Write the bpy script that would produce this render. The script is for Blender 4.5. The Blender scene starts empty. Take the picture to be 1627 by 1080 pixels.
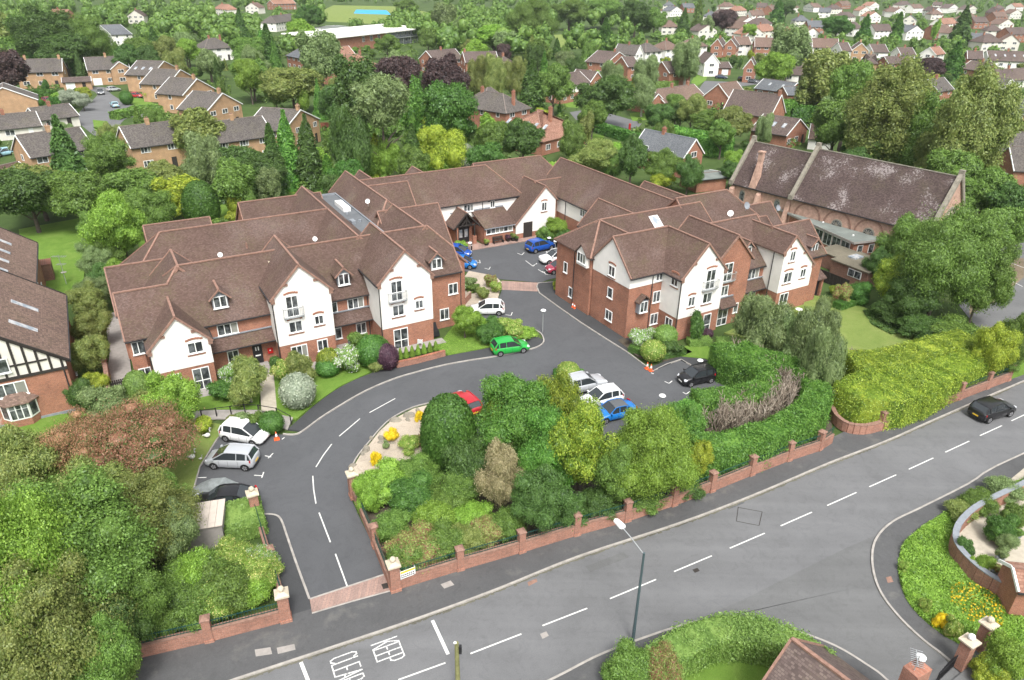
import bpy, math, random
import numpy as np
from mathutils import Vector, Matrix
random.seed(7)
R_ = math.radians
S = bpy.context.scene
COL = S.collection
# ------------------------------------------------------------------ camera
F_PX, PITCH, ROLL, CAM_H = 1140.0, R_(27.31), -0.0144, 35.0
_R0 = Vector((1, 0, 0)); _DN = Vector((0, -math.sin(PITCH), -math.cos(PITCH)))
_F = Vector((0, math.cos(PITCH), -math.sin(PITCH)))
_R = _R0 * math.cos(ROLL) + _DN * math.sin(ROLL)
_D = -_R0 * math.sin(ROLL) + _DN * math.cos(ROLL)
cam_d = bpy.data.cameras.new('camera'); cam = bpy.data.objects.new('camera', cam_d); COL.objects.link(cam)
cam_d.lens = 36 * F_PX / 1627; cam_d.sensor_width = 36; cam_d.clip_end = 4000; cam_d.clip_start = 0.5
m = Matrix((_R, -_D, -_F)).transposed().to_4x4(); m.translation = (0, 0, CAM_H); cam.matrix_world = m
S.camera = cam
# ------------------------------------------------------------------ light
W = bpy.data.worlds.new('World'); S.world = W; W.use_nodes = True
wn = W.node_tree.nodes; wl = W.node_tree.links; wn.clear()
sky = wn.new('ShaderNodeTexSky'); sky.sky_type = 'NISHITA'; sky.sun_disc = False
SUN_EL, SUN_AZ = R_(56), R_(168)      # azimuth clockwise from +Y
sky.sun_elevation = SUN_EL; sky.sun_rotation = SUN_AZ; sky.air_density = 1.2; sky.dust_density = 6; sky.ozone_density = 1.5
hs = wn.new('ShaderNodeHueSaturation'); hs.inputs['Saturation'].default_value = 0.18; hs.inputs['Value'].default_value = 1.0
bg = wn.new('ShaderNodeBackground'); bg.inputs['Strength'].default_value = 0.15
wo = wn.new('ShaderNodeOutputWorld')
wl.new(sky.outputs[0], hs.inputs['Color']); wl.new(hs.outputs[0], bg.inputs['Color']); wl.new(bg.outputs[0], wo.inputs[0])
sd = bpy.data.lights.new('sun', 'SUN'); sd.energy = 1.5; sd.angle = R_(12); sd.color = (1, 0.965, 0.91)
sun = bpy.data.objects.new('sun', sd); COL.objects.link(sun)
sdir = Vector((math.sin(SUN_AZ) * math.cos(SUN_EL), math.cos(SUN_AZ) * math.cos(SUN_EL), math.sin(SUN_EL)))
sun.rotation_euler = sdir.to_track_quat('Z', 'Y').to_euler(); sun.location = (60, -40, 120)
S.view_settings.view_transform = 'Standard'; S.view_settings.look = 'None'; S.view_settings.exposure = 0.8
S.view_settings.gamma = 1; S.view_settings.use_curve_mapping = False
S.cycles.max_bounces = 5; S.cycles.diffuse_bounces = 3; S.cycles.glossy_bounces = 2; S.cycles.transmission_bounces = 3; S.cycles.transparent_max_bounces = 4
S.cycles.use_denoising = True
# ------------------------------------------------------------------ frames
AL = R_(30.16); CA, SA = math.cos(AL), math.sin(AL)
def at(u, v, z=0.0):
 d = _R * ((u - 813.5) / F_PX) + _D * ((v - 540) / F_PX) + _F
 k = (z - CAM_H) / d.z
 return Vector((d.x * k, d.y * k, z))
def gr(s, t, z=0.0): return Vector((s * CA - t * SA, s * SA + t * CA, z))
def ungr(x, y): return x * CA + y * SA, -x * SA + y * CA
# ------------------------------------------------------------------ tags
def tag(o, label=None, cat=None, group=None, kind=None):
 if label: o['label'] = label
 if cat: o['category'] = cat
 if group: o['group'] = group
 if kind: o['kind'] = kind
 return o
def thing(name, label, cat, loc=(0, 0, 0), rz=0.0, group=None):
 o = bpy.data.objects.new(name, None); COL.objects.link(o); o.empty_display_size = 0.3
 o.location = loc; o.rotation_euler = (0, 0, rz)
 return tag(o, label, cat, group)
def copy_tree(o, parent=None):
 c = o.copy(); COL.objects.link(c); c.parent = parent
 for ch in KIDS.get(o.name, []):
  k = copy_tree(ch, c)
 return c
KIDS = {}
def link_obj(name, me, parent=None, loc=None, rz=0.0):
 o = bpy.data.objects.new(name, me); COL.objects.link(o)
 if parent is not None:
  o.parent = parent; KIDS.setdefault(parent.name, []).append(o)
 if loc is not None: o.location = loc
 if rz: o.rotation_euler = (0, 0, rz)
 return o
def dup(o, loc, rz=0.0, label=None, group=None, scale=None):
 c = copy_full(o); c.location = loc; c.rotation_euler = (0, 0, rz)
 if label: c['label'] = label
 if group: c['group'] = group
 if scale: c.scale = scale if hasattr(scale, '__len__') else (scale,) * 3
 return c
def copy_full(o, parent=None):
 c = o.copy(); COL.objects.link(c)
 if parent is not None: c.parent = parent; KIDS.setdefault(parent.name, []).append(c)
 for ch in list(KIDS.get(o.name, [])): copy_full(ch, c)
 return c
class MB:
 """collects polygons for one mesh object"""
 def __init__(s, off=(0, 0, 0)): s.v = []; s.f = []; s.m = []; s.off = off
 def poly(s, pts, mat=0):
  n = len(s.v); ox, oy, oz = s.off
  s.v += [(p[0] - ox, p[1] - oy, p[2] - oz) for p in pts]; s.f.append(tuple(range(n, n + len(pts)))); s.m.append(mat)
 def hull8(s, p, mat=0):      # 4 bottom (ccw), 4 top
  n = len(s.v); ox, oy, oz = s.off
  s.v += [(q[0] - ox, q[1] - oy, q[2] - oz) for q in p]
  for f in ((3, 2, 1, 0), (4, 5, 6, 7), (0, 1, 5, 4), (1, 2, 6, 5), (2, 3, 7, 6), (3, 0, 4, 7)):
   s.f.append(tuple(n + i for i in f)); s.m.append(mat)
 def box(s, x0, x1, y0, y1, z0, z1, mat=0):
  s.hull8([(x0, y0, z0), (x1, y0, z0), (x1, y1, z0), (x0, y1, z0), (x0, y0, z1), (x1, y0, z1), (x1, y1, z1), (x0, y1, z1)], mat)
 def ubox(s, o, u, n, a0, a1, b0, b1, z0, z1, mat=0):   # box in wall basis: o origin, u along, n outward
  P = lambda a, b, z: (o[0] + u[0] * a + n[0] * b, o[1] + u[1] * a + n[1] * b, z)
  s.hull8([P(a0, b1, z0), P(a1, b1, z0), P(a1, b0, z0), P(a0, b0, z0), P(a0, b1, z1), P(a1, b1, z1), P(a1, b0, z1), P(a0, b0, z1)], mat)
 def slab(s, pts, th, mat=0, mats=None):        # polygon extruded down by th
  q = [(p[0], p[1], p[2] - th) for p in pts]
  s.poly(pts, mat); s.poly(q[::-1], mat if mats is None else mats)
  for i in range(len(pts)):
   j = (i + 1) % len(pts); s.poly([pts[i], q[i], q[j], pts[j]], mat if mats is None else mats)
 def bar(s, a, b, w, h=None, mat=0, up=(0, 0, 1)):   # square bar from a to b
  a = Vector(a); b = Vector(b); d = (b - a)
  if d.length < 1e-6: return
  d.normalize(); h = h or w; U = Vector(up)
  if abs(d.dot(U)) > .98: U = Vector((1, 0, 0))
  x = d.cross(U).normalized() * (w / 2); y = x.normalized().cross(d) * (h / 2)
  s.hull8([a - x - y, a + x - y, b + x - y, b - x - y, a - x + y, a + x + y, b + x + y, b - x + y], mat)
 def cyl(s, c, r0, r1, z0, z1, n=12, mat=0, cap=True, ph=0):
  A = [(c[0] + r0 * math.cos(ph + i * 2 * math.pi / n), c[1] + r0 * math.sin(ph + i * 2 * math.pi / n), z0) for i in range(n)]
  B = [(c[0] + r1 * math.cos(ph + i * 2 * math.pi / n), c[1] + r1 * math.sin(ph + i * 2 * math.pi / n), z1) for i in range(n)]
  for i in range(n):
   j = (i + 1) % n; s.poly([A[i], A[j], B[j], B[i]], mat)
  if cap: s.poly(B, mat); s.poly(A[::-1], mat)
 def tube(s, pts, rad, n=6, mat=0):
  pts = [Vector(p) for p in pts]; rings = []
  for i, p in enumerate(pts):
   d = (pts[min(i + 1, len(pts) - 1)] - pts[max(i - 1, 0)]).normalized()
   U = Vector((0, 0, 1)) if abs(d.z) < .95 else Vector((1, 0, 0))
   x = d.cross(U).normalized(); y = x.cross(d); r = rad[i] if hasattr(rad, '__len__') else rad
   rings.append([p + x * r * math.cos(k * 2 * math.pi / n) + y * r * math.sin(k * 2 * math.pi / n) for k in range(n)])
  for i in range(len(rings) - 1):
   for k in range(n):
    j = (k + 1) % n; s.poly([rings[i][k], rings[i + 1][k], rings[i + 1][j], rings[i][j]], mat)
  s.poly(rings[-1][::-1], mat); s.poly(rings[0], mat)
 def sphere(s, c, r, nu=10, nv=6, mat=0, sz=1.0):
  for i in range(nv):
   a0 = -math.pi / 2 + math.pi * i / nv; a1 = -math.pi / 2 + math.pi * (i + 1) / nv
   for j in range(nu):
    b0 = 2 * math.pi * j / nu; b1 = 2 * math.pi * (j + 1) / nu
    P = lambda a, b: (c[0] + r * math.cos(a) * math.cos(b), c[1] + r * math.cos(a) * math.sin(b), c[2] + r * sz * math.sin(a))
    if i == 0: s.poly([P(a0, b0), P(a1, b1), P(a1, b0)], mat)
    elif i == nv - 1: s.poly([P(a0, b0), P(a0, b1), P(a1, b0)], mat)
    else: s.poly([P(a0, b0), P(a0, b1), P(a1, b1), P(a1, b0)], mat)
 def mesh(s, name, mats, smooth=False):
  me = bpy.data.meshes.new(name); me.from_pydata(s.v, [], s.f)
  for q in (mats if isinstance(mats, (list, tuple)) else [mats]): me.materials.append(q)
  me.polygons.foreach_set('material_index', s.m)
  if smooth: me.polygons.foreach_set('use_smooth', [True] * len(me.polygons))
  me.update(); return me
 def build(s, name, mats, parent=None, loc=None, rz=0.0, smooth=False):
  return link_obj(name, s.mesh(name, mats, smooth), parent, loc, rz)
# ------------------------------------------------------------------ materials
def mat_new(name):
 m = bpy.data.materials.new(name); m.use_nodes = True
 nt = m.node_tree; b = nt.nodes['Principled BSDF']; return m, nt, b
def N(nt, t, **k):
 n = nt.nodes.new(t)
 for a, v in k.items():
  if a.startswith('i_'): n.inputs[a[2:].replace('_', ' ')].default_value = v
  else: setattr(n, a, v)
 return n
def ramp(nt, fac, stops, interp='LINEAR'):
 r = nt.nodes.new('ShaderNodeValToRGB'); r.color_ramp.interpolation = interp
 el = r.color_ramp.elements
 while len(el) < len(stops): el.new(0.5)
 for e, (p, c) in zip(el, stops): e.position = p; e.color = (*c, 1)
 nt.links.new(fac, r.inputs[0]); return r
def mixc(nt, fac, a, b, mode='MIX'):
 x = nt.nodes.new('ShaderNodeMix'); x.data_type = 'RGBA'; x.blend_type = mode
 if isinstance(fac, (int, float)): x.inputs[0].default_value = fac
 else: nt.links.new(fac, x.inputs[0])
 for i, c in ((6, a), (7, b)):
  if isinstance(c, tuple): x.inputs[i].default_value = (*c, 1)
  else: nt.links.new(c, x.inputs[i])
 return x.outputs[2]
def noise(nt, scale, detail=3, rough=0.55, vec=None, dist=0):
 n = nt.nodes.new('ShaderNodeTexNoise'); n.inputs['Scale'].default_value = scale; n.inputs['Detail'].default_value = detail
 n.inputs['Roughness'].default_value = rough; n.inputs['Distortion'].default_value = dist
 if vec is not None: nt.links.new(vec, n.inputs['Vector'])
 return n
def bump(nt, b, h, strength=.4, dist=.02):
 n = nt.nodes.new('ShaderNodeBump'); n.inputs['Strength'].default_value = strength; n.inputs['Distance'].default_value = dist
 nt.links.new(h, n.inputs['Height']); nt.links.new(n.outputs[0], b.inputs['Normal'])
def coord(nt, which='Object'):
 return nt.nodes.new('ShaderNodeTexCoord').outputs[which]
def plain(name, col, rough=.7, spec=.3, metal=0, var=0.0, vs=3.0, coat=0):
 m, nt, b = mat_new(name); b.inputs['Roughness'].default_value = rough; b.inputs['Metallic'].default_value = metal
 b.inputs['Specular IOR Level'].default_value = spec; b.inputs['Coat Weight'].default_value = coat
 if var:
  n = noise(nt, vs, 4, .6, coord(nt))
  r = ramp(nt, n.outputs[0], [(.3, tuple(c * (1 - var) for c in col)), (.7, tuple(min(1, c * (1 + var)) for c in col))])
  nt.links.new(r.outputs[0], b.inputs['Base Color'])
 else: b.inputs['Base Color'].default_value = (*col, 1)
 return m
def wallvec(nt):
 """object space -> (along wall, up) for vertical or sloping faces in axis aligned local frames"""
 tc = nt.nodes.new('ShaderNodeTexCoord'); sx = nt.nodes.new('ShaderNodeSeparateXYZ'); nt.links.new(tc.outputs['Object'], sx.inputs[0])
 ge = nt.nodes.new('ShaderNodeNewGeometry'); vt = nt.nodes.new('ShaderNodeVectorTransform'); vt.vector_type = 'NORMAL'; vt.convert_from = 'WORLD'; vt.convert_to = 'OBJECT'
 nt.links.new(ge.outputs['True Normal'], vt.inputs[0]); sn = nt.nodes.new('ShaderNodeSeparateXYZ'); nt.links.new(vt.outputs[0], sn.inputs[0])
 ax = N(nt, 'ShaderNodeMath', operation='ABSOLUTE'); nt.links.new(sn.outputs[0], ax.inputs[0])
 ay = N(nt, 'ShaderNodeMath', operation='ABSOLUTE'); nt.links.new(sn.outputs[1], ay.inputs[0])
 gt = N(nt, 'ShaderNodeMath', operation='GREATER_THAN'); nt.links.new(ax.outputs[0], gt.inputs[0]); nt.links.new(ay.outputs[0], gt.inputs[1])
 mx = nt.nodes.new('ShaderNodeMix'); nt.links.new(gt.outputs[0], mx.inputs[0]); nt.links.new(sx.outputs[0], mx.inputs[2]); nt.links.new(sx.outputs[1], mx.inputs[3])
 cb = nt.nodes.new('ShaderNodeCombineXYZ'); nt.links.new(mx.outputs[0], cb.inputs[0]); nt.links.new(sx.outputs[2], cb.inputs[1])
 return cb.outputs[0], tc.outputs['Object']
def brick_mat(name, c1, c2, mortar, scale=1.0):
 m, nt, b = mat_new(name); v, ob = wallvec(nt)
 t = nt.nodes.new('ShaderNodeTexBrick'); nt.links.new(v, t.inputs['Vector'])
 t.inputs['Color1'].default_value = (*c1, 1); t.inputs['Color2'].default_value = (*c2, 1); t.inputs['Mortar'].default_value = (*mortar, 1)
 t.inputs['Scale'].default_value = 1 / scale; t.inputs['Brick Width'].default_value = .225; t.inputs['Row Height'].default_value = .075; t.inputs['Mortar Size'].default_value = .008
 n = noise(nt, .7, 4, .6, ob); r = ramp(nt, n.outputs[0], [(.3, (.8, .8, .8)), (.7, (1.18, 1.16, 1.14))])
 n2 = noise(nt, 9, 2, .6, ob); r2 = ramp(nt, n2.outputs[0], [(.3, (.82, .8, .8)), (.7, (1.15, 1.15, 1.15))])
 c = mixc(nt, 1.0, t.outputs['Color'], r.outputs[0], 'MULTIPLY'); c = mixc(nt, 1.0, c, r2.outputs[0], 'MULTIPLY')
 nt.links.new(c, b.inputs['Base Color']); b.inputs['Roughness'].default_value = .85; b.inputs['Specular IOR Level'].default_value = .25
 bump(nt, b, t.outputs['Fac'], -.3, .01); return m
def tile_mat(name, cols, moss=(.12, .11, .05), mossamt=.25, row=.13, wid=.2, lichen=0.0):
 m, nt, b = mat_new(name); v, ob = wallvec(nt)
 mp = nt.nodes.new('ShaderNodeMapping'); mp.inputs['Scale'].default_value = (1, 1.4, 1); nt.links.new(v, mp.inputs[0])
 t = nt.nodes.new('ShaderNodeTexBrick'); nt.links.new(mp.outputs[0], t.inputs['Vector'])
 t.inputs['Color1'].default_value = (0, 0, 0, 1); t.inputs['Color2'].default_value = (1, 1, 1, 1); t.inputs['Mortar'].default_value = (.2, .2, .2, 1)
 t.inputs['Scale'].default_value = 1; t.inputs['Brick Width'].default_value = wid; t.inputs['Row Height'].default_value = row; t.inputs['Mortar Size'].default_value = .012; t.inputs['Bias'].default_value = 0
 n = noise(nt, 1.4, 5, .65, ob); mm = mixc(nt, .5, t.outputs['Color'], n.outputs['Color'])
 sp = nt.nodes.new('ShaderNodeRGBToBW'); nt.links.new(mm, sp.inputs[0])
 r = ramp(nt, sp.outputs[0], [(.28, cols[0]), (.5, cols[1]), (.72, cols[2])])
 n2 = noise(nt, .35, 4, .6, ob); n3 = noise(nt, 6, 3, .7, ob)
 ma = N(nt, 'ShaderNodeMath', operation='MULTIPLY'); nt.links.new(n2.outputs[0], ma.inputs[0]); nt.links.new(n3.outputs[0], ma.inputs[1])
 mf = ramp(nt, ma.outputs[0], [(.26, (0, 0, 0)), (.40, (mossamt,) * 3)])
 c = mixc(nt, mf.outputs[0], r.outputs[0], moss)
 if lichen:
  n4 = noise(nt, 4 if lichen > .5 else 7, 6, .75, ob); n5 = noise(nt, .25, 2, .5, ob)
  mb = N(nt, 'ShaderNodeMath', operation='MULTIPLY'); nt.links.new(n4.outputs[0], mb.inputs[0]); nt.links.new(n5.outputs[0], mb.inputs[1])
  lf = ramp(nt, mb.outputs[0], [(.30, (0, 0, 0)), (.36, (lichen,) * 3)]); c = mixc(nt, lf.outputs[0], c, (.42, .38, .37))
 nw = noise(nt, .13, 4, .6, ob); rw = ramp(nt, nw.outputs[0], [(.3, (.84, .84, .84)), (.7, (1.12, 1.12, 1.12))]); c = mixc(nt, 1, c, rw.outputs[0], 'MULTIPLY')
 # step each course: a sawtooth over the tile rows feeds the bump height
 bwv = nt.nodes.new('ShaderNodeMath'); bwv.operation = 'FRACT'
 sy = nt.nodes.new('ShaderNodeSeparateXYZ'); nt.links.new(mp.outputs[0], sy.inputs[0])
 dv = N(nt, 'ShaderNodeMath', operation='DIVIDE'); nt.links.new(sy.outputs[1], dv.inputs[0]); dv.inputs[1].default_value = row
 nt.links.new(dv.outputs[0], bwv.inputs[0])
 nt.links.new(c, b.inputs['Base Color']); b.inputs['Roughness'].default_value = .8; b.inputs['Specular IOR Level'].default_value = .3
 h = N(nt, 'ShaderNodeMath', operation='SUBTRACT'); h.inputs[0].default_value = 1; nt.links.new(bwv.outputs[0], h.inputs[1])
 h2 = N(nt, 'ShaderNodeMath', operation='ADD'); nt.links.new(h.outputs[0], h2.inputs[0]); nt.links.new(sp.outputs[0], h2.inputs[1])
 bump(nt, b, h2.outputs[0], .9, .03); return m
def tarmac(name, base, var=.2, speck=.25, wear=None, scale=.15, patch=.8, streak=False):
 m, nt, b = mat_new(name); ob = coord(nt)
 n = noise(nt, scale, 6, .65, ob, .6); r = ramp(nt, n.outputs[0], [(.3, tuple(c * (1 - var) for c in base)), (.7, tuple(c * (1 + var) for c in base))])
 n2 = noise(nt, 14, 3, .8, ob); r2 = ramp(nt, n2.outputs[0], [(.25, (1 - speck,) * 3), (.75, (1 + speck,) * 3)])
 c = mixc(nt, 1, r.outputs[0], r2.outputs[0], 'MULTIPLY')
 n3 = noise(nt, 1.1, 5, .7, ob, 1.5); r3 = ramp(nt, n3.outputs[0], [(.35, (patch,) * 3), (.5, (1, 1, 1))]); c = mixc(nt, 1, c, r3.outputs[0], 'MULTIPLY')
 if wear:
  n4 = noise(nt, .5, 5, .7, ob); r4 = ramp(nt, n4.outputs[0], [(.55, (0, 0, 0)), (.75, (.6, .6, .6))]); c = mixc(nt, r4.outputs[0], c, wear)
 if streak:      # tyre-worn lanes and old reinstatement along the road
  mp = nt.nodes.new('ShaderNodeMapping'); mp.inputs['Rotation'].default_value = (0, 0, -.5); mp.inputs['Scale'].default_value = (.02, .75, 1); nt.links.new(ob, mp.inputs[0]); n5 = noise(nt, 1, 3, .6, mp.outputs[0]); r5 = ramp(nt, n5.outputs[0], [(.3, (.9, .9, .9)), (.7, (1.07, 1.07, 1.07))]); c = mixc(nt, 1, c, r5.outputs[0], 'MULTIPLY')
 nt.links.new(c, b.inputs['Base Color']); b.inputs['Roughness'].default_value = .82; b.inputs['Specular IOR Level'].default_value = .3
 bump(nt, b, n2.outputs[0], .3, .01); return m
def grass_mat(name, a, c, d, scale=.6):
 m, nt, b = mat_new(name); ob = coord(nt)
 n = noise(nt, scale, 6, .7, ob, .8); r = ramp(nt, n.outputs[0], [(.25, a), (.5, c), (.75, d)])
 n2 = noise(nt, 22, 3, .8, ob); r2 = ramp(nt, n2.outputs[0], [(.25, (.7, .7, .7)), (.75, (1.3, 1.3, 1.25))])
 cc = mixc(nt, 1, r.outputs[0], r2.outputs[0], 'MULTIPLY'); nt.links.new(cc, b.inputs['Base Color'])
 b.inputs['Roughness'].default_value = .9; b.inputs['Specular IOR Level'].default_value = .15; bump(nt, b, n2.outputs[0], .8, .05); return m
M_ = {}
M_['brick'] = brick_mat('red_brick', (.36, .145, .085), (.27, .105, .065), (.33, .25, .2))
M_['brick_o'] = brick_mat('orange_brick', (.45, .28, .15), (.38, .225, .12), (.4, .32, .24))
M_['brick_d'] = brick_mat('dark_brick', (.25, .11, .075), (.18, .085, .06), (.26, .22, .19))
M_['brick_w'] = brick_mat('wall_brick', (.37, .17, .115), (.27, .125, .09), (.3, .24, .2))
M_['render'] = plain('white_render', (.78, .76, .72), .85, .2, var=.07, vs=.7)
M_['render_o'] = plain('old_render', (.66, .63, .57), .85, .2, var=.08, vs=1)
M_['tile'] = tile_mat('brown_clay_tiles', [(.082, .05, .04), (.106, .067, .054), (.132, .086, .071)], mossamt=.4, lichen=.08)
M_['tile_n'] = tile_mat('mottled_clay_tiles', [(.11, .075, .06), (.165, .11, .088), (.22, .15, .12)], mossamt=.25)
M_['tile_g'] = tile_mat('grey_brown_tiles', [(.07, .062, .058), (.11, .098, .09), (.15, .135, .122)], mossamt=.35)
M_['tile_b'] = tile_mat('dark_brown_tiles', [(.075, .055, .05), (.115, .085, .077), (.155, .12, .105)], mossamt=.3)
M_['tile_r'] = tile_mat('orange_red_tiles', [(.2, .1, .07), (.29, .155, .11), (.37, .22, .16)], mossamt=.3)
M_['tile_s'] = tile_mat('slates', [(.085, .09, .1), (.12, .13, .14), (.16, .17, .18)], mossamt=.05)
M_['tile_c'] = tile_mat('church_tiles', [(.056, .038, .035), (.08, .056, .052), (.11, .079, .073)], mossamt=.25, lichen=.55)
M_['ridge'] = plain('terracotta_ridge', (.25, .15, .115), .8, .25, var=.25, vs=4)
M_['ridge_g'] = plain('grey_ridge', (.2, .17, .15), .85, .2, var=.2, vs=4)
M_['white'] = plain('white_upvc', (.8, .81, .8), .4, .4)
M_['lead'] = plain('lead_grey', (.22, .24, .265), .6, .4, var=.12)
M_['black'] = plain('black_paint', (.018, .018, .02), .4, .4)
M_['dark'] = plain('dark_timber', (.035, .03, .027), .7, .3, var=.2)
M_['gutter'] = plain('gutter_black', (.03, .03, .033), .5, .4)
M_['steel'] = plain('grey_steel', (.4, .42, .43), .45, .5, .4)
M_['flatroof'] = plain('grey_felt', (.13, .14, .15), .85, .2, var=.15, vs=.8)
M_['felt_g'] = plain('green_grey_felt', (.17, .19, .175), .9, .2, var=.2, vs=.5)
M_['tar'] = tarmac('road_tarmac', (.142, .144, .148), .12, .14, patch=.9, streak=True)
M_['tar_old'] = tarmac('side_road_tarmac', (.128, .13, .131), .12, .14, patch=.9, streak=True)
M_['tar_drive'] = tarmac('drive_tarmac', (.085, .088, .094), .13, .15, patch=.9)
M_['pave_tar'] = tarmac('pavement_tarmac', (.085, .086, .088), .15, .16, wear=(.17, .165, .15), patch=.88)
M_['pave_dark'] = tarmac('dark_footway', (.055, .057, .06), .15, .15, patch=.9)
M_['kerb'] = plain('kerb_concrete', (.33, .31, .285), .85, .2, var=.2, vs=2)
M_['paint'] = plain('road_paint', (.6, .6, .58), .7, .2, var=.12, vs=5)
M_['slab'] = plain('paving_slab', (.42, .38, .31), .85, .2, var=.12, vs=3)
M_['slab_g'] = plain('grey_slab', (.3, .28, .26), .85, .2, var=.12, vs=3)
M_['blockpave'] = brick_mat('block_paving', (.33, .225, .19), (.27, .19, .165), (.2, .17, .15), 1)
M_['gravel'] = tarmac('gravel', (.42, .36, .29), .15, .35)
M_['soil'] = tarmac('soil', (.09, .075, .055), .3, .35)
M_['mossroof'] = tarmac('mossy_felt', (.15, .135, .1), .3, .35)
M_['ground'] = grass_mat('garden_ground', (.035, .06, .018), (.06, .1, .028), (.095, .125, .045), .12)
M_['lawn'] = grass_mat('lawn', (.085, .165, .025), (.12, .21, .035), (.165, .25, .055), .4)
M_['lawn2'] = grass_mat('lawn_yellowish', (.13, .19, .045), (.17, .225, .06), (.23, .25, .09), .3)
M_['stone'] = plain('sandstone', (.42, .275, .215), .9, .15, var=.25, vs=2.2)
M_['stone_g'] = plain('grey_stone', (.24, .22, .18), .9, .15, var=.25, vs=2.5)
M_['cap'] = plain('cap_stone', (.5, .44, .34), .85, .2, var=.15, vs=4)
M_['fence_green'] = plain('green_iron', (.012, .06, .05), .5, .4)
M_['wood'] = plain('brown_timber', (.16, .09, .05), .8, .2, var=.25)
M_['redpaint'] = plain('red_paint', (.5, .02, .02), .4, .4)
M_['orange'] = plain('cone_orange', (.75, .13, .04), .5, .3)
M_['tyre'] = plain('tyre_rubber', (.02, .02, .02), .9, .2)
M_['rim'] = plain('alloy_rim', (.5, .5, .52), .35, .5, .7)
M_['plate_w'] = plain('plate_white', (.75, .75, .72), .5, .3)
M_['plate_y'] = plain('plate_yellow', (.75, .5, .05), .5, .3)
M_['lampred'] = plain('tail_lamp_red', (.35, .01, .012), .25, .5)
M_['lampclear'] = plain('head_lamp_clear', (.6, .62, .65), .12, .6)
def glass_mat(name, base, rough=.08, curtain=True):
 m, nt, b = mat_new(name); g = coord(nt, 'Generated'); sx = nt.nodes.new('ShaderNodeSeparateXYZ'); nt.links.new(g, sx.inputs[0])
 oi = nt.nodes.new('ShaderNodeObjectInfo'); ge = nt.nodes.new('ShaderNodeNewGeometry')
 n = noise(nt, 1.7, 2, .5, coord(nt));
 r = ramp(nt, n.outputs[0], [(.42, base), (.62, tuple(min(.5, c * 3 + .05) for c in base))])
 c = r.outputs[0]
 if curtain:
  gt = ramp(nt, ge.outputs['Random Per Island'], [(.0, (0, 0, 0)), (.60, (0, 0, 0)), (.62, (.75, .75, .75)), (1, (.4, .4, .4))], 'CONSTANT')
  c = mixc(nt, gt.outputs[0], c, (.3, .3, .27))
 nt.links.new(c, b.inputs['Base Color']); b.inputs['Roughness'].default_value = rough; b.inputs['Specular IOR Level'].default_value = .55
 return m
M_['glass'] = glass_mat('window_glass', (.028, .032, .034))
M_['glass_l'] = glass_mat('roof_window_glass', (.26, .3, .34), .15, False)
M_['glass_car'] = plain('car_glass', (.03, .036, .04), .03, 1.0)
# ------------------------------------------------------------------ building kit
def wall_basis(face, val):
 """face of an axis aligned wall -> origin, along (left to right seen from outside), outward normal"""
 return {'-y': ((0, val), (1, 0), (0, -1)), '+y': ((0, val), (-1, 0), (0, 1)),
   '-x': ((val, 0), (0, -1), (-1, 0)), '+x': ((val, 0), (0, 1), (1, 0))}[face]
_pane_box = {}
def window(parent, off, face, val, a0, a1, z0, z1, lights=2, kind='win', rootz=0, frame='white', glass='glass', fw=.075, sill=True, trans=None, proud=.0):
 """a window: frame mesh (part), panes as sub-part. a0,a1 are the coordinate along the wall (x or y)"""
 o, u, n = wall_basis(face, val)
 if face in ('+y', '-x'): a0, a1 = -a1, -a0
 f = MB(off); g = MB(off)
 d0, d1 = -.02 + proud, .07 + proud
 f.ubox(o, u, n, a0, a0 + fw, d0, d1, z0, z1); f.ubox(o, u, n, a1 - fw, a1, d0, d1, z0, z1)
 f.ubox(o, u, n, a0 + fw, a1 - fw, d0, d1, z0, z0 + fw); f.ubox(o, u, n, a0 + fw, a1 - fw, d0, d1, z1 - fw, z1)
 wv = (a1 - a0 - 2 * fw)
 mull = .075
 xs = [a0 + fw + wv * i / lights for i in range(lights + 1)]
 for i in range(1, lights): f.ubox(o, u, n, xs[i] - mull / 2, xs[i] + mull / 2, d0, d1 - .008, z0 + fw, z1 - fw)
 if trans:
  zt = z0 + (z1 - z0) * trans
  f.ubox(o, u, n, a0 + fw, a1 - fw, d0, d1 - .012, zt - .04, zt + .04)
 if sill: f.ubox(o, u, n, a0 - .06, a1 + .06, -.02, .13 + proud, z0 - .06, z0 - .002)
 for i in range(lights):
  l = xs[i] + (mull / 2 if i else 0); r_ = xs[i + 1] - (mull / 2 if i < lights - 1 else 0)
  g.ubox(o, u, n, l, r_, d0 - .01, d0 + .05, z0 + fw, z1 - fw)
 fo = f.build('window', M_[frame], parent)
 g.build('pane', M_[glass], fo)
 return fo
def brick_trim(rt, off, face, val, a0, a1, z0, z1, arch=True):
 o, u, n = wall_basis(face, val)
 if face in ('+y', '-x'): a0, a1 = -a1, -a0
 k = 6 if arch else 1; mb = MB(off)
 for i in range(k):
  A = a0 - .09 + (a1 - a0 + .18) * i / k; B = a0 - .09 + (a1 - a0 + .18) * (i + 1) / k
  c = ((i + .5) / k - .5) * 2
  zz = z1 + .10 + (.13 * (1 - c * c) if arch else 0)
  mb.ubox(o, u, n, A, B, -.02, .05, zz, zz + .19)
 mb.build('brick_arch', M_['brick'], rt); mb = MB(off); mb.ubox(o, u, n, a0 - .12, a1 + .12, -.02, .06, z0 - .24, z0 - .09); mb.build('brick_sill', M_['brick'], rt)
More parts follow.
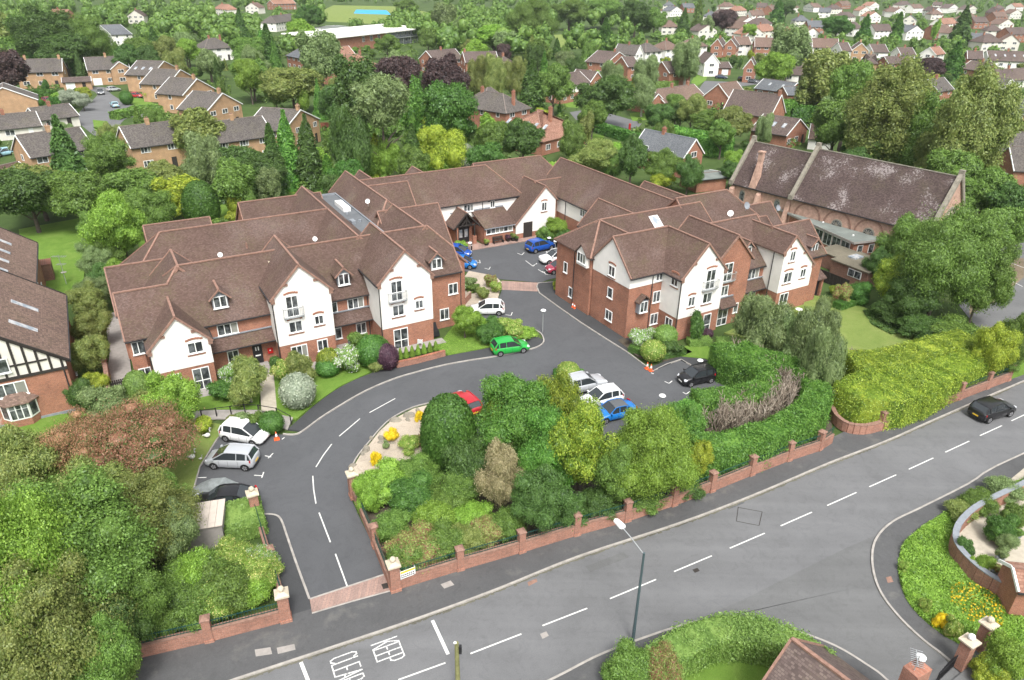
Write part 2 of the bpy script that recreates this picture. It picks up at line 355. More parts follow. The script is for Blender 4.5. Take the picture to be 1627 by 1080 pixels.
def balcony(parent, off, face, val, a0, a1, z):
 o, u, n = wall_basis(face, val)
 if face in ('+y', '-x'): a0, a1 = -a1, -a0
 m = MB(off); g = .035
 a0 -= .35; a1 += .35; dp = .55
 P = lambda a, b, zz: Vector((o[0] + u[0] * a + n[0] * b, o[1] + u[1] * a + n[1] * b, zz))
 m.ubox(o, u, n, a0, a1, 0, dp * .55, z - .08, z - .01)
 for zz in (z + .12, z + .98):
  pts = [P(a0, 0, zz), P(a0, dp * .7, zz), P((a0 + a1) / 2 - .25, dp, zz), P((a0 + a1) / 2 + .25, dp, zz), P(a1, dp * .7, zz), P(a1, 0, zz)]
  for i in range(5): m.bar(pts[i], pts[i + 1], .05)
 path = [P(a0, 0, 0), P(a0, dp * .7, 0), P((a0 + a1) / 2 - .25, dp, 0), P((a0 + a1) / 2 + .25, dp, 0), P(a1, dp * .7, 0), P(a1, 0, 0)]
 for i in range(5):
  L = (path[i + 1] - path[i]).length; k = max(2, int(L / .14))
  for j in range(k):
   q = path[i].lerp(path[i + 1], j / k); m.bar(q + Vector((0, 0, z + .12)), q + Vector((0, 0, z + .98)), .018)
 return m.build('balcony_rail', M_['steel'], parent)
def roof_polys(axis, a0, a1, c, w0, w1, z0e, z1e, zr, hip=(0, 0), half=(0, 0)):
 """returns list of top polygons. c ridge position, w0,w1 eave positions, z0e,z1e eave heights.
 hip: ridge end set back; half: half-hip set back"""
 P = (lambda a, b, z: (a, b, z)) if axis == 'x' else (lambda a, b, z: (b, a, z))
 pol = []; ridges = []; verges = []
 r0 = a0 + (hip[0] or half[0]); r1 = a1 - (hip[1] or half[1])
 s0 = (zr - z0e) / (c - w0); s1 = (zr - z1e) / (w1 - c)
 def side(w, ze, sl, sg):
  pts = []
  # from eave a0 to eave a1 then ridge back
  pts.append(P(a0, w, ze)); pts.append(P(a1, w, ze))
  if half[1]: pts.append(P(a1, c + sg * half[1], zr - sl * half[1]))
  pts.append(P(r1, c, zr)); pts.append(P(r0, c, zr))
  if half[0]: pts.append(P(a0, c + sg * half[0], zr - sl * half[0]))
  return pts
 A = side(w0, z0e, s0, -1); B = side(w1, z1e, s1, 1)
 pol.append(A if axis == 'x' else A[::-1]); pol.append(B[::-1] if axis == 'x' else B)
 ridges.append((P(r0, c, zr), P(r1, c, zr)))
 for k, (h, hf, a, r) in enumerate(((hip[0], half[0], a0, r0), (hip[1], half[1], a1, r1))):
  if h:
   t = [P(a, w0, z0e), P(a, w1, z1e), P(r, c, zr)]
   pol.append(t if (k == 1) == (axis == 'x') else t[::-1])
   ridges.append((P(a, w0, z0e), P(r, c, zr))); ridges.append((P(a, w1, z1e), P(r, c, zr)))
  elif hf:
   t = [P(a, c - hf, zr - s0 * hf), P(a, c + hf, zr - s1 * hf), P(r, c, zr)]
   pol.append(t if (k == 1) == (axis == 'x') else t[::-1])
   ridges.append((t[0], t[2])); ridges.append((t[1], t[2]))
   verges.append((t[0], P(a, w0, z0e))); verges.append((t[1], P(a, w1, z1e)))
  else:
   verges.append((P(a, c, zr), P(a, w0, z0e))); verges.append((P(a, c, zr), P(a, w1, z1e)))
 return pol, ridges, verges
def block(root, off, axis, a0, a1, c, w0, w1, ze, zr, z1e=None, hip=(0, 0), half=(0, 0), zb=None, lo='brick', hi='render', roof='tile', ridge='ridge', ov=.3, og=.15, verge='ridge', z0=0.0, walls=True, gut=True, ridges_on=True, vgs=(1, 1), hipz=0):
 """gabled / hipped block. wall positions w0,w1; ze,z1e: roof surface height at the wall planes"""
 z1e = ze if z1e is None else z1e
 s0 = (zr - ze) / (c - w0); s1 = (zr - z1e) / (w1 - c)
 h0 = ov if hip[0] else og; h1 = ov if hip[1] else og
 pol, rd, vg = roof_polys(axis, a0 - h0, a1 + h1, c, w0 - ov, w1 + ov, ze - s0 * ov, z1e - s1 * ov, zr,
        (hip[0] + h0 if hip[0] else 0, hip[1] + h1 if hip[1] else 0), half)
 rm = MB(off)
 for p in pol: rm.slab(p, .16)
 ro = rm.build('roof', M_[roof], root)
 if ridges_on:
  tm = MB(off)
  for a, b in rd:
   a = Vector(a); b = Vector(b)
   if hipz and a.z < hipz: a = a.lerp(b, (hipz - a.z) / (b.z - a.z))
   tm.bar(a + Vector((0, 0, .03)), b + Vector((0, 0, .03)), .2, .12)
  tm.build('ridge_tiles', M_[ridge], ro)
  for a, b in vg:
   q = a[0 if axis == 'x' else 1]
   if not vgs[0 if abs(q - a0) < abs(q - a1) else 1]: continue
   vm = MB(off); a = Vector(a) + Vector((0, 0, -.03)); b = Vector(b) + Vector((0, 0, -.03)); vm.bar(a, b, .12, .2); vm.build('verge', M_[verge], ro)
 if gut and ze > 2:
  gm = MB(off); P = (lambda a, b, z: (a, b, z)) if axis == 'x' else (lambda a, b, z: (b, a, z))
  if ze - s0 * ov > 2: gm.bar(P(a0 - h0, w0 - ov - .04, ze - s0 * ov - .13), P(a1 + h1, w0 - ov - .04, ze - s0 * ov - .13), .1, .12)
  gm.bar(P(a0 - h0, w1 + ov + .04, z1e - s1 * ov - .13), P(a1 + h1, w1 + ov + .04, z1e - s1 * ov - .13), .1, .12)
  gm.build('gutter', M_['gutter'], ro)
 if walls:
  P = (lambda a, b, z: (a, b, z)) if axis == 'x' else (lambda a, b, z: (b, a, z))
  def shell(mb, x0, x1, y0, y1, zlo, gable=True, mat=0):
   # pentagon prism, top slightly below the roof surface
   e = .12
   def sec(a, isend, k):
    hp = hip[k]; hf = half[k]
    if hp or not gable: return None
    pts = [P(a, y0, zlo), P(a, y1, zlo), P(a, y1, z1e - e), P(a, y0, ze - e)]
    if hf: return [P(a, y0, zlo), P(a, y1, zlo), P(a, y1, z1e - e), P(a, c + hf, zr - s1 * hf - e), P(a, c - hf, zr - s0 * hf - e), P(a, y0, ze - e)]
    return [P(a, y0, zlo), P(a, y1, zlo), P(a, y1, z1e - e), P(a, c, zr - e), P(a, y0, ze - e)]
   for k, a in enumerate((x0, x1)):
    p = sec(a, True, k) or [P(a, y0, zlo), P(a, y1, zlo), P(a, y1, z1e - e), P(a, y0, ze - e)]
    mb.poly(p if (k == 1) == (axis == 'x') else p[::-1], mat)
   q = [P(x0, y0, zlo), P(x1, y0, zlo), P(x1, y0, ze - e), P(x0, y0, ze - e)]; mb.poly(q if axis == 'x' else q[::-1], mat)
   q = [P(x0, y1, zlo), P(x1, y1, zlo), P(x1, y1, z1e - e), P(x0, y1, z1e - e)]; mb.poly(q[::-1] if axis == 'x' else q, mat)
  wm = MB(off); shell(wm, a0, a1, w0, w1, z0 if zb is None else z0)
  wo_ = wm.build('wall', M_[lo], root)
  if zb is not None:
   um = MB(off); shell(um, a0 - .03, a1 + .03, w0 - .03, w1 + .03, zb)
   x0, x1, y0, y1 = a0 - .03, a1 + .03, w0 - .03, w1 + .03
   q = [P(x0, y0, zb), P(x1, y0, zb), P(x1, y1, zb), P(x0, y1, zb)]; um.poly(q[::-1] if axis == 'x' else q)
   um.build('rendered_wall', M_[hi], root)
 return ro
def lean_to(root, off, face, val, a0, a1, depth, zlo, zhi, roof='tile', lead=True):
 o, u, n = wall_basis(face, val)
 if face in ('+y', '-x'): a0, a1 = -a1, -a0
 P = lambda a, b, z: (o[0] + u[0] * a + n[0] * b, o[1] + u[1] * a + n[1] * b, z)
 m = MB(off); m.slab([P(a0, depth, zlo), P(a1, depth, zlo), P(a1, .0, zhi), P(a0, .0, zhi)], .12)
 r = m.build('lean_to_roof', M_[roof], root)
 if lead:
  l = MB(off); l.bar(P(a0, .06, zhi + .04), P(a1, .06, zhi + .04), .2, .1); l.build('lead_flashing', M_['lead'], r)
 g = MB(off); g.bar(P(a0, depth + .04, zlo - .1), P(a1, depth + .04, zlo - .1), .1, .1); g.build('gutter', M_['gutter'], r)
 return r
def dormer(root, off, tf, s0, s1, zb, zt, slope_z0, slope_t0, slope=1.0, mat='lead', roof='tile', face=-1, axis='y'):
 """gabled dormer facing -y; front plane tf; roof slope z = slope_z0 + (t - slope_t0)*slope"""
 sm = (s0 + s1) / 2; hw = (s1 - s0) / 2 + .12; ztop = zt + hw * .95
 tb = slope_t0 + (ztop - slope_z0) / slope + .1; te = slope_t0 + (zt - slope_z0) / slope + .1
 m = MB(off)
 m.poly([(s0 - .08, tf, zb - .1), (s1 + .08, tf, zb - .1), (s1 + .08, tf, zt), (sm, tf, ztop - .05), (s0 - .08, tf, zt)])
 for s, q in ((s0 - .08, 1), (s1 + .08, -1)):
  p = [(s, tf, zb - .1), (s, tf, zt), (s, te, zt), (s, tf + .1, zb - .1)]; m.poly(p[::-1] if q < 0 else p)
 d = m.build('dormer', M_[mat], root)
 r = MB(off); k = .28
 for q in (-1, 1):
  e = (sm + q * (hw + k), zt - (k) * .95 + .02)
  pts = [(e[0], tf - .25, e[1]), (e[0], slope_t0 + (e[1] - slope_z0) / slope, e[1]), (sm, tb + .1, ztop + .02), (sm, tf - .25, ztop + .02)]
  r.slab(pts if q < 0 else pts[::-1], .1)
 r.build('dormer_roof', M_[roof], d)
 t = MB(off); t.bar((sm, tf - .25, ztop + .05), (sm, tb, ztop + .05), .2, .1)
 for q in (-1, 1): t.bar((sm, tf - .27, ztop - .02), (sm + q * (hw + k), tf - .27, zt - k * .95 - .04), .1, .14)
 t.build('ridge_tiles', M_['ridge'], d)
 # window in front
 f = MB(off); g = MB(off); fw = .08
 f.box(s0, s0 + fw, tf - .07, tf, zb, zt - .05); f.box(s1 - fw, s1, tf - .07, tf, zb, zt - .05); f.box(s0 + fw, s1 - fw, tf - .07, tf, zb, zb + fw); f.box(s0 + fw, s1 - fw, tf - .07, tf, zt - .05 - fw, zt - .05)
 f.box(sm - .05, sm + .05, tf - .065, tf, zb + fw, zt - .05 - fw); f.box(s0 - .1, s1 + .1, tf - .14, tf, zb - .09, zb - .01)
 g.box(s0 + fw, sm - .05, tf - .03, tf, zb + fw, zt - .05 - fw); g.box(sm + .05, s1 - fw, tf - .03, tf, zb + fw, zt - .05 - fw)
 f.build('window_frame', M_['white'], d); g.build('pane', M_['glass'], d)
 return d
def pipe(root, off, x, y, z0, z1):
 m = MB(off); m.cyl((x, y), .05, .05, z0, z1, 6); return m.build('downpipe', M_['gutter'], root)
# ------------------------------------------------------------------ retirement apartments
def main_building():
 off = (30, 66, 0)
 rt = thing('apartment_building', 'large red brick and white rendered apartment complex with brown roofs around the car park', 'building', gr(30, 66), AL)
 A = dict(root=rt, off=off)
 B = lambda *a, **k: block(rt, off, *a, **k)
 # west wing
 B('x', -1.3, 3.0, 69.05, 66, 72.3, 5.6, 8.65, vgs=(1, 0))
 B('x', -.1, 24, 70.3, 66, 74.7, 5.6, 9.85, hip=(4.4, 0), hipz=8.6)
 B('y', 70, 75.2, 4.35, 0, 8.7, 5.5, 9.8, ridges_on=True)
 B('x', -1.6, 4, 76.4, 73, 79.8, 5.2, 8.6)
 B('x', -.3, 22, 81.2, 76.9, 85.5, 5.6, 9.9, hip=(4.3, 0))
 B('y', 70.3, 92, 22, 17.7, 24.2, 5.6, 9.9, z1e=8.3, gut=False)
 B('y', 76.7, 94.4, 28.6, 26.3, 33.4, 8.3, 10.6, z1e=5.9, hip=(2.4, 0), gut=False)
 B('y', 68.4, 77.5, 28.75, 25.0, 33.4, 7.0, 10.45, z1e=5.9, gut=False)
 B('x', 27, 34.4, 77.8, 73.8, 81.8, 5.7, 9.8)
 B('x', 28, 35.0, 88.8, 84.6, 93, 5.6, 9.8)
 B('x', 14, 24, 91.6, 88, 96, 5.2, 9.0)
 B('x', 3, 10, 90, 87, 93, 5.2, 8.2, zb=2.8)
 # gabled front wings
 B('y', 63.5, 69.5, 2.8, .3, 5.2, 5.15, 7.75, zb=2.6)
 B('y', 63.6, 72.5, 13.95, 11.25, 16.65, 7.75, 10.55, zb=2.6)
 B('y', 62.4, 71.8, 23.95, 21.2, 26.7, 7.75, 10.6, zb=2.6)
 B('x', 24, 31.0, 68.5, 64.7, 72.4, 6.7, 10.5, half=(0, 2.1))
 lean_to(rt, off, '-y', 66, 5.22, 11.2, .95, 2.75, 3.75)
 lean_to(rt, off, '-y', 66, 16.7, 21.15, .95, 2.75, 3.8)
 dormer(rt, off, 66.6, 6.45, 7.65, 6.45, 7.65, 5.6, 66)
 dormer(rt, off, 66.5, 18.35, 19.45, 6.45, 7.7, 5.6, 66)
 dormer(rt, off, 65.0, 27.9, 29.05, 6.95, 8.1, 6.7, 64.7)
 # flat roof strip with plant
 m = MB(off); m.box(23.4, 26.5, 71, 92.5, 5, 8.28); fr = m.build('flat_roof', M_['flatroof'], rt)
 m = MB(off); m.box(26.2, 26.35, 71.5, 92.4, 8.28, 8.5); m.box(23.5, 26.2, 92.25, 92.4, 8.28, 8.5); m.build('parapet', M_['lead'], fr)
 m = MB(off); m.box(24.8, 25.7, 84.2, 87.8, 8.28, 8.8); m.build('rooflight', M_['white'], fr)
 m = MB(off); m.box(24.2, 24.7, 79.2, 80.3, 8.28, 8.6); m.cyl((25.3, 79.7), .18, .18, 8.28, 8.55, 10); m.cyl((24.9, 83.2), .16, .16, 8.28, 8.5, 8); m.cyl((25.3, 75.2), .16, .16, 8.28, 8.45, 8); m.build('roof_vent', M_['lead'], fr)
 # small brick upstand in the court behind the front ridge
 m = MB(off); m.box(18.6, 21.4, 76.0, 76.85, 5.5, 7.5); m.build('wall', M_['brick'], rt)
 # rear range
 B('x', 30, 53.4, 93.8, 90, 97.6, 5.6, 9.3, hip=(0, 3.9), zb=3.05)
 B('x', 48, 63, 94.6, 90.3, 98.8, 5.4, 9.5, zb=3.05, hip=(0, 3.5))
 B('y', 94, 100, 40.5, 37.2, 43.8, 5.6, 8.7); B('y', 94, 100.5, 32.5, 29.5, 35.5, 5.6, 8.9)
 B('y', 86, 92, 55.2, 50.4, 57, 2.45, 7.35, z1e=5.45, zb=.85)
 B('x', 55.2, 60, 88.8, 86.9, 91, 5.5, 7.4, gut=False)
 m = MB(off); m.slab([(45.2, 85.9, 2.5), (50.45, 85.9, 2.5), (50.45, 90, 3.95), (45.2, 90, 3.95)], .15); lr = m.build('lean_to_roof', M_['tile'], rt)
 m = MB(off); m.box(45.2, 50.45, 85.84, 86, 2.3, 2.42); m.box(41.8, 50.4, 89.93, 89.99, 3.95, 4.15); m.build('gutter', M_['lead'], lr)
 m = MB(off); m.box(45.3, 50.4, 86.2, 90, 0, 2.38); m.build('wall', M_['brick'], rt)
 m = MB(off); m.box(50.38, 50.5, 86.15, 86.19, 1.2, 2.4); m.build('rendered_wall', M_['render'], rt)
 B('y', 63, 92, 61.7, 57.9, 65.5, 5.65, 9.45, zb=3.05)
 B('y', 64, 73.9, 63.3, 59, 67.6, 5.5, 9.9)
 B('y', 66, 74.2, 56, 53.2, 58.8, 5.5, 8.4)
 # porch
 B('y', 86.9, 90, 42.9, 41.2, 44.6, 3.1, 4.85, lo='brick', verge='dark', walls=False)
 m = MB(off); m.box(41.35, 41.6, 86.95, 90, 0, 3.0); m.box(41.35, 42.1, 88.3, 88.5, 0, 3.0); m.box(43.9, 44.45, 86.95, 87.3, 0, 1.3); m.box(43.9, 44.45, 88.3, 88.5, 0, 3); m.build('wall', M_['brick'], rt)
 m = MB(off)
 m.poly([(41.3, 88.28, 2.3), (44.5, 88.28, 2.3), (44.5, 88.28, 3.0), (42.9, 88.28, 4.6), (41.3, 88.28, 3.0)])
 for a, b in (((41.3, 87, 3.0), (44.5, 87, 3.0)), ((42.9, 87, 3.0), (42.9, 87, 4.6)), ((42.1, 87, 3.0), (42.9, 87, 3.9)), ((43.7, 87, 3.0), (42.9, 87, 3.9)), ((44.2, 87.1, 1.2), (44.2, 87.1, 3.0))): m.bar(a, b, .16)
 m.build('porch_frame', M_['dark'], rt)
 m = MB(off); m.box(42.1, 43.9, 88.2, 88.3, 0, 2.3); d = m.build('door', M_['black'], rt)
 m = MB(off)
 for x in (42.3, 43.15): m.box(x, x + .5, 88.16, 88.2, .9, 2.05)
 m.build('pane', M_['glass_l'], d)
 # east block
 B('x', 44.6, 63, 63.1, 59.7, 66.5, 7.3, 9.9, hip=(3.4, 0))
 B('y', 57, 63.1, 47.95, 45.35, 50.6, 7.3, 9.85)
 B('x', 44.8, 52.1, 56.3, 53.1, 59.5, 7.35, 10.5, zb=5.8)
 B('y', 50.1, 56.3, 52.1, 49.2, 55, 7.4, 10.5, zb=2.6)
 B('y', 50.6, 58, 56.75, 54.1, 59.35, 7.75, 10.5)
 B('x', 57, 66, 56.8, 52.4, 61.2, 5.6, 9.65)
 B('y', 49.95, 57.2, 65.15, 63.85, 69, 7.75, 9.25, z1e=5.5, zb=2.6, gut=False)
 B('x', 65.2, 71.2, 53.4, 50.4, 56.4, 6.3, 9.25)
 B('x', 60, 71.6, 63.9, 60.4, 67.3, 7.3, 10.6, hip=(0, 3.4))
 B('x', 69, 75, 62.6, 59.2, 66, 5.4, 8.5)
 B('x', 66, 71, 59.5, 56.4, 62.6, 5.4, 8.0)
 lean_to(rt, off, '-y', 52.4, 59.4, 63.8, .85, 2.75, 3.8)
 lean_to(rt, off, '-y', 50.6, 55.1, 57.4, .8, 2.6, 3.5)
 dormer(rt, off, 53.0, 60.8, 61.9, 6.45, 7.7, 5.6, 52.4)
 dormer(rt, off, 50.7, 69.3, 70.3, 6.4, 7.4, 6.3, 50.4)
 # E porch shed
 m = MB(off); m.slab([(71.2, 50.6, 2.5), (73.2, 50.6, 2.5), (73.2, 53, 3.9), (71.2, 53, 3.9)], .14); m.build('porch_roof', M_['tile'], rt)
 m = MB(off); m.box(71.2, 71.9, 50.9, 53, 0, 2.5); m.box(72.8, 73.1, 50.9, 53, 0, 2.5); m.build('wall', M_['brick'], rt)
 m = MB(off); m.box(71.95, 72.78, 51.2, 51.3, 0, 2.2); m.build('door', M_['black'], rt)
 # oriel bays
 m = MB(off); m.box(44.2, 45.5, 60.0, 61.9, 5.75, 7.2); m.poly([(44.2, 61.9, 7.2), (44.2, 60.0, 7.2), (44.2, 60.95, 8.2)])
 bw = m.build('bay_window', M_['render'], rt)
 window(bw, off, '-x', 44.2, 60.15, 61.75, 6.1, 7.25, 3)
 m = MB(off)
 for q in (-1, 1):
  p = [(44.0, 60.95 + q * 1.2, 7.15), (46.2, 60.95 + q * 1.2, 7.15), (46.2, 60.95, 8.35), (44.0, 60.95, 8.35)]; m.slab(p if q < 0 else p[::-1], .1)
 m.build('bay_roof', M_['tile'], bw)
 m = MB(off); m.box(45.9, 47.1, 52.55, 53.1, 2.9, 4.3); bw = m.build('bay_window', M_['lead'], rt)
 window(bw, off, '-y', 52.55, 46.0, 47.0, 3.0, 4.25, 2)
 m = MB(off)
 for q in (-1, 1):
  p = [(46.5 + q * .85, 52.3, 4.25), (46.5 + q * .85, 53.1, 4.25), (46.5, 53.1, 5.0), (46.5, 52.3, 5.0)]; m.slab(p if q < 0 else p[::-1], .1)
 m.bar((45.65, 52.3, 4.2), (46.5, 52.3, 4.98), .1); m.bar((47.35, 52.3, 4.2), (46.5, 52.3, 4.98), .1)
 m.build('bay_roof', M_['tile'], bw)
 WIN = [('t',66,-1.02,0.0,3.72,5.0,'win',2),('t',66,-0.98,0.05,1.0,2.26,'win',2),('t',63.47,3.30,4.6,3.9,5.0,'winb',2),('t',63.5,1.2,2.3,1.1,2.25,'win',2),('t',63.5,3.25,4.7,0.08,2.32,'french',2),('t',66,6.26,8.13,3.85,5.0,'win',3),('t',66,6.72,7.77,0.85,2.1,'win',2),('t',63.57,12.34,13.5,5.45,7.6,'balc',2),('t',63.57,12.33,13.6,3.80,4.96,'winb',2),('t',63.57,14.81,15.7,4.1,5.05,'winb',2),('t',63.6,12.23,13.80,0.1,2.32,'french',3),('t',63.6,14.79,15.84,1.22,2.4,'win',2),('t',66,17.2,17.83,3.85,5.0,'win',1),('t',66,18.88,20.6,3.85,5.0,'win',3),('t',66,17.3,18.0,0.85,2.1,'win',1),('t',66,19.55,20.63,0.85,2.1,'win',2),('t',62.37,22.31,23.51,5.45,7.6,'balc',2),('t',62.37,22.33,23.57,3.8,5.00,'winb',2),('t',62.37,24.79,25.67,4.1,5.03,'winb',2),('t',62.4,22.28,23.84,0.06,2.30,'french',2),('t',64.7,29.6,30.7,3.8,5.05,'win',2),('t',64.7,28.5,29.58,1.00,2.3,'win',2),
 ('s',44.77,55.6,56.7,6.15,7.3,'winl',2),('s',44.8,55.73,56.62,3.6,4.8,'win',1),('s',44.8,55.51,56.7,0.95,2.15,'win',2),('s',44.6,64.17,64.91,3.6,4.9,'win',1),('s',44.6,62.90,63.63,0.95,2.2,'win',1),('t',53.07,48.2,49.1,6.0,7.2,'win',2),('t',53.1,48.1,49.1,3.5,4.8,'win',2),('t',53.1,48.06,49.1,0.9,2.2,'win',2),('s',49.17,50.7,51.7,6.0,7.2,'winl',2),('s',49.2,50.8,51.9,1.0,2.25,'win',2),
 ('t',50.07,52.4,53.7,5.3,7.5,'balc',2),('t',50.07,52.3,53.6,3.7,4.9,'winb',2),('t',50.07,50.3,51.2,3.8,4.9,'winb',2),('t',50.1,52.9,53.98,0.05,2.3,'french',1),('t',50.6,55.3,56.7,5.4,7.5,'balc',2),('t',50.6,55.4,56.5,3.7,4.9,'win',2),('t',50.6,55.5,57.0,0.05,2.2,'french',2),('t',50.6,57.8,58.5,1.2,2.37,'win',1),('t',52.4,61.3,63.1,3.85,5.1,'win',3),('t',52.4,61.9,63.1,0.9,2.2,'win',2),('t',49.92,64.75,65.6,6.3,7.5,'winb',2),('t',49.92,64.4,65.7,3.7,5.0,'winb',2),('t',49.92,67.1,68.0,3.9,4.95,'winb',2),('t',49.95,64.4,65.8,1.0,2.4,'win',2),
 ('t',89.97,43.94,45.51,3.95,5.02,'win',3),('t',89.97,48.25,49.02,4.00,5.03,'win',2),('t',86.2,45.6,49.9,1.46,2.3,'win',6),('t',85.97,51.6,53.1,0.0,2.4,'doorb',1),('t',85.97,54.6,55.5,3.7,5.00,'winb',2),('s',57.87,79.2,80.8,4.0,5.0,'win',3)]
 for p, v, a, b, z0, z1, ty, n in WIN:
  face = '-y' if p == 't' else '-x'
  if ty == 'doorb':
   m = MB(off); m.box(a, b, v - .06, v, z0, z1); m.build('door', M_['dark'], rt); continue
  tall = ty in ('french', 'balc')
  window(rt, off, face, v, a, b, z0, z1, n, trans=.42 if tall else None, sill=not tall)
  if ty in ('winb', 'balc', 'winl'): brick_trim(rt, off, face, v, a, b, z0, z1)
  if ty == 'balc': balcony(rt, off, face, v, a, b, z0)
 # corbels on the white gables
 m = MB(off)
 for t, l, r, z, ap in ((63.5, .3, 5.2, 5.15, (2.8, 7.75)), (63.6, 11.25, 16.65, 7.75, (13.95, 10.55)), (62.4, 21.2, 26.7, 7.75, (23.95, 10.6)), (50.1, 49.2, 55, 7.4, (52.1, 10.5)), (49.95, 63.85, 69, 7.75, (65.15, 9.25))):
  m.box(l - .25, l + .12, t - .16, t, z - .65, z - .12); m.box(r - .12, r + .25, t - .16, t, z - .65 if t != 49.95 else 4.85, z - .12 if t != 49.95 else 5.4)
  for q in (-1, 1):
   e = (l if q < 0 else r); k = .52; x = ap[0] + (e - ap[0]) * k; zz = ap[1] + ((z if not (t == 49.95 and q > 0) else 5.5) - ap[1]) * k - .35
   m.box(x - .2, x + .2, t - .13, t, zz - .12, zz + .12)
 m.build('corbel', M_['ridge'], rt)
 # black doors, letter box, lamp
 m = MB(off); m.box(9.05, 9.95, 65.92, 66, 0.02, 2.4); d = m.build('door', M_['black'], rt)
 m = MB(off)
 for x in (9.32, 9.56): m.box(x, x + .1, 65.89, 65.92, 1.55, 1.95)
 m.box(9.25, 9.75, 65.89, 65.92, .95, 1.08); m.build('door_furniture', M_['white'], d)
 m = MB(off); m.box(10.45, 10.95, 65.85, 66, .95, 1.5); rb = m.build('post_box', M_['redpaint'], rt)
 m = MB(off); m.box(10.6, 10.75, 65.83, 65.85, 1.25, 1.36); m.build('notice', M_['white'], rb)
 for x, y, z0, z1 in ((.2, 63.42, .1, 5), (11.12, 63.55, .1, 7.5), (21.08, 62.35, .1, 7.5), (31.05, 64.62, .1, 6.3), (21.0, 65.9, .1, 5.3), (44.5, 62.75, .1, 7.1), (47.8, 53.02, .1, 7.1), (49.1, 50.15, .1, 7.2), (63.75, 51.3, 0, 7.2), (68.9, 50.3, 0, 6.2), (47.0, 89.9, 3.9, 5.2), (57.8, 84.5, 0, 5.3), (41.25, 86.9, 0, 3)):
  pipe(rt, off, x, y, z0, z1)
 # blue brick plinth course band
 # sky dishes, aerials and roof windows
 def dish(x, y, z, r, mat, az=-90):
  m = MB(off); m.cyl((x, y), .025, .025, z - .6, z, 6); d = m.build('satellite_dish_mast', M_['steel'], rt)
  m = MB(off); rings = []
  n = Vector((math.cos(R_(az)), math.sin(R_(az)), .45)).normalized(); U = Vector((0, 0, 1)); X = n.cross(U).normalized(); Y = X.cross(n)
  c = Vector((x, y, z)) + n * .15
  for k, (q, dd) in enumerate(((1, .0), (.7, -.07), (.35, -.11), (.05, -.12))):
   rings.append([c + X * r * q * math.cos(i * math.pi / 8) + Y * r * q * math.sin(i * math.pi / 8) + n * dd * r * 2 for i in range(16)])
  for k in range(3):
   for i in range(16): j = (i + 1) % 16; m.poly([rings[k][i], rings[k][j], rings[k + 1][j], rings[k + 1][i]])
  m.poly(rings[3]); m.bar(c - Y * r, c + n * r * 1.1, .025); m.build('satellite_dish', M_[mat], d, smooth=False)
 dish(8.3, 71.0, 10.0, .24, 'white'); dish(17.6, 71.0, 10.1, .25, 'white'); dish(26.9, 81.0, 10.2, .28, 'white', -120)
 dish(62.1, 57.0, 10.3, .36, 'white', -150); dish(66.0, 58.4, 10.3, .45, 'lead'); dish(70.6, 57.6, 9.6, .38, 'lead')
 # skylight
 m = MB(off); z = lambda t: 7.3 + (t - 59.7) * .765 + .06
 m.slab([(54.6, 60.7, z(60.7)), (55.9, 60.7, z(60.7)), (55.9, 62.5, z(62.5)), (54.6, 62.5, z(62.5))], .15); sk = m.build('skylight', M_['white'], rt)
 m = MB(off); m.slab([(54.7, 60.8, z(60.8) + .02), (55.8, 60.8, z(60.8) + .02), (55.8, 62.4, z(62.4) + .02), (54.7, 62.4, z(62.4) + .02)], .03); m.build('pane', M_['glass_l'], sk)
 # vents on roofs
 m = MB(off)
 for x, t, zr_, tr_ in ((12.4, 69.4, 9.75, 70.3), (13.6, 66.9, 0, 0), (22.7, 70.5, 0, 0), (9, 79.5, 8.2, 81.2)):
  if zr_: m.box(x, x + .3, t, t + .3, zr_ - (tr_ - t) - .1, zr_ - (tr_ - t) + .25)
 m.build('roof_vent', M_['cap'], rt)
 m = MB(off); z = 9.0
 m.cyl((12.1, 78.9), .12, .1, 7.4, 8.1, 8); m.build('flue', M_['ridge'], rt)
 return rt
MAIN = main_building()
# ------------------------------------------------------------------ ground, roads, kerbs
def px(pts, z=0.0): return [at(u, v, z) for u, v in pts]
def smooth_line(pts, k=4):
 """Catmull-Rom through world points"""
 P = [Vector(p) for p in pts]; out = []
 for i in range(len(P) - 1):
  p0 = P[max(i - 1, 0)]; p1 = P[i]; p2 = P[i + 1]; p3 = P[min(i + 2, len(P) - 1)]
  for j in range(k):
   t = j / k
   out.append(.5 * ((2 * p1) + (p2 - p0) * t + (2 * p0 - 5 * p1 + 4 * p2 - p3) * t * t + (3 * p1 - p0 - 3 * p2 + p3) * t ** 3))
 out.append(P[-1]); return out
def sheet(name, pts, mat, z=0.0, kind='structure', th=None, parent=None, label=None):
 pts = [Vector((p[0], p[1], z)) for p in pts]
 a = sum(pts[i].x * pts[(i + 1) % len(pts)].y - pts[(i + 1) % len(pts)].x * pts[i].y for i in range(len(pts)))
 if a < 0: pts = pts[::-1]
 m = MB()
 if th: m.slab(pts, th)
 else: m.poly(pts)
 o = m.build(name, M_[mat], parent)
 if kind and parent is None: tag(o, kind=kind)
 return o
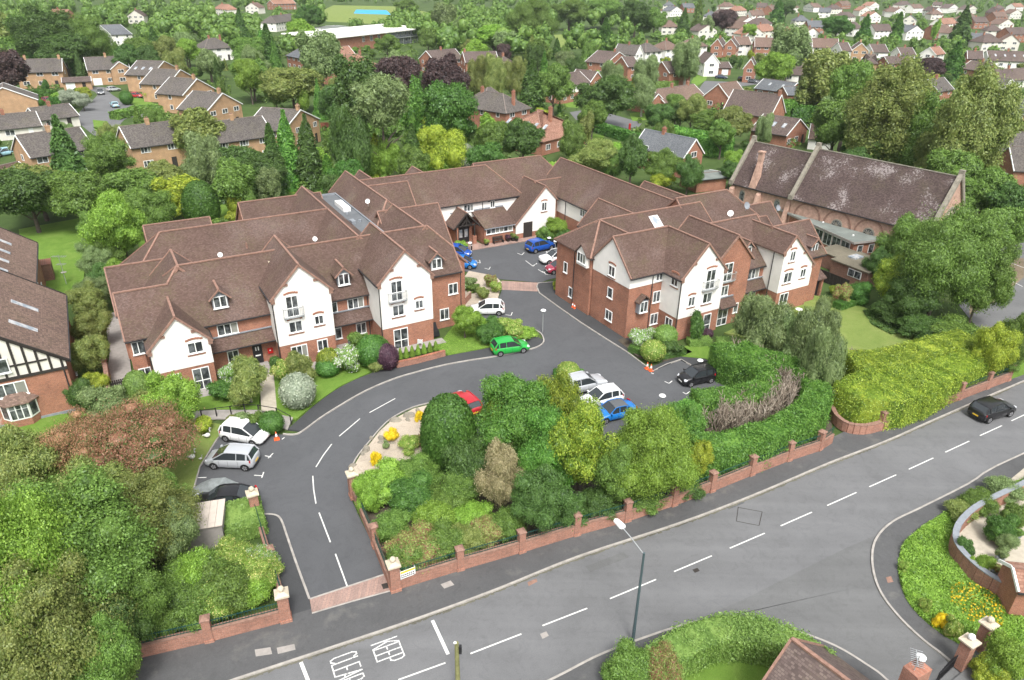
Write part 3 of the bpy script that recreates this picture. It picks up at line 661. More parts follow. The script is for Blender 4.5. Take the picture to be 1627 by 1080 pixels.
def kerb(pts, w=.14, h=.11, name='kerb', mat='kerb', z=0.0, closed=False):
 """row of kerb stones as one mesh, following a line"""
 m = MB(); pts = [Vector((p[0], p[1], 0)) for p in pts]
 L = []
 for i, p in enumerate(pts):
  d = (pts[min(i + 1, len(pts) - 1)] - pts[max(i - 1, 0)]).normalized(); L.append(Vector((-d.y, d.x, 0)) * w / 2)
 for i in range(len(pts) - 1):
  a, b = pts[i], pts[i + 1]; na, nb = L[i], L[i + 1]
  Z0 = Vector((0, 0, z - .05)); Z1 = Vector((0, 0, z + h))
  m.hull8([a - na + Z0, b - nb + Z0, b + nb + Z0, a + na + Z0, a - na + Z1, b - nb + Z1, b + nb + Z1, a + na + Z1])
 o = m.build(name, M_[mat]); tag(o, kind='structure'); return o
NK = [(-700, 1392), (200, 1138), (375, 1080), (540, 1025.4), (670.1, 981.4), (793.3, 935.7), (919.9, 884.7), (1079.9, 831.9), (1196, 788), (1315.7, 737), (1407, 701.8), (1483.5, 667.8), (1627, 605.6), (1900, 490), (2300, 330)]
SKW = [(500, 1290), (700, 1165), (877.7, 1080), (962, 1037.7), (1080, 995.7), (1143, 984.5), (1196, 986.7), (1255.9, 1000.7), (1326, 1027), (1379, 1058.8), (1407, 1080), (1460, 1135), (1500, 1200)]
SKE = [(2450, 420), (1950, 590), (1627, 721), (1537, 770.3), (1459.9, 809), (1417.7, 830), (1393, 854.8), (1385.3, 882.9), (1389.5, 918), (1403.6, 949.7), (1431.7, 984.9), (1466.9, 1018), (1495, 1039.4), (1530, 1068), (1580, 1110), (1640, 1180)]
nk = smooth_line(px(NK)); skw = smooth_line(px(SKW)); ske = smooth_line(px(SKE))
g = MB(); g.poly([(-900, -60, -.06), (900, -60, -.06), (2200, 2600, -.06), (-2200, 2600, -.06)]); tag(g.build('ground', M_['ground']), kind='structure')
road = sheet('road', nk + ske + list(reversed(skw)), 'tar', 0.0)
sheet('side_road', px([(1080, 997), (1180, 953), (1277, 904), (1345, 870), (1389.5, 851)]) + smooth_line(px(SKE[6:])) + list(reversed(smooth_line(px(SKW[4:])))), 'tar_old', 0.004)
kerb([p + Vector((0, 0, 0)) for p in nk]); kerb(ske); kerb(skw)
# lane centre dashes, each a marking of its own
DASH = [((568, 1107), (636.9, 1080.7)), ((633, 1080), (707.7, 1053)), ((747.5, 1038.4), (828.4, 1007.1)), ((861.8, 994), (932.9, 966.3)), ((969.1, 951.1), (1042.3, 920.5)), ((1071, 908), (1131, 882.9)), ((1159.5, 870.9), (1215, 847)), ((1240.4, 835.4), (1290, 813.6)), ((1314.3, 803), (1360.7, 782.3)), ((1381.4, 773.2), (1424, 754.2)), ((1444, 745.4), (1483, 727.4)), ((1502, 718.3), (1540, 700.7)), ((1557, 692), (1592, 676)), ((1607, 668.5), (1640, 653))]
DASH = DASH[1:]
def stripe(pts, w, z=.008, name='road_marking', k=1):
 pts = [Vector((p[0], p[1], z)) for p in pts]; m = MB()
 for i in range(len(pts) - 1):
  a, b = pts[i], pts[i + 1]; d = (b - a).normalized(); n = Vector((-d.y, d.x, 0)) * w / 2
  m.poly([a - n, b - n, b + n, a + n])
 o = m.build(name, M_['paint'], road); return o
for a, b in DASH: stripe(px([a, b]), .095)
stripe(px([(687, 985.5), (712, 1039.5)]), .2, name='road_marking')
stripe(px([(478, 1052), (491, 1085)]), .2, name='road_marking')
# KEEP CLEAR lettering
o = at(590.2, 1025.4); up = at(630.6, 1010.8) - o; rt_ = at(602.2, 1059.2) - o
def letter(ch, i, org, up, right, w=.075):
 G = {'K': [((0, 0), (0, 1)), ((.08, .45), (.9, 1)), ((.3, .6), (.9, 0))], 'E': [((0, 0), (0, 1)), ((0, 1), (.85, 1)), ((0, 0), (.85, 0)), ((0, .5), (.6, .5))],
   'P': [((0, 0), (0, 1)), ((0, 1), (.6, 1)), ((.6, 1), (.85, .88)), ((.85, .88), (.85, .6)), ((.85, .6), (.6, .48)), ((.6, .48), (0, .48))],
   'C': [((.85, .12), (.6, 0)), ((.6, 0), (.25, 0)), ((.25, 0), (0, .15)), ((0, .15), (0, .85)), ((0, .85), (.25, 1)), ((.25, 1), (.6, 1)), ((.6, 1), (.85, .88))],
   'L': [((0, 1), (0, 0)), ((0, 0), (.85, 0))], 'A': [((0, 0), (.42, 1)), ((.42, 1), (.85, 0)), ((.15, .35), (.7, .35))],
   'R': [((0, 0), (0, 1)), ((0, 1), (.6, 1)), ((.6, 1), (.85, .88)), ((.85, .88), (.85, .6)), ((.85, .6), (.6, .48)), ((.6, .48), (0, .48)), ((.4, .48), (.85, 0))]}[ch]
 m = MB(); U = up; Rr = right
 base = org + Rr * i
 for (x0, y0), (x1, y1) in G:
  a = base + Rr * x0 * .92 + U * y0; b = base + Rr * x1 * .92 + U * y1; d = (b - a).normalized(); n = Vector((-d.y, d.x, 0)) * w / 2; a = a - d * w / 2; b = b + d * w / 2
  m.poly([(q.x, q.y, .008 + .0004 * len(m.f)) for q in (a - n, b - n, b + n, a + n)])
 m.build('letter_' + ch.lower(), M_['paint_worn'], road)
mw, nt, b = mat_new('worn_road_paint'); n = noise(nt, 9, 4, .7, coord(nt)); r = ramp(nt, n.outputs[0], [(.38, (.15, .152, .157)), (.43, (.62, .62, .6))]); nt.links.new(r.outputs[0], b.inputs['Base Color']); b.inputs['Roughness'].default_value = .7; M_['paint_worn'] = mw
R4 = rt_ / 3.85
for i, c in enumerate('KEEP'): letter(c, i, o, up, R4)
o2 = at(524.5, 1048.5); up2 = at(565, 1033.5) - o2
for i, c in enumerate('CLEAR'): letter(c, i, o2, up2, R4)
# north pavement (raised) between kerb and boundary walls
WB1 = [(-700, 1310), (60, 1092), (212.8, 1048.2), (343, 1018.3), (462, 986.5), (496, 976), (622.7, 941), (730, 908), (826.7, 879.4), (914.6, 852), (993.7, 830), (1067.6, 806), (1127.5, 784.4), (1192.5, 758), (1252.3, 735), (1299.8, 719.3), (1322, 703), (1349, 690), (1386, 688), (1429.7, 671), (1476.8, 652.7), (1520.5, 636), (1564, 619), (1597.8, 607.3), (1650, 588), (1900, 470), (2300, 300)]
wb = px(WB1)
off_in = [p + Vector((-.35, .25, 0)) for p in wb]
sheet('pavement', nk + list(reversed(off_in)), 'pave_tar', .1, th=.15)
# verge of grass at the far right
sheet('verge', px([(1597, 607), (1627, 596), (1900, 474), (1900, 440), (1640, 560), (1600, 585)]), 'lawn', .13, th=.1)
# south pavements
sp_e = px([(2450, 470), (1950, 625), (1627, 762), (1560, 790), (1503, 815), (1470, 835), (1438, 862), (1427, 890), (1428, 920), (1440, 955), (1465, 985), (1500, 1012), (1530, 1030), (1580, 1075)])
sheet('pavement', smooth_line(px(SKE[:14])) + list(reversed(smooth_line(sp_e))), 'pave_tar', .1, th=.15)
sp_w = px([(500, 1345), (760, 1190), (940, 1090), (1020, 1045), (1080, 1022), (1140, 1005), (1200, 1005), (1250, 1020), (1300, 1045), (1350, 1075), (1380, 1100), (1430, 1160)])
sheet('pavement', skw + list(reversed(smooth_line(sp_w))), 'pave_tar', .1, th=.15)
# entrance threshold
th = sheet('entrance_strip', px([(492.4, 953.3), (610, 914.5), (622.7, 939), (496, 976)]), 'blockpave', .108, th=.2)
stripe_k = kerb(px([(492.4, 953.3), (610, 914.5)]), w=.12, h=.115); kerb(px([(496, 976), (560, 957), (622, 940)]), w=.1, h=.115)
# drive and car park
OUT = [(552, 934), (540, 938), (493, 953)]
DL = [(492, 953), (470, 893), (457, 854.8), (446.7, 826.6), (436, 818.9), (418.6, 818)]
dl = smooth_line(px(DL))
bay = px([(400, 826), (300, 818), (305, 790), (311, 766.8), (318, 742), (329, 724.6), (342, 703), (352, 688), (455, 690)])
NDK = [(450, 690), (466, 691), (480, 686), (510, 664), (540, 645), (580, 622), (623.3, 603.3), (660, 592), (700, 581.7), (740, 574), (786.7, 566.7), (825, 559), (850, 553), (861, 547), (864, 541), (860, 531), (850, 524.7), (838, 520)]
ndk = smooth_line(px(NDK))
park = px([(800, 509), (745, 505), (735, 488), (790, 478), (797, 462), (797, 446)])
EK = [(855, 450), (853, 456), (857, 466), (890, 490), (923.3, 513.3), (960, 537), (996.7, 560), (1036.7, 590), (1060, 579), (1082, 571.7), (1098, 581)]
ek = px(EK)
sheet('car_park', [gr(31.2, 66), gr(31.2, 74), gr(33.6, 74), gr(33.6, 86), gr(41.5, 85.9), gr(57.7, 85.9), gr(57.7, 72), gr(46.5, 70.9)] + px([(858, 449), (790, 443), (735, 430)]), 'tar_drive', .0)
island = px([(1150, 600), (1165, 625), (1175, 660), (1060, 700), (960, 720), (850, 720), (760, 700), (740, 660), (738, 640), (700, 637), (693, 638), (656.7, 646.7), (623, 664), (603, 682), (588, 700), (570, 722), (560, 740), (555.8, 763), (557, 790), (575, 830), (600, 878), (613, 915)])
drive = sheet('driveway', dl + bay + ndk + park + ek + island, 'tar_drive', .004)
kerb(dl); kerb(ndk, w=.13, h=.11); kerb(px([(930, 446.5), (855, 450), (853, 456), (857, 466), (890, 490), (923.3, 513.3), (960, 537), (996.7, 560), (1036.7, 590), (1060, 579), (1082, 571.7), (1098, 581)]), w=.13); kerb(px([(300, 818), (305, 790), (311, 766.8), (318, 742), (329, 724.6), (342, 703), (352, 688)]), w=.1); kerb(smooth_line(island and px([(693, 638), (656.7, 646.7), (623, 664), (603, 682), (588, 700), (570, 722), (560, 740), (555.8, 763)])), w=.1, h=.06)
# drive markings
for a, b in (((628, 633), (587, 655.5)), ((572, 665), (539, 693)), ((527, 705.5), (502, 742)), ((497, 756), (502, 800)), ((507, 814.5), (525, 861.5)), ((533, 880), (553, 935))):
 A, Bq = px([a, b]);
 if a[0] in (527, 497): stripe([A, (A + Bq) / 2 + (Vector((-.06, 0, 0)) if a[0] == 527 else Vector((-.05, .0, 0))), Bq], .09, z=.012)
 else: stripe([A, Bq], .09, z=.012)
def tmark(u, v, u1, v1, u2, v2, u3, v3): stripe(px([(u, v), (u1, v1)]), .09, .012); stripe(px([(u2, v2), (u3, v3)]), .09, .0125)
tmark(434, 720, 426, 728, 421, 724, 431, 726); tmark(419, 750, 416, 759, 404, 755, 418, 756)
stripe(px([(314, 759), (328, 758.5)]), .09, .012); stripe(px([(448, 698), (452, 695)]), .09, .012)
tmark(822, 357.5, 829, 363, 822, 362, 828, 360) if False else None
for q in (((822, 402), (829, 405), (833, 401)), ((770, 426), (777, 428), (779, 424)), ((754, 415), (763, 418), (762, 413)), ((840, 379.5), (848, 381.5), (848, 378)), ((855, 428), (863, 433), (870, 430)), ((862, 431), (868, 436), (875, 436)), ((803, 500), (812, 501), (814, 496)), ((1056, 606), (1063, 609), (1068, 605)), ((1085, 623), (1090, 626), (1096, 622)), ((835, 414), (847, 423), (853, 418)), ((1035, 592), (1037, 594), (1038.5, 593))):
 stripe(px(q), .09, .012)
stripe(px([(846, 422), (853, 419)]), .09, .012); stripe(px([(860, 431), (866, 433)]), .09, .0125)
# block-paved crossing strip
sheet('paved_crossing', px([(797, 446), (862, 449.5), (856, 463), (792, 460)]), 'blockpave', .02, th=.03)
sheet('paved_forecourt', [gr(41, 85.0), gr(57.4, 84.4), gr(57.4, 86.0), gr(50.4, 86.05), gr(45, 86.25), gr(44.6, 90), gr(41.2, 90), gr(40.4, 85.2)], 'blockpave', .11, th=.2)
# footways along the drive
LE = [(457, 683), (470, 672), (500, 645), (540, 616.7), (583, 596.7), (630, 583), (706.7, 567), (780, 553), (800, 545)]
fw_n = smooth_line(px(NDK[2:15])); le = smooth_line(px(LE))
sheet('footway', fw_n + px([(856, 537), (845, 534), (838, 541), (815, 546)]) + list(reversed(le)), 'pave_dark', .1, th=.15)
sheet('footway', px([(462, 985), (440, 926), (412, 826), (418.6, 818)]) + list(reversed(dl)) + px([(496, 976)]), 'pave_dark', .096, th=.15)
sheet('footway', px([(856, 451)] + EK[1:7]) + [gr(49.0, 49.9), gr(49, 53), gr(44.8, 53), gr(44.8, 60), gr(44.6, 66.4), gr(46.4, 66.8), gr(46.6, 70.3)], 'pave_dark', .1, th=.15)
sheet('footway', px([(1036.7, 590), (1080, 571.7), (1098, 581), (1125, 574), (1100, 562), (1080, 566), (1036, 583)]), 'pave_dark', .1, th=.15)
# lawns and beds
def lawn(pts, mat='lawn', z=.12, name='lawn'): return sheet(name, pts, mat, z, th=.2)
lawn(px([(310, 652), (410, 652), (418, 598), (400, 590), (330, 610), (300, 630)]))
lawn(px([(420, 598), (432, 594), (560, 575), (600, 585), (583, 595), (540, 615), (500, 643), (470, 668), (441, 660)]))
lawn(px([(690, 552), (700, 545), (735, 500), (760, 510), (835, 522), (845, 532), (838, 540), (800, 545), (780, 552), (712, 566)]))
lawn(px([(280, 700), (306, 668), (440, 690), (352, 690), (341, 702), (328, 724), (317, 742), (310, 767), (304, 790), (299, 816), (285, 830), (230, 800)]), 'lawn2')
sheet('path', px([(412, 598), (435, 594), (441, 661), (416, 656)]), 'slab', .135, th=.1)
sheet('path', px([(306, 655), (345, 653), (410, 653), (466, 665), (457, 684), (440, 678), (400, 668), (345, 667), (306, 670)]), 'slab_g', .135, th=.1)
sheet('path', [gr(9, 66), gr(10.3, 66), gr(10.4, 63.4), gr(9.2, 63.4)], 'slab_g', .14, th=.1)
sheet('patio', [gr(1, 63.5), gr(5.3, 63.5), gr(5.2, 61.9), gr(3.2, 62)], 'slab_g', .14, th=.1)
sheet('patio', [gr(12, 63.6), gr(17, 63.6), gr(17, 66), gr(21.2, 66), gr(21.2, 62.4), gr(27.6, 62.4), gr(27.6, 61.2), gr(17, 61.4), gr(12, 62.4)], 'slab_g', .14, th=.1)
sheet('gravel_bed', px([(716, 470), (745, 432), (772, 437), (790, 443), (797, 450), (791, 476), (740, 488), (734, 485)]), 'gravel', .16, th=.2)
sheet('gravel_bed', px([(693, 641), (656.7, 650), (623, 668), (603, 686), (590, 703), (572, 725), (562, 742), (558, 763), (580, 768), (640, 740), (700, 735), (740, 720), (738, 645)]), 'gravel', .07, th=.2)
sheet('flower_bed', px([(562, 768), (700, 730), (900, 720), (1150, 650), (1320, 640), (1322, 690), (1300, 715), (1127, 780), (993, 825), (830, 875), (732, 903), (632, 930)]), 'soil', .05, th=.2)
sheet('flower_bed', [gr(44.9, 49.4), gr(49, 49.4), gr(49, 47.2), gr(45.4, 47.0), gr(43.4, 49.2), gr(43.8, 53), gr(44.7, 53.2)], 'soil', .13, th=.2)
lawn(px([(1290, 470), (1335, 475), (1400, 500), (1480, 525), (1560, 540), (1530, 560), (1400, 560), (1330, 610), (1290, 560), (1150, 530)]) , 'lawn2')
lawn(px([(1060, 560), (1110, 545), (1150, 560), (1130, 572), (1085, 568)]), 'lawn', .13)
# far left gardens
lawn(px([(0, 672), (130, 655), (200, 690), (150, 760), (60, 840), (-60, 860), (-200, 760), (-200, 690)]), 'lawn', .1)
lawn(px([(30, 365), (128, 347), (140, 345), (132, 470), (90, 490), (40, 440)]), 'lawn', .1)
lawn(px([(215, 375), (330, 330), (470, 290), (520, 300), (430, 350), (230, 420)]), 'lawn', .1)
sheet('path', px([(165, 500), (195, 495), (212, 610), (225, 640), (165, 640), (175, 560)]), 'slab_g', .12, th=.1)
# verge and gardens bottom right
vg = smooth_line(sp_e[1:])
lawn(smooth_line(sp_e[2:]) + px([(1627, 1080), (1800, 1080), (1800, 690)]), 'lawn', .12, 'verge')
sheet('patio', px([(1517, 850), (1560, 800), (1627, 745), (1760, 700), (1760, 960), (1627, 960), (1570, 940), (1525, 900)]), 'slab', .14, th=.1)
sheet('driveway', px([(1560, 1010), (1530, 1068), (1480, 1110), (1627, 1160), (1660, 1040)]), 'tar_old', .13, th=.1)
sheet('lawn', px([(940, 1092), (1020, 1047), (1140, 1007), (1200, 1007), (1250, 1022), (1300, 1047), (1380, 1102), (1300, 1200), (900, 1250)]), 'lawn', .11, th=.1)
# details on the road: patches, manholes, gullies
def patch(pts, mat, z): return sheet('road_patch', px(pts), mat, z)
patch([(405, 1009), (435, 1006), (437, 1022), (425, 1036), (405, 1036)], 'pave_tar', .104); patch([(440, 1031), (468, 1025), (470, 1034), (442, 1041)], 'slab_g', .108); patch([(405, 1034), (430, 1030), (433, 1041), (407, 1045)], 'slab_g', .109)
patch([(838, 925), (852, 919), (854, 924), (840, 931)], 'ridge', .006); patch([(858, 1007), (868, 1003), (872, 1010), (862, 1015)], 'slab_g', .006)
patch([(1407, 919), (1415, 917), (1419, 926), (1410, 928)], 'ridge', .106); patch([(606, 930), (617, 927), (621, 935), (609, 938)], 'dark', .115)
patch([(672, 905), (0, 0)][:1] + [(690, 900), (689, 903), (674, 908)], 'dark', .106) if False else None
for q in ([(1172, 806), (1211, 813), (1206, 835), (1170, 828), (1173, 805)],):
 P = [Vector((p.x, p.y, .0085)) for p in px(q)]; m = MB()
 for a, b in zip(P, P[1:]): d = (b - a).normalized(); n = Vector((-d.y, d.x, 0)) * .025; m.poly([a - n, b - n, b + n, a + n])
 m.build('sealed_joint', M_['dark'], road)
M_['dirt'] = tarmac('gutter_dirt', (.12, .115, .09), .4, .35)
for L, sg in ((nk, -1), (ske, 1)):
 m = MB(); r5 = random.Random(3)
 for i in range(len(L) - 1):
  for j in range(6):
   a = L[i].lerp(L[i + 1], j / 6); b = L[i].lerp(L[i + 1], (j + 1) / 6); d = (b - a).normalized(); n = Vector((-d.y, d.x, 0)) * sg; w0, w1 = r5.uniform(.12, .3), r5.uniform(.12, .3)
   m.poly([(q.x, q.y, .0062) for q in (a + n * .07, b + n * .07, b + n * w1, a + n * w0)])
 tag(m.build('gutter_dirt', M_['dirt']), kind='structure')
patch([(1150, 800), (1175, 790), (1183, 799), (1158, 809)], 'tar_drive', .0058); patch([(930, 900), (990, 877), (1000, 885), (938, 909)], 'tar_old', .0058); patch([(1270, 745), (1330, 722), (1345, 733), (1283, 757)], 'tar_old', .0058); patch([(700, 930), (716, 924), (722, 931), (706, 937)], 'slab_g', .108); patch([(1100, 905), (1108, 902), (1112, 907), (1104, 910)], 'dark', .0075); patch([(640, 775), (648, 773), (650, 779), (642, 781)], 'dark', .011) if False else None
# ------------------------------------------------------------------ vegetation kit
rng = np.random.default_rng(11)
def foliage(name, dark, mid, light, var=.62, trans=.3, hue=0.0, spots=None):
 g_ = 1 if 'petal' in name or 'twig' in name or 'silver' in name else 2.1
 dark, mid, light = [(c[0] * g_, c[1] * g_, c[2] * g_ * .9) for c in (dark, mid, light)]
 m = bpy.data.materials.new(name); m.use_nodes = True; nt = m.node_tree; nt.nodes.clear()
 out = nt.nodes.new('ShaderNodeOutputMaterial'); ge = nt.nodes.new('ShaderNodeNewGeometry'); oi = nt.nodes.new('ShaderNodeObjectInfo')
 n = noise(nt, 1.3, 4, .7, coord(nt));
 add = N(nt, 'ShaderNodeMath', operation='MULTIPLY'); nt.links.new(ge.outputs['Random Per Island'], add.inputs[0]); add.inputs[1].default_value = var
 a2 = N(nt, 'ShaderNodeMath', operation='MULTIPLY_ADD'); nt.links.new(n.outputs[0], a2.inputs[0]); a2.inputs[1].default_value = 1.5; nt.links.new(add.outputs[0], a2.inputs[2])
 a3 = N(nt, 'ShaderNodeMath', operation='SUBTRACT'); nt.links.new(a2.outputs[0], a3.inputs[0]); a3.inputs[1].default_value = .52
 r = ramp(nt, a3.outputs[0], [(.1, dark), (.5, mid), (.95, light)])
 hsn = nt.nodes.new('ShaderNodeHueSaturation'); mr = nt.nodes.new('ShaderNodeMapRange'); nt.links.new(oi.outputs['Random'], mr.inputs[0]); mr.inputs[3].default_value = .85; mr.inputs[4].default_value = 1.18
 nt.links.new(mr.outputs[0], hsn.inputs['Value'])
 mh = nt.nodes.new('ShaderNodeMapRange'); nt.links.new(oi.outputs['Random'], mh.inputs[0]); mh.inputs[3].default_value = .492; mh.inputs[4].default_value = .508; nt.links.new(mh.outputs[0], hsn.inputs['Hue'])
 nt.links.new(r.outputs[0], hsn.inputs['Color']); col = hsn.outputs[0]
 if spots:
  sr = ramp(nt, ge.outputs['Random Per Island'], [(0, (1, 1, 1)), (spots[1], (0, 0, 0))], 'CONSTANT'); col = mixc(nt, sr.outputs[0], col, spots[0])
 d = nt.nodes.new('ShaderNodeBsdfDiffuse'); t = nt.nodes.new('ShaderNodeBsdfTranslucent'); mx = nt.nodes.new('ShaderNodeMixShader'); mx.inputs[0].default_value = trans
 gl = nt.nodes.new('ShaderNodeBsdfGlossy'); gl.inputs['Roughness'].default_value = .45; gl.inputs['Color'].default_value = (.8, .85, .9, 1); mg = nt.nodes.new('ShaderNodeMixShader'); mg.inputs[0].default_value = .025
 nt.links.new(col, d.inputs[0]); nt.links.new(col, t.inputs[0]); nt.links.new(d.outputs[0], mx.inputs[1]); nt.links.new(t.outputs[0], mx.inputs[2])
 nt.links.new(mx.outputs[0], mg.inputs[1]); nt.links.new(gl.outputs[0], mg.inputs[2]); nt.links.new(mg.outputs[0], out.inputs[0]); return m
FO = {
 'mid': foliage('leaf_mid', (.03, .055, .012), (.062, .108, .022), (.115, .18, .045)),
 'dark': foliage('leaf_dark', (.018, .038, .01), (.038, .074, .018), (.07, .12, .035)),
 'bright': foliage('leaf_bright', (.045, .09, .012), (.095, .165, .024), (.17, .26, .05)),
 'yellow': foliage('leaf_yellow', (.06, .095, .012), (.135, .17, .02), (.25, .28, .04)),
 'olive': foliage('leaf_olive', (.05, .075, .018), (.095, .12, .035), (.16, .18, .06)),
 'grey': foliage('leaf_greygreen', (.045, .07, .03), (.088, .125, .05), (.15, .195, .09)),
 'silver': foliage('leaf_silver', (.16, .2, .15), (.3, .35, .28), (.5, .54, .46)),
 'copper': foliage('leaf_copper', (.018, .012, .014), (.038, .024, .026), (.075, .05, .05)),
 'purple': foliage('leaf_purple', (.02, .01, .018), (.045, .02, .035), (.09, .05, .07)),
 'acer': foliage('leaf_reddish', (.055, .05, .022), (.15, .075, .05), (.25, .14, .095), spots=((.1, .16, .04), .3)),
 'clip': foliage('leaf_clipped', (.018, .048, .01), (.036, .085, .016), (.065, .13, .03)),
 'clip2': foliage('leaf_clipped_light', (.05, .09, .02), (.085, .14, .035), (.13, .19, .055)),
 'gold': foliage('leaf_gold', (.035, .065, .01), (.09, .13, .016), (.2, .235, .035)),
 'cypress': foliage('leaf_cypress', (.022, .06, .012), (.05, .118, .02), (.1, .19, .04)),
 'flower_y': foliage('petal_yellow', (.45, .32, .01), (.7, .5, .02), (.8, .62, .05), trans=.2),
 'flower_w': foliage('petal_white', (.5, .5, .45), (.7, .7, .66), (.8, .8, .78), trans=.2),
 'mixw': foliage('leaf_white_flowers', (.04, .09, .02), (.09, .16, .04), (.15, .22, .07), spots=((.7, .7, .68), .22)),
 'mixy': foliage('leaf_yellow_flowers', (.05, .1, .02), (.1, .16, .03), (.16, .22, .05), spots=((.62, .6, .22), .16)),
 'mixr': foliage('leaf_red_tips', (.05, .08, .02), (.11, .14, .04), (.18, .2, .07), spots=((.3, .13, .09), .3)),
 'dead': foliage('dead_twigs', (.13, .1, .085), (.25, .205, .18), (.38, .33, .3), trans=.0),
 'brown': foliage('leaf_browned', (.07, .07, .035), (.14, .12, .07), (.22, .19, .13)),
}
M_['bark'] = plain('bark', (.11, .09, .075), .9, .15, var=.3, vs=3)
M_['bark_w'] = plain('bark_pale', (.4, .38, .35), .85, .15, var=.3, vs=3)
def unit(a): return a / np.maximum(np.linalg.norm(a, axis=1, keepdims=True), 1e-9)
def quads(C, Nn, size, aspect=.55, hang=0.0, rs=rng, lift=0.0):
 """rhombic leaf faces at C, roughly normal to Nn"""
 n = len(C); nn = unit(Nn + rs.normal(0, .55, (n, 3)))
 t = rs.normal(0, 1, (n, 3)); t[:, 2] -= hang * 2.2; t[:, 2] += lift
 if hang or lift: t = unit(t)
 t = unit(t - nn * (t * nn).sum(1, keepdims=True)); b = np.cross(nn, t)
 s = (size * rs.uniform(.45, 1.5, n))[:, None]
 return np.stack([C + t * s, C + b * s * aspect, C - t * s, C - b * s * aspect], 1).reshape(-1, 3)
def mesh_np(name, V, quadsN, extra=None, mats=()):
 """V: 4*quadsN verts of quads, extra (verts, faces, matidx) list appended"""
 nv = len(V); faces = quadsN; loops = 4 * quadsN
 lv = np.arange(nv, dtype=np.int32); ls = np.arange(0, loops, 4, dtype=np.int32); lt = np.full(quadsN, 4, np.int32); mi = np.zeros(quadsN, np.int32); sm = np.zeros(quadsN, bool)
 if extra:
  ev = np.array([tuple(p) for p in extra[0]], float).reshape(-1, 3); V = np.vstack([V, ev]); el = []; es = []; et = []
  for f in extra[1]:
   es.append(loops); loops += len(f); et.append(len(f)); el += [i + nv for i in f]
  lv = np.concatenate([lv, np.array(el, np.int32)]); ls = np.concatenate([ls, np.array(es, np.int32)]); lt = np.concatenate([lt, np.array(et, np.int32)]); mi = np.concatenate([mi, np.array(extra[2], np.int32)]); sm = np.concatenate([sm, np.ones(len(et), bool)])
 me = bpy.data.meshes.new(name); me.vertices.add(len(V)); me.vertices.foreach_set('co', V.astype(np.float32).ravel())
 me.loops.add(len(lv)); me.loops.foreach_set('vertex_index', lv); me.polygons.add(len(ls)); me.polygons.foreach_set('loop_start', ls)
 me.polygons.foreach_set('loop_total', lt)
 for q in mats: me.materials.append(q)
 me.polygons.foreach_set('material_index', mi); me.update(calc_edges=True); return me
def lobes_crown(nl, rx, ry, rz, cz, lr=.42, shape='round', rs=rng):
 L = []
 for i in range(nl):
  for _ in range(30):
   p = rs.normal(0, 1, 3); p /= np.linalg.norm(p); q = rs.uniform(.35, .9) ** .8
   c = p * q
   if c[2] < -.55: continue
   break
  r = lr * rs.uniform(.55, 1.3) * (1 - .25 * abs(c[2]))
  if shape == 'cone': k = max(.12, 1 - (c[2] * .5 + .5) * 1.0); c[:2] *= k * 1.3; r *= (.35 + k)
  if shape == 'oval': c[2] *= 1.15
  L.append((c[0] * rx, c[1] * ry, cz + c[2] * rz, r * rx, r * ry, r * rz))
 L.append((0, 0, cz, rx * .62, ry * .62, rz * .7)); return L
def crown_leaves(L, n, size, aspect=.55, hang=0, lift=0, rs=rng, rough=.16, nb=40):
 """leaves on the outside of the union of lobes, gathered in sprays"""
 A = np.array([l[3] * l[4] + l[3] * l[5] for l in L]); pr = A / A.sum(); arr = np.array(L)
 idx = rs.choice(len(L), n * 2, p=pr); d = unit(rs.normal(0, 1, (n * 2, 3))); d[:, 2] = np.abs(d[:, 2]) * np.where(rs.uniform(0, 1, n * 2) < .75, 1, -1)
 nz = np.sin(d[:, 0] * 7 + arr[idx, 0] * 3) * np.sin(d[:, 1] * 6 + arr[idx, 1] * 5) * np.sin(d[:, 2] * 8 + 1.7)
 n2_ = np.sin(d[:, 0] * 19 + arr[idx, 2] * 7) * np.sin(d[:, 1] * 17 + arr[idx, 0] * 9) * np.sin(d[:, 2] * 18)
 rr = 1 + rs.normal(-.02, rough * .65, (n * 2, 1)) + nz[:, None] * .24 + n2_[:, None] * .16
 P = arr[idx, :3] + d * arr[idx, 3:6] * rr
 keep = np.ones(n * 2, bool)
 for l in L:
  q = ((P - np.array(l[:3])) / np.array(l[3:6])); keep &= (q ** 2).sum(1) > .60
 P = P[keep][:n]; d = d[keep][:n]
 dn = unit(d / arr[idx[keep][:n], 3:6]); return quads(P, dn + np.array([0, 0, .35]), size, aspect, hang, rs, lift)
def core_faces(L, k=.84, nu=9, nvv=6):
 v = []; f = []; mi = []
 for l in L:
  n0 = len(v)
  for i in range(nvv + 1):
   a = -math.pi / 2 + math.pi * i / nvv
   for j in range(nu):
    b = 2 * math.pi * j / nu; w = k * (1 + .12 * math.sin(3 * b + i * 1.3 + l[0]))
    v.append((l[0] + l[3] * w * math.cos(a) * math.cos(b), l[1] + l[4] * w * math.cos(a) * math.sin(b), l[2] + l[5] * w * math.sin(a)))
  for i in range(nvv):
   for j in range(nu): f.append((n0 + i * nu + j, n0 + i * nu + (j + 1) % nu, n0 + (i + 1) * nu + (j + 1) % nu, n0 + (i + 1) * nu + j)); mi.append(0)
 return v, f, mi
PROTO = {}
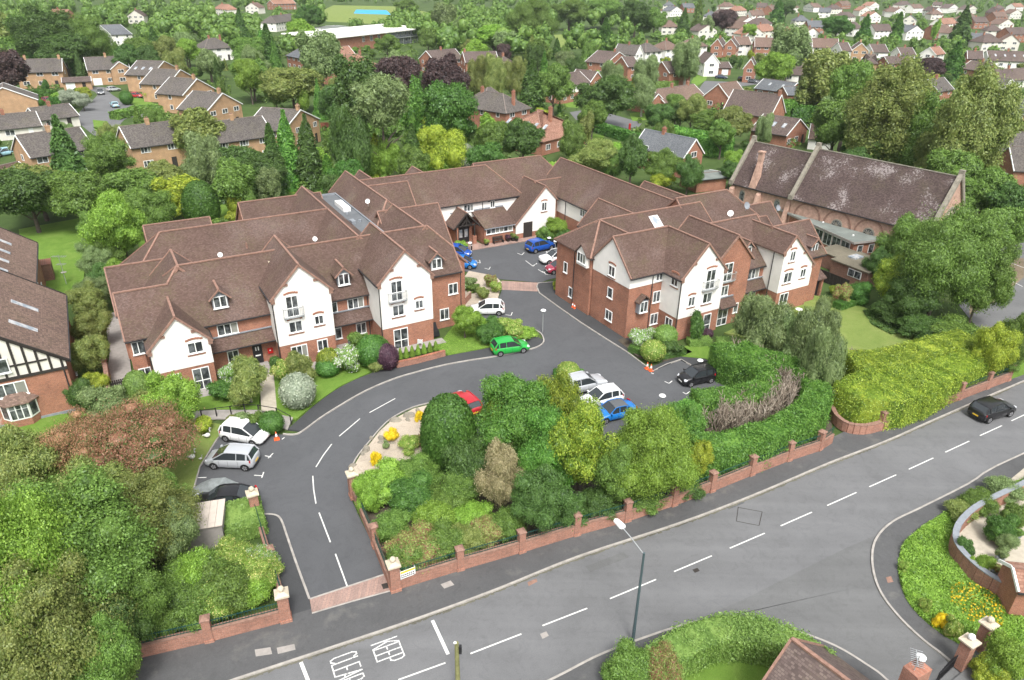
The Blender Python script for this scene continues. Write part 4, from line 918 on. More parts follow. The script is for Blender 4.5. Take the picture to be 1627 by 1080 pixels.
def trunk_mesh(name, h, r, limbs, bark, rs, spread=.5, rx=3):
 m = MB(); bend = rs.uniform(-.15, .15, 2)
 m.tube([(0, 0, -.1), (bend[0] * .3, bend[1] * .3, h * .35), (bend[0], bend[1], h * .75), (bend[0], bend[1], h)], [r * 1.25, r, r * .7, r * .2], 7)
 for i in range(limbs):
  a = i * 2.4 + rs.uniform(-.4, .4); z0 = h * rs.uniform(.3, .65); z1 = min(h, z0 + h * .28)
  m.tube([(bend[0] * .5, bend[1] * .5, z0), (math.cos(a) * rx * spread * .5, math.sin(a) * rx * spread * .5, (z0 + z1) / 2 + .2), (math.cos(a) * rx * spread, math.sin(a) * rx * spread, z1)], [r * .5, r * .32, r * .1], 5)
 return m.mesh(name, M_[bark], True)
def make_proto(key, kind, h, rx, n, size, seed, aspect=.55, hang=0, lift=0, cz=None, rz=None, nl=14, lr=.42, shape='round', bark='bark', limbs=5, core=.84, rough=.16, trunk_r=None):
 """unit tree: real metres; stored as (trunk mesh, crown mesh, h, rx)"""
 rs = np.random.default_rng(seed)
 if kind in ('tree', 'bush'):
  rz = rz or (h * (.36 if kind == 'tree' else .5)); cz = cz or (h - rz)
  L = lobes_crown(nl, rx, rx, rz, cz, lr, shape, rs); V = crown_leaves(L, n, size, aspect, hang, lift, rs, rough); ex = core_faces(L, core)
 elif kind == 'conifer':       # tiers of drooping sprays
  u = rs.uniform(0, 1, n) ** .65; z = h * (1 - u) ; z = np.maximum(z, h * .04); th = rs.uniform(0, 2 * math.pi, n)
  R = rx * (1 - z / h) ** .8 * (1 + .0 * z)
  nbr = 46; brn = np.arange(nbr); bz = np.sort(rs.uniform(.05, .97, nbr)) * h; bth = brn * 2.4
  # ragged outline from branch tips
  k = rs.integers(0, nbr, n); dz = rs.normal(0, h * .035, n); dth = rs.normal(0, .28, n); z = np.clip(bz[k] + dz, .03 * h, h * .995); th = bth[k] + dth
  rr = rs.uniform(.45, 1.08, n) ** .6; R = (rx * (1 - z / h) ** .85 + .08) * rr * (1 - .35 * np.abs(dth)) * (1 + .15 * np.sin(k * 1.7)); z = z - .12 * R
  C = np.stack([R * np.cos(th), R * np.sin(th), z], 1); Nn = np.stack([np.cos(th) * .6, np.sin(th) * .6, np.full(n, .9)], 1)
  V = quads(C, Nn, size, aspect, hang, rs, lift); L = []
  ev, ef, em = [], [], []
  for i in range(7):
   zz = h * i / 7; r_ = rx * .74 * (1 - i / 7) ** .85
   for j in range(10): a = j * math.pi / 5; ev.append((r_ * math.cos(a) * (1 + .1 * math.sin(3 * a + i)), r_ * math.sin(a), zz))
  ev.append((0, 0, h * .96))
  for i in range(6):
   for j in range(10): ef.append((i * 10 + j, i * 10 + (j + 1) % 10, (i + 1) * 10 + (j + 1) % 10, (i + 1) * 10 + j)); em.append(0)
  for j in range(10): ef.append((60 + j, 60 + (j + 1) % 10, 70)); em.append(0)
  ex = (ev, ef, em)
 elif kind == 'clip':          # clipped smooth form: egg/ball/cone profile
  prof = shape
  def R(t):
   if prof == 'ball': return np.sqrt(np.maximum(0, 1 - (2 * t - 1) ** 2))
   if prof == 'egg': return np.sqrt(np.maximum(0, 1 - (2 * np.clip(t, 0, 1) ** .8 - 1) ** 2)) ** .85
   if prof == 'dome': return np.where(t < .35, .9 + .1 * np.sin(t / .35 * math.pi / 2), np.sqrt(np.maximum(0, 1 - ((t - .35) / .65) ** 2.4)))
   return np.sqrt(np.maximum(0, t * 6)).clip(0, 1) * (1 - t) ** .55
  th = rs.uniform(0, 2 * math.pi, n); t = rs.uniform(0, 1, n)
  if prof != 'cone': t = .5 + .5 * np.sin((rs.uniform(-1, 1, n)) * math.pi / 2 * 1.0) * .999 if prof == 'ball' else 1 - rs.uniform(0, 1, n) ** 1.15
  r = rx * R(t); e = 1e-2; dr = (R(np.minimum(t + e, .999)) - R(np.maximum(t - e, 0))) / (2 * e) * rx / h
  top = rs.uniform(0, 1, n) < .16
  C = np.stack([r * np.cos(th), r * np.sin(th), t * h], 1); Nn = np.stack([np.cos(th), np.sin(th), -dr], 1); Nn = unit(Nn); C += Nn * rs.normal(0, .03 + size * .25, (n, 1)); C[:, 2] = np.maximum(C[:, 2], .02)
  V = quads(C, Nn * 1.6, size, aspect, 0, rs, lift)
  ev, ef, em = [], [], []
  for i in range(9):
   tt = i / 8; r_ = rx * .95 * float(R(np.array([min(.995, max(tt, .01))]))[0])
   for j in range(12): a = j * math.pi / 6; ev.append((r_ * math.cos(a), r_ * math.sin(a), tt * h * .98))
  for i in range(8):
   for j in range(12): ef.append((i * 12 + j, i * 12 + (j + 1) % 12, (i + 1) * 12 + (j + 1) % 12, (i + 1) * 12 + j)); em.append(0)
  ex = (ev, ef, em)
 if kind in ('tree', 'bush'):      # fit the crown to the stated width and height
  r_ = np.hypot(V[:, 0], V[:, 1]); k = rx / np.percentile(r_, 96); kz = h / np.percentile(V[:, 2], 99.3); V[:, :2] *= k; V[:, 2] *= kz; ex = ([(a * k, b * k, c * kz) for a, b, c in ex[0]], ex[1], ex[2])
 me = mesh_np('crown', V, len(V) // 4, ex, [FO['mid']])
 tr = trunk_mesh('trunk', max(h * .55, .3) if kind != 'conifer' else h * .8, trunk_r or max(.05, h * .022), limbs if kind == 'tree' else 0, bark, rs, .55, rx)
 PROTO[key] = (tr, me, h, rx)
# key, kind, h, rx, n, size, seed
make_proto('b1', 'tree', 9, 4, 24000, .13, 1, nl=30, lr=.34)
make_proto('b2', 'tree', 10, 3.8, 24000, .13, 2, nl=36, lr=.3, core=.78)
make_proto('b3', 'tree', 8, 4, 24000, .125, 3, nl=26, lr=.38)
make_proto('oval', 'tree', 12, 3.4, 15000, .18, 4, rz=5.2, nl=34, lr=.32)
make_proto('oval2', 'tree', 14, 3.8, 16000, .19, 5, rz=6.2, nl=40, lr=.3)
make_proto('fine', 'tree', 6, 2.4, 20000, .075, 6, nl=16, lr=.4, rz=2.4)
make_proto('fine2', 'tree', 6, 3.0, 32000, .07, 16, nl=32, lr=.32, rz=2.5, core=.7, rough=.22)
make_proto('big', 'tree', 7, 4.4, 62000, .08, 17, nl=46, lr=.28, rz=3.2, core=.7, rough=.24)
make_proto('huge', 'tree', 8, 5, 95000, .068, 40, nl=70, lr=.24, rz=3.6, core=.68, rough=.34)
make_proto('lime', 'tree', 16, 5.2, 54000, .13, 41, nl=64, lr=.26, rz=7, core=.7, rough=.3)
make_proto('layer', 'tree', 6, 6, 55000, .075, 42, nl=44, lr=.26, rz=2.2, core=.6, rough=.4, aspect=.4)
make_proto('hang', 'tree', 9, 3.2, 20000, .15, 7, aspect=.28, hang=1, nl=18, rz=4.2, bark='bark_w')
make_proto('hang2', 'tree', 6, 2.1, 9000, .15, 8, aspect=.25, hang=1, nl=16, rz=2.9, bark='bark_w')
make_proto('con', 'conifer', 12, 3.2, 9000, .3, 9, aspect=.35, hang=.4)
make_proto('con2', 'conifer', 14, 2.4, 8000, .3, 10, aspect=.35, hang=.4)
make_proto('col', 'tree', 10, 1.6, 6000, .18, 11, rz=4.9, cz=5.0, nl=16, lr=.5, aspect=.4, lift=1, limbs=0)
make_proto('pine', 'tree', 12, 4, 8000, .22, 12, rz=3.6, cz=8.6, nl=13, lr=.34, aspect=.3, core=.7, limbs=7, trunk_r=.3)
make_proto('s1', 'bush', 2, 1.3, 3500, .085, 21, nl=9, lr=.5)
make_proto('s2', 'bush', 2, 1.5, 4000, .09, 22, nl=12, lr=.42)
make_proto('s3', 'bush', 1.2, 1.1, 3000, .07, 23, nl=8, lr=.5, lift=.8, aspect=.3)
make_proto('s4', 'bush', 3, 1.9, 14000, .065, 24, nl=16, lr=.4)
make_proto('wild', 'bush', 3, 2.2, 24000, .062, 27, nl=30, lr=.28, rough=.36, core=.76)
make_proto('ball', 'clip', 2, 1.1, 5000, .06, 25, shape='ball', aspect=.6)
make_proto('egg', 'clip', 4, 1.8, 11000, .075, 26, shape='egg', aspect=.6)
make_proto('dome', 'clip', 3, 2.0, 12000, .075, 28, shape='dome', aspect=.6)
make_proto('cone', 'clip', 2.6, .9, 6000, .06, 29, shape='cone', aspect=.5)
def mat_set(o, m):
 o.material_slots[0].link = 'OBJECT'; o.material_slots[0].material = m
CAT = dict(tree='tree', shrub='shrub')
def plant(key, fol, pos, h, w, label=None, name='broadleaf_tree', cat='tree', group=None, rz=None, z=0.0, trunk=True):
 """pos world xy; h height, w crown width in metres. Empty > trunk, crown"""
 tr, me, H, RX = PROTO[key]
 e = thing(name, label, cat, (pos[0], pos[1], z), random.uniform(0, 6.28) if rz is None else rz, group)
 s = (w / (2 * RX), w / (2 * RX), h / H)
 c = link_obj('crown', me, e); mat_set(c, FO[fol]); c.scale = s
 if trunk:
  t = link_obj('trunk', tr, e); t.scale = s
 return e
def shrub(key, fol, pos, h, w, label=None, name='shrub', cat='shrub', group=None, z=.05, rz=None):
 """one mesh thing"""
 tr, me, H, RX = PROTO[key]
 if key == 'wild': h *= .72
 o = link_obj(name, me, None, (pos[0], pos[1], z), random.uniform(0, 6.28) if rz is None else rz); mat_set(o, FO[fol]); o.scale = (w / (2 * RX), w / (2 * RX), h / H)
 return tag(o, label, cat, group)
def dep(p): return (Vector((p[0], p[1], p[2] if len(p) > 2 else 0)) - Vector((0, 0, CAM_H))).dot(_F)
def proj(p):
 q = Vector(p) - Vector((0, 0, CAM_H)); return 813.5 + F_PX * q.dot(_R) / q.dot(_F), 540 + F_PX * q.dot(_D) / q.dot(_F)
def solve(u, vt, vb, wpx):
 """crown centred at u, foot row vb, top row vt, width in px -> base position, height, width"""
 p = at(u, vb)
 for _ in range(4):       # shift foot so that the crown centre (60% up) lands on u
  lo, hi = .1, 40
  for _ in range(30):
   mm = (lo + hi) / 2
   if proj((p.x, p.y, mm))[1] > vt: lo = mm
   else: hi = mm
  du = u - proj((p.x, p.y, lo * .6))[0]; b = proj(p); p = at(b[0] + du, vb)
 return p, lo, wpx * dep((p.x, p.y, lo * .6)) / F_PX
def T_(key, fol, u, vt, vb, w, label, name='broadleaf_tree', cat='tree', group=None, mode='tree', **k):
 p, h, ww = solve(u, vt, vb, w)
 return (plant if mode == 'tree' else shrub)(key, fol, p, h, ww, label, name, cat, group, **k)
def B_(key, fol, u, vt, vb, w, label, name='shrub', cat='shrub', group=None, **k): return T_(key, fol, u, vt, vb, w, label, name, cat, group, mode='shrub', **k)
def hedge(pts, width, h, fol, label, size=.06, dens=400, name='hedge', cat='hedge', group=None, z0=.0, rough=.05, lift=.3, aspect=.5, inner=None, top_fol=None, hfun=None):
 """leafy hedge along world points; a dense body plus leaf faces on sides and top"""
 rs = np.random.default_rng(int(abs(pts[0][0] * 13 + pts[0][1] * 7)) + 5)
 P = [np.array((p[0], p[1])) for p in pts]; V = []; m = MB()
 Ns = []
 for i in range(len(P)):
  d = P[min(i + 1, len(P) - 1)] - P[max(i - 1, 0)]; d = d / np.linalg.norm(d); Ns.append(np.array((-d[1], d[0])))
 hh = [h if hfun is None else hfun(i / (len(P) - 1)) for i in range(len(P))]
 C = []; Nn = []
 for i in range(len(P) - 1):
  a, b = P[i], P[i + 1]; na, nb = Ns[i], Ns[i + 1]; L = np.linalg.norm(b - a); w2 = width / 2
  k = .93; q = []
  for (pt, n_, hx) in ((a, na, hh[i]), (b, nb, hh[i + 1])):
   q.append([(pt[0] - n_[0] * w2 * k, pt[1] - n_[1] * w2 * k, z0), (pt[0] + n_[0] * w2 * k, pt[1] + n_[1] * w2 * k, z0), (pt[0] + n_[0] * w2 * k, pt[1] + n_[1] * w2 * k, z0 + hx * .9), (pt[0] + n_[0] * w2 * .7, pt[1] + n_[1] * w2 * .7, z0 + hx * .96), (pt[0] - n_[0] * w2 * .7, pt[1] - n_[1] * w2 * .7, z0 + hx * .96), (pt[0] - n_[0] * w2 * k, pt[1] - n_[1] * w2 * k, z0 + hx * .9)])
  for j in range(6):
   j2 = (j + 1) % 6; m.poly([q[0][j], q[1][j], q[1][j2], q[0][j2]])
  if i == 0: m.poly(q[0])
  if i == len(P) - 2: m.poly(q[1][::-1])
  for side, area in ((0, L * h), (1, L * h), (2, L * width)):
   n = int(area * dens); t = rs.uniform(-.02, 1.02, n)[:, None]; base = a * (1 - t) + b * t; nn = na * (1 - t) + nb * t
   hx = (hh[i] * (1 - t) + hh[i + 1] * t)[:, 0]
   wob = .05 * (np.sin(base[:, 0] * 1.1 + 2 * np.sin(base[:, 1] * .8)) + np.sin(base[:, 1] * 2.7 + 1.7 * np.sin(base[:, 0] * 1.3))) * min(2, rough / .05)
   if side < 2:
    sg = -1 if side == 0 else 1; zz = rs.uniform(.02, 1, n) * hx * .98
    c2 = base + nn * sg * (w2 + wob[:, None] * .5 + rs.normal(0, rough, (n, 1))); C.append(np.column_stack([c2, zz + z0])); Nn.append(np.column_stack([nn * sg, np.full(n, .3)]))
   else:
    o_ = rs.uniform(-1, 1, n)[:, None]; c2 = base + nn * o_ * w2; C.append(np.column_stack([c2, z0 + hx * (1 - .05 * np.abs(o_[:, 0]) ** 3) + wob + rs.normal(0, rough, n)])); Nn.append(np.column_stack([nn * .0, np.full(n, 1.0)]))
 for e, sgn in ((0, -1), (len(P) - 1, 1)):
  n = int(width * h * dens); d = np.array((Ns[e][1], -Ns[e][0])) * sgn; o_ = rs.uniform(-1, 1, n)[:, None]
  c2 = P[e] + Ns[e] * o_ * width / 2 + d * rs.normal(0.02, rough, (n, 1)); C.append(np.column_stack([c2, z0 + rs.uniform(.02, 1, n) * hh[e]])); Nn.append(np.column_stack([np.tile(d, (n, 1)), np.full(n, .2)]))
 C = np.vstack(C); Nn = np.vstack(Nn); org = np.array((P[0][0], P[0][1], 0)); V = quads(C - org, Nn * 1.3, size, aspect, 0, rs, lift)
 ex = ([tuple(np.array(v) - org) for v in m.v], m.f, m.m)
 me = mesh_np(name, V, len(V) // 4, ex, [FO[fol]]); o = link_obj(name, me, None, tuple(org)); return tag(o, label, cat, group)
def area_plants(name, poly, n, hrange, fol, size=.12, kind='stuff', label=None, z=.05, lift=1.2, aspect=.25, seed=3, clump=0, parent=None):
 """ground cover: many short blades/leaves spread in a polygon (world points)"""
 rs = np.random.default_rng(seed); P = np.array([(p[0], p[1]) for p in poly]); lo = P.min(0); hi = P.max(0)
 pts = rs.uniform(lo, hi, (n * 4, 2)); ins = np.zeros(len(pts), bool); j = len(P) - 1
 for i in range(len(P)):
  c = ((P[i, 1] > pts[:, 1]) != (P[j, 1] > pts[:, 1])) & (pts[:, 0] < (P[j, 0] - P[i, 0]) * (pts[:, 1] - P[i, 1]) / (P[j, 1] - P[i, 1] + 1e-12) + P[i, 0]); ins ^= c; j = i
 pts = pts[ins][:n]; k = len(pts); hn = .5 + .25 * np.sin(pts[:, 0] * 1.7 + pts[:, 1]) + .25 * np.sin(pts[:, 1] * 2.3 - pts[:, 0] * .8)
 C = np.column_stack([pts, z + (hrange[0] + (hrange[1] - hrange[0]) * hn) * rs.uniform(.3, 1, k)]); org = np.array((lo[0], lo[1], 0))
 V = quads(C - org, np.tile((0, 0, 1.0), (k, 1)), size, aspect, 0, rs, lift); me = mesh_np(name, V, len(V) // 4, None, [FO[fol]])
 o = link_obj(name, me, parent, tuple(org)); return tag(o, label, kind=kind)
# ------------------------------------------------------------------ cars
def paint(name, col, metal=.0, rough=.28):
 if name in M_: return M_[name]
 M_[name] = plain(name, col, rough, .5, metal, coat=.35); return M_[name]
paint('paint_white', (.72, .73, .73)); paint('paint_silver', (.55, .57, .6), .4, .35); paint('paint_grey', (.14, .15, .16), .4, .35); paint('paint_black', (.012, .012, .014)); paint('paint_red', (.42, .02, .03)); paint('paint_blue', (.01, .07, .34)); paint('paint_blue_l', (.01, .16, .5)); paint('paint_green', (.02, .33, .05)); paint('paint_pink', (.3, .03, .06)); paint('paint_darkblue', (.02, .035, .08)); paint('paint_paleblue', (.3, .5, .58))
# side profiles: x from rear (0) to front (1): (x, z bottom, z belt/bonnet, half width factor)
CARS = {
 'hatch': dict(L=3.95, W=1.72, H=1.48, body=[(0, .42, .78, .80), (.015, .30, .95, .90), (.06, .24, 1.0, .97), (.2, .2, .98, 1), (.5, .19, .95, 1), (.68, .19, .93, 1), (.76, .2, .90, .99), (.9, .22, .76, .95), (.965, .25, .66, .88), (1, .34, .55, .74)],
 gl=[(.025, .95), (.11, 1.40), (.22, 1.47), (.48, 1.48), (.56, 1.42), (.765, .90)]),
 'mpv': dict(L=3.95, W=1.70, H=1.53, body=[(0, .42, .85, .82), (.015, .30, 1.0, .92), (.06, .24, 1.04, .97), (.2, .2, 1.02, 1), (.5, .19, .98, 1), (.7, .19, .96, 1), (.8, .2, .92, .99), (.92, .22, .78, .94), (.97, .25, .68, .88), (1, .34, .58, .74)],
 gl=[(.02, 1.0), (.08, 1.45), (.2, 1.52), (.5, 1.53), (.58, 1.48), (.83, .92)]),
 'suv': dict(L=4.35, W=1.82, H=1.63, body=[(0, .5, .85, .84), (.015, .36, 1.02, .92), (.05, .28, 1.08, .97), (.2, .25, 1.08, 1), (.5, .24, 1.06, 1), (.68, .24, 1.05, 1), (.74, .25, 1.03, .99), (.9, .27, .93, .96), (.97, .3, .82, .9), (1, .4, .68, .78)],
 gl=[(.03, 1.05), (.1, 1.52), (.2, 1.61), (.46, 1.63), (.54, 1.58), (.72, 1.04)]),
 'small': dict(L=3.55, W=1.63, H=1.52, body=[(0, .42, .85, .82), (.015, .30, .98, .9), (.06, .24, 1.0, .97), (.2, .2, .98, 1), (.5, .19, .96, 1), (.7, .19, .95, 1), (.78, .2, .94, .99), (.92, .22, .85, .95), (.97, .25, .75, .9), (1, .34, .6, .8)],
 gl=[(.02, .98), (.07, 1.42), (.2, 1.51), (.5, 1.52), (.58, 1.46), (.78, .95)]),
 'saloon': dict(L=4.6, W=1.78, H=1.42, body=[(0, .42, .75, .78), (.02, .30, .92, .9), (.08, .24, .97, .96), (.2, .2, .97, 1), (.5, .19, .93, 1), (.66, .19, .92, 1), (.72, .2, .89, .99), (.9, .22, .76, .95), (.965, .25, .66, .86), (1, .34, .55, .72)],
 gl=[(.13, .96), (.27, 1.33), (.36, 1.4), (.5, 1.41), (.57, 1.35), (.74, .88)]),
 'convertible': dict(L=4.1, W=1.75, H=1.36, body=[(0, .42, .75, .78), (.02, .30, .88, .9), (.08, .24, .92, .96), (.2, .2, .92, 1), (.5, .19, .88, 1), (.64, .19, .86, 1), (.7, .2, .84, .99), (.9, .22, .72, .95), (.965, .25, .62, .86), (1, .34, .52, .72)],
 gl=[(.15, .9), (.24, 1.24), (.34, 1.34), (.5, 1.35), (.56, 1.3), (.7, .84)]),
}
def make_car(name, kind, pm, label, loc, heading, roofm=None, cat='car', group=None, rear_plate='plate_y', detail=True):
 """heading: radians, direction the front points to. Empty > body, roof, windows, wheels (> rim), lamps, plates, mirrors, grille"""
 D = CARS[kind]; L, Wd, H = D['L'], D['W'] / 2, D['H']
 e = thing(name, label, cat, loc, heading, group)
 st = D['body']; m = MB(); rings = []
 wh = (.17, .80)
 for x, zb, zt, k in st:
  X = (x - .5) * L; w = Wd * k
  rings.append([(X, -w * .86, zb), (X, -w * .99, zb + .1), (X, -w, (zb + zt) * .5), (X, -w * .965, zt - .09), (X, -w * .86, zt), (X, -w * .45, zt + .025), (X, 0, zt + .035), (X, w * .45, zt + .025), (X, w * .86, zt), (X, w * .965, zt - .09), (X, w, (zb + zt) * .5), (X, w * .99, zb + .1), (X, w * .86, zb)])
 n0 = 0
 vv = [p for r in rings for p in r]; K = 13
 m.v = list(vv)
 for i in range(len(rings) - 1):
  for j in range(K):
   j2 = (j + 1) % K; m.f.append((i * K + j, (i + 1) * K + j, (i + 1) * K + j2, i * K + j2)); m.m.append(0)
 m.f.append(tuple(range(K))); m.m.append(0); m.f.append(tuple((len(rings) - 1) * K + j for j in range(K))[::-1]); m.m.append(0)
 b = m.build('body', M_[pm], e, smooth=True)
 # greenhouse in glass
 g = MB(); G = D['gl']; rg = []
 bz = lambda xx: np.interp(xx, [s[0] for s in st], [s[2] for s in st])
 for x, z in G:
  X = (x - .5) * L; t = (z - .95) / (H - .95); w = Wd * (.90 - .15 * max(0, min(1, t)))
  rg.append((X, w, z))
 for sgn in (-1, 1):
  pts = [(x, sgn * w, z) for x, w, z in rg]; lo = [(x, sgn * Wd * .93, float(bz(x / L + .5)) - .04) for x, w, z in rg]
  for i in range(len(pts) - 1): q = [lo[i], lo[i + 1], pts[i + 1], pts[i]]; g.poly(q[::-1] if sgn > 0 else q)
 gg = g.build('side_windows', M_['glass_car'], e)
 ws = MB(); a, c = rg[-2], rg[-1]; ws.poly([(c[0], -c[1], c[2] + .02), (c[0], c[1], c[2] + .02), (a[0], a[1] * .98, a[2]), (a[0], -a[1] * .98, a[2])]); ws.build('windscreen', M_['glass_car'], e)
 ws = MB(); a, c = rg[1], rg[0]; ws.poly([(c[0], c[1], c[2]), (c[0], -c[1], c[2]), (a[0], -a[1] * .98, a[2]), (a[0], a[1] * .98, a[2])]); ws.build('rear_window', M_['glass_car'], e)
 # roof panel and pillars
 r = MB(); R = rg[1:-1]; v = []
 xs = [R[0][0]] + [R[i][0] for i in range(1, len(R))]
 K2 = 7; r.v = []
 for (x, w, z) in R:
  for j in range(K2):
   y = -1 + 2 * j / (K2 - 1); r.v.append((x, y * w * 1.03, z + .045 * (1 - y ** 2) ** .7 - (.035 if abs(y) == 1 else 0)))
 for i in range(len(R) - 1):
  for j in range(K2 - 1): r.f.append((i * K2 + j, (i + 1) * K2 + j, (i + 1) * K2 + j + 1, i * K2 + j + 1)); r.m.append(0)
 r.build('roof', M_[roofm or pm], e, smooth=True)
 pl = MB()
 for sgn in (-1, 1):
  P = lambda i: Vector((rg[i][0], sgn * rg[i][1] * 1.01, rg[i][2])); Q = lambda x: Vector((x, sgn * Wd * .93, float(bz(x / L + .5)) - .02))
  pl.bar(P(-1) + Vector((0, 0, -.02)), P(-2), .07, .06); pl.bar(P(0), P(1), .1, .09)
  xm = rg[2][0] + .45 * L * .28; pl.bar(Q(xm), Vector((xm - .02, sgn * rg[2][1], H - .05)), .06, .04)
  xm = rg[1][0] + .04 * L; pl.bar(Q(xm - .0), Vector((rg[1][0] + .16, sgn * rg[1][1] * 1.0, rg[1][2])), .13, .05)
  pl.bar(P(1), P(2), .05); pl.bar(P(2), P(3), .05); pl.bar(P(3), P(4), .05)
 pl.build('pillars', M_[roofm if False else pm], e)
 # wheels with arches
 rad = .31 if kind not in ('suv',) else .35
 ar = MB()
 for f in wh:
  for sgn in (-1, 1):
   X = (f - .5) * L; y = sgn * (Wd * 1.0)
   pts = [(X + math.cos(a) * (rad + .05), y + sgn * .004, rad + math.sin(a) * (rad + .05)) for a in [math.pi * k / 10 for k in range(11)]] + [(X - rad - .05, y + sgn * .004, .2), (X + rad + .05, y + sgn * .004, .2)]
   ar.poly(pts if sgn < 0 else pts[::-1])
 ar.build('wheel_arches', M_['black'], b)
 for f in wh:
  for sgn in (-1, 1):
   X = (f - .5) * L; w = MB(); y0, y1 = sgn * (Wd - .2), sgn * (Wd + .012); n = 16
   A = [(X + math.cos(k * math.pi / 8) * rad, y0, rad + math.sin(k * math.pi / 8) * rad) for k in range(n)]; Bq = [(p[0], y1, p[2]) for p in A]
   for k in range(n): j = (k + 1) % n; w.poly([A[k], A[j], Bq[j], Bq[k]])
   w.poly(Bq if sgn < 0 else Bq[::-1]); wo = w.build('wheel', M_['tyre'], e)
   rm = MB()
   for k in range(5):
    a0 = k * 2 * math.pi / 5; rm.poly([(X + math.cos(a0 + q) * rad * rr, y1 + sgn * .008, rad + math.sin(a0 + q) * rad * rr) for q, rr in ((-.5, .12), (-.42, .66), (.42, .66), (.5, .12))][::(1 if sgn < 0 else -1)])
   rm.build('rim', M_['rim'], wo)
 zf = st[-2][2];
 for sgn in (-1, 1):
  h = MB(); X = (st[-3][0] - .5) * L; X1 = (st[-1][0] - .5) * L
  h.hull8([(X + .12, sgn * Wd * .93 - .0, zf - .06), (X1 - .03, sgn * Wd * .80, zf - .1), (X1 - .05, sgn * Wd * .55, zf - .1), (X + .2, sgn * Wd * .6, zf - .03), (X - .02, sgn * Wd * .95, zf + .08), (X1 - .1, sgn * Wd * .82, zf + .02), (X1 - .1, sgn * Wd * .55, zf + .03), (X + .12, sgn * Wd * .6, zf + .09)]); h.build('headlight', M_['lampclear'], e)
  t = MB(); t.hull8([(-.5 * L - .005, sgn * Wd * .62, .78), (-.5 * L + .18, sgn * Wd * .98, .78), (-.5 * L + .26, sgn * Wd * .97, .8), (-.5 * L + .1, sgn * Wd * .6, .8), (-.5 * L + .05, sgn * Wd * .66, .97), (-.5 * L + .18, sgn * Wd * .94, 1.0), (-.5 * L + .3, sgn * Wd * .92, 1.0), (-.5 * L + .14, sgn * Wd * .6, .97)]); t.build('tail_light', M_['lampred'], e)
  mi = MB(); X = rg[-1][0] - .12; mi.box(X - .08, X + .06, *( (Wd * .95, Wd * .95 + .2) if sgn > 0 else (-Wd * .95 - .2, -Wd * .95)), rg[-1][2] + .02, rg[-1][2] + .14); mi.build('mirror', M_[pm], e)
 p = MB(); p.box(-.5 * L - .02, -.5 * L + .02, -.26, .26, .52, .64); p.build('number_plate', M_[rear_plate], e)
 p = MB(); p.box(.5 * L - .03, .5 * L + .02, -.26, .26, .40, .51); p.build('number_plate', M_['plate_w'], e)
 p = MB(); p.box(.5 * L - .12, .5 * L + .006, -.5, .5, .27, .38); p.box(.5 * L - .1, .5 * L - .005, -.4, .4, .53, .58); p.build('grille', M_['black'], e)
 p = MB(); p.box(-.5 * L - .008, -.5 * L + .1, -.6, .6, .3, .42); p.build('rear_bumper_insert', M_['black'], e)
 dl_ = MB()
 for sgn in (-1, 1):
  for f in (.30, .50, .68): X = (f - .5) * L; dl_.box(X - .006, X + .006, sgn * Wd * 1.002 - .004, sgn * Wd * 1.002 + .004, .38, .9)
 dl_.build('door_gaps', M_['black'], b)
 return e
def car_px(name, kind, pm, label, rear, front, **k):
 """rear/front: pixels where the rear and the front of the car touch the ground on its centre line"""
 a, b = at(*rear), at(*front); d = b - a; c = (a + b) / 2
 return make_car(name, kind, pm, label, (c.x, c.y, k.pop('z', .006)), math.atan2(d.y, d.x), **k)
G1 = 'cars parked outside the apartments'
car_px('parked_car', 'mpv', 'paint_white', 'white hatchback parked nose out beside the silver car in the left bay', (350, 690), (432, 704))
car_px('parked_car', 'mpv', 'paint_silver', 'silver hatchback with tail to the drive parked in the left bay', (408, 739), (334, 735))
car_px('parked_car', 'hatch', 'paint_white', 'white hatchback parked by the wall near the lamp and shrubs', (797, 497), (752, 497))
car_px('parked_car', 'hatch', 'paint_green', 'bright green hatchback parked at the edge of the curved drive', (784, 562), (836, 554))
car_px('parked_car', 'suv', 'paint_blue', 'dark blue sport utility car parked nearest the white gable with dark door', (836, 402), (880, 392))
car_px('parked_car', 'suv', 'paint_white', 'white small crossover parked between the dark blue and the red car', (905, 412), (858, 419), roofm='paint_grey')
car_px('parked_car', 'small', 'paint_pink', 'red small hatchback parked against the brick end of the right block', (908, 429), (868, 434))
car_px('parked_car', 'mpv', 'paint_blue_l', 'mid blue hatchback nearest the corner of the left block', (712, 423), (756, 425))
car_px('parked_car', 'mpv', 'paint_blue', 'blue hatchback behind the mid blue one near the porch bollard', (708, 404), (745, 408))
car_px('parked_car', 'suv', 'paint_silver', 'pale silver sport utility car beside the round bush in the car park', (898, 625), (956, 612))
car_px('parked_car', 'hatch', 'paint_white', 'white hatchback parked between the silver and the blue convertible', (982, 634), (928, 647))
car_px('parked_car', 'convertible', 'paint_blue_l', 'bright blue convertible with grey soft top half hidden by a tree', (1002, 655), (946, 668), roofm='paint_grey')
car_px('parked_car', 'small', 'paint_black', 'small black hatchback parked alone beside the tall clipped conifer hedge', (1130, 601), (1080, 611))
car_px('parked_car', 'hatch', 'paint_red', 'bright red hatchback behind the big clipped dome bush', (752, 661), (723, 636))
car_px('parked_car', 'saloon', 'paint_black', 'black saloon parked behind the entrance wall beside the covered vehicle', (396, 800), (322, 806))
car_px('moving_car', 'suv', 'paint_black', 'black sport utility car driving along the main road', (1548, 667), (1598, 652))
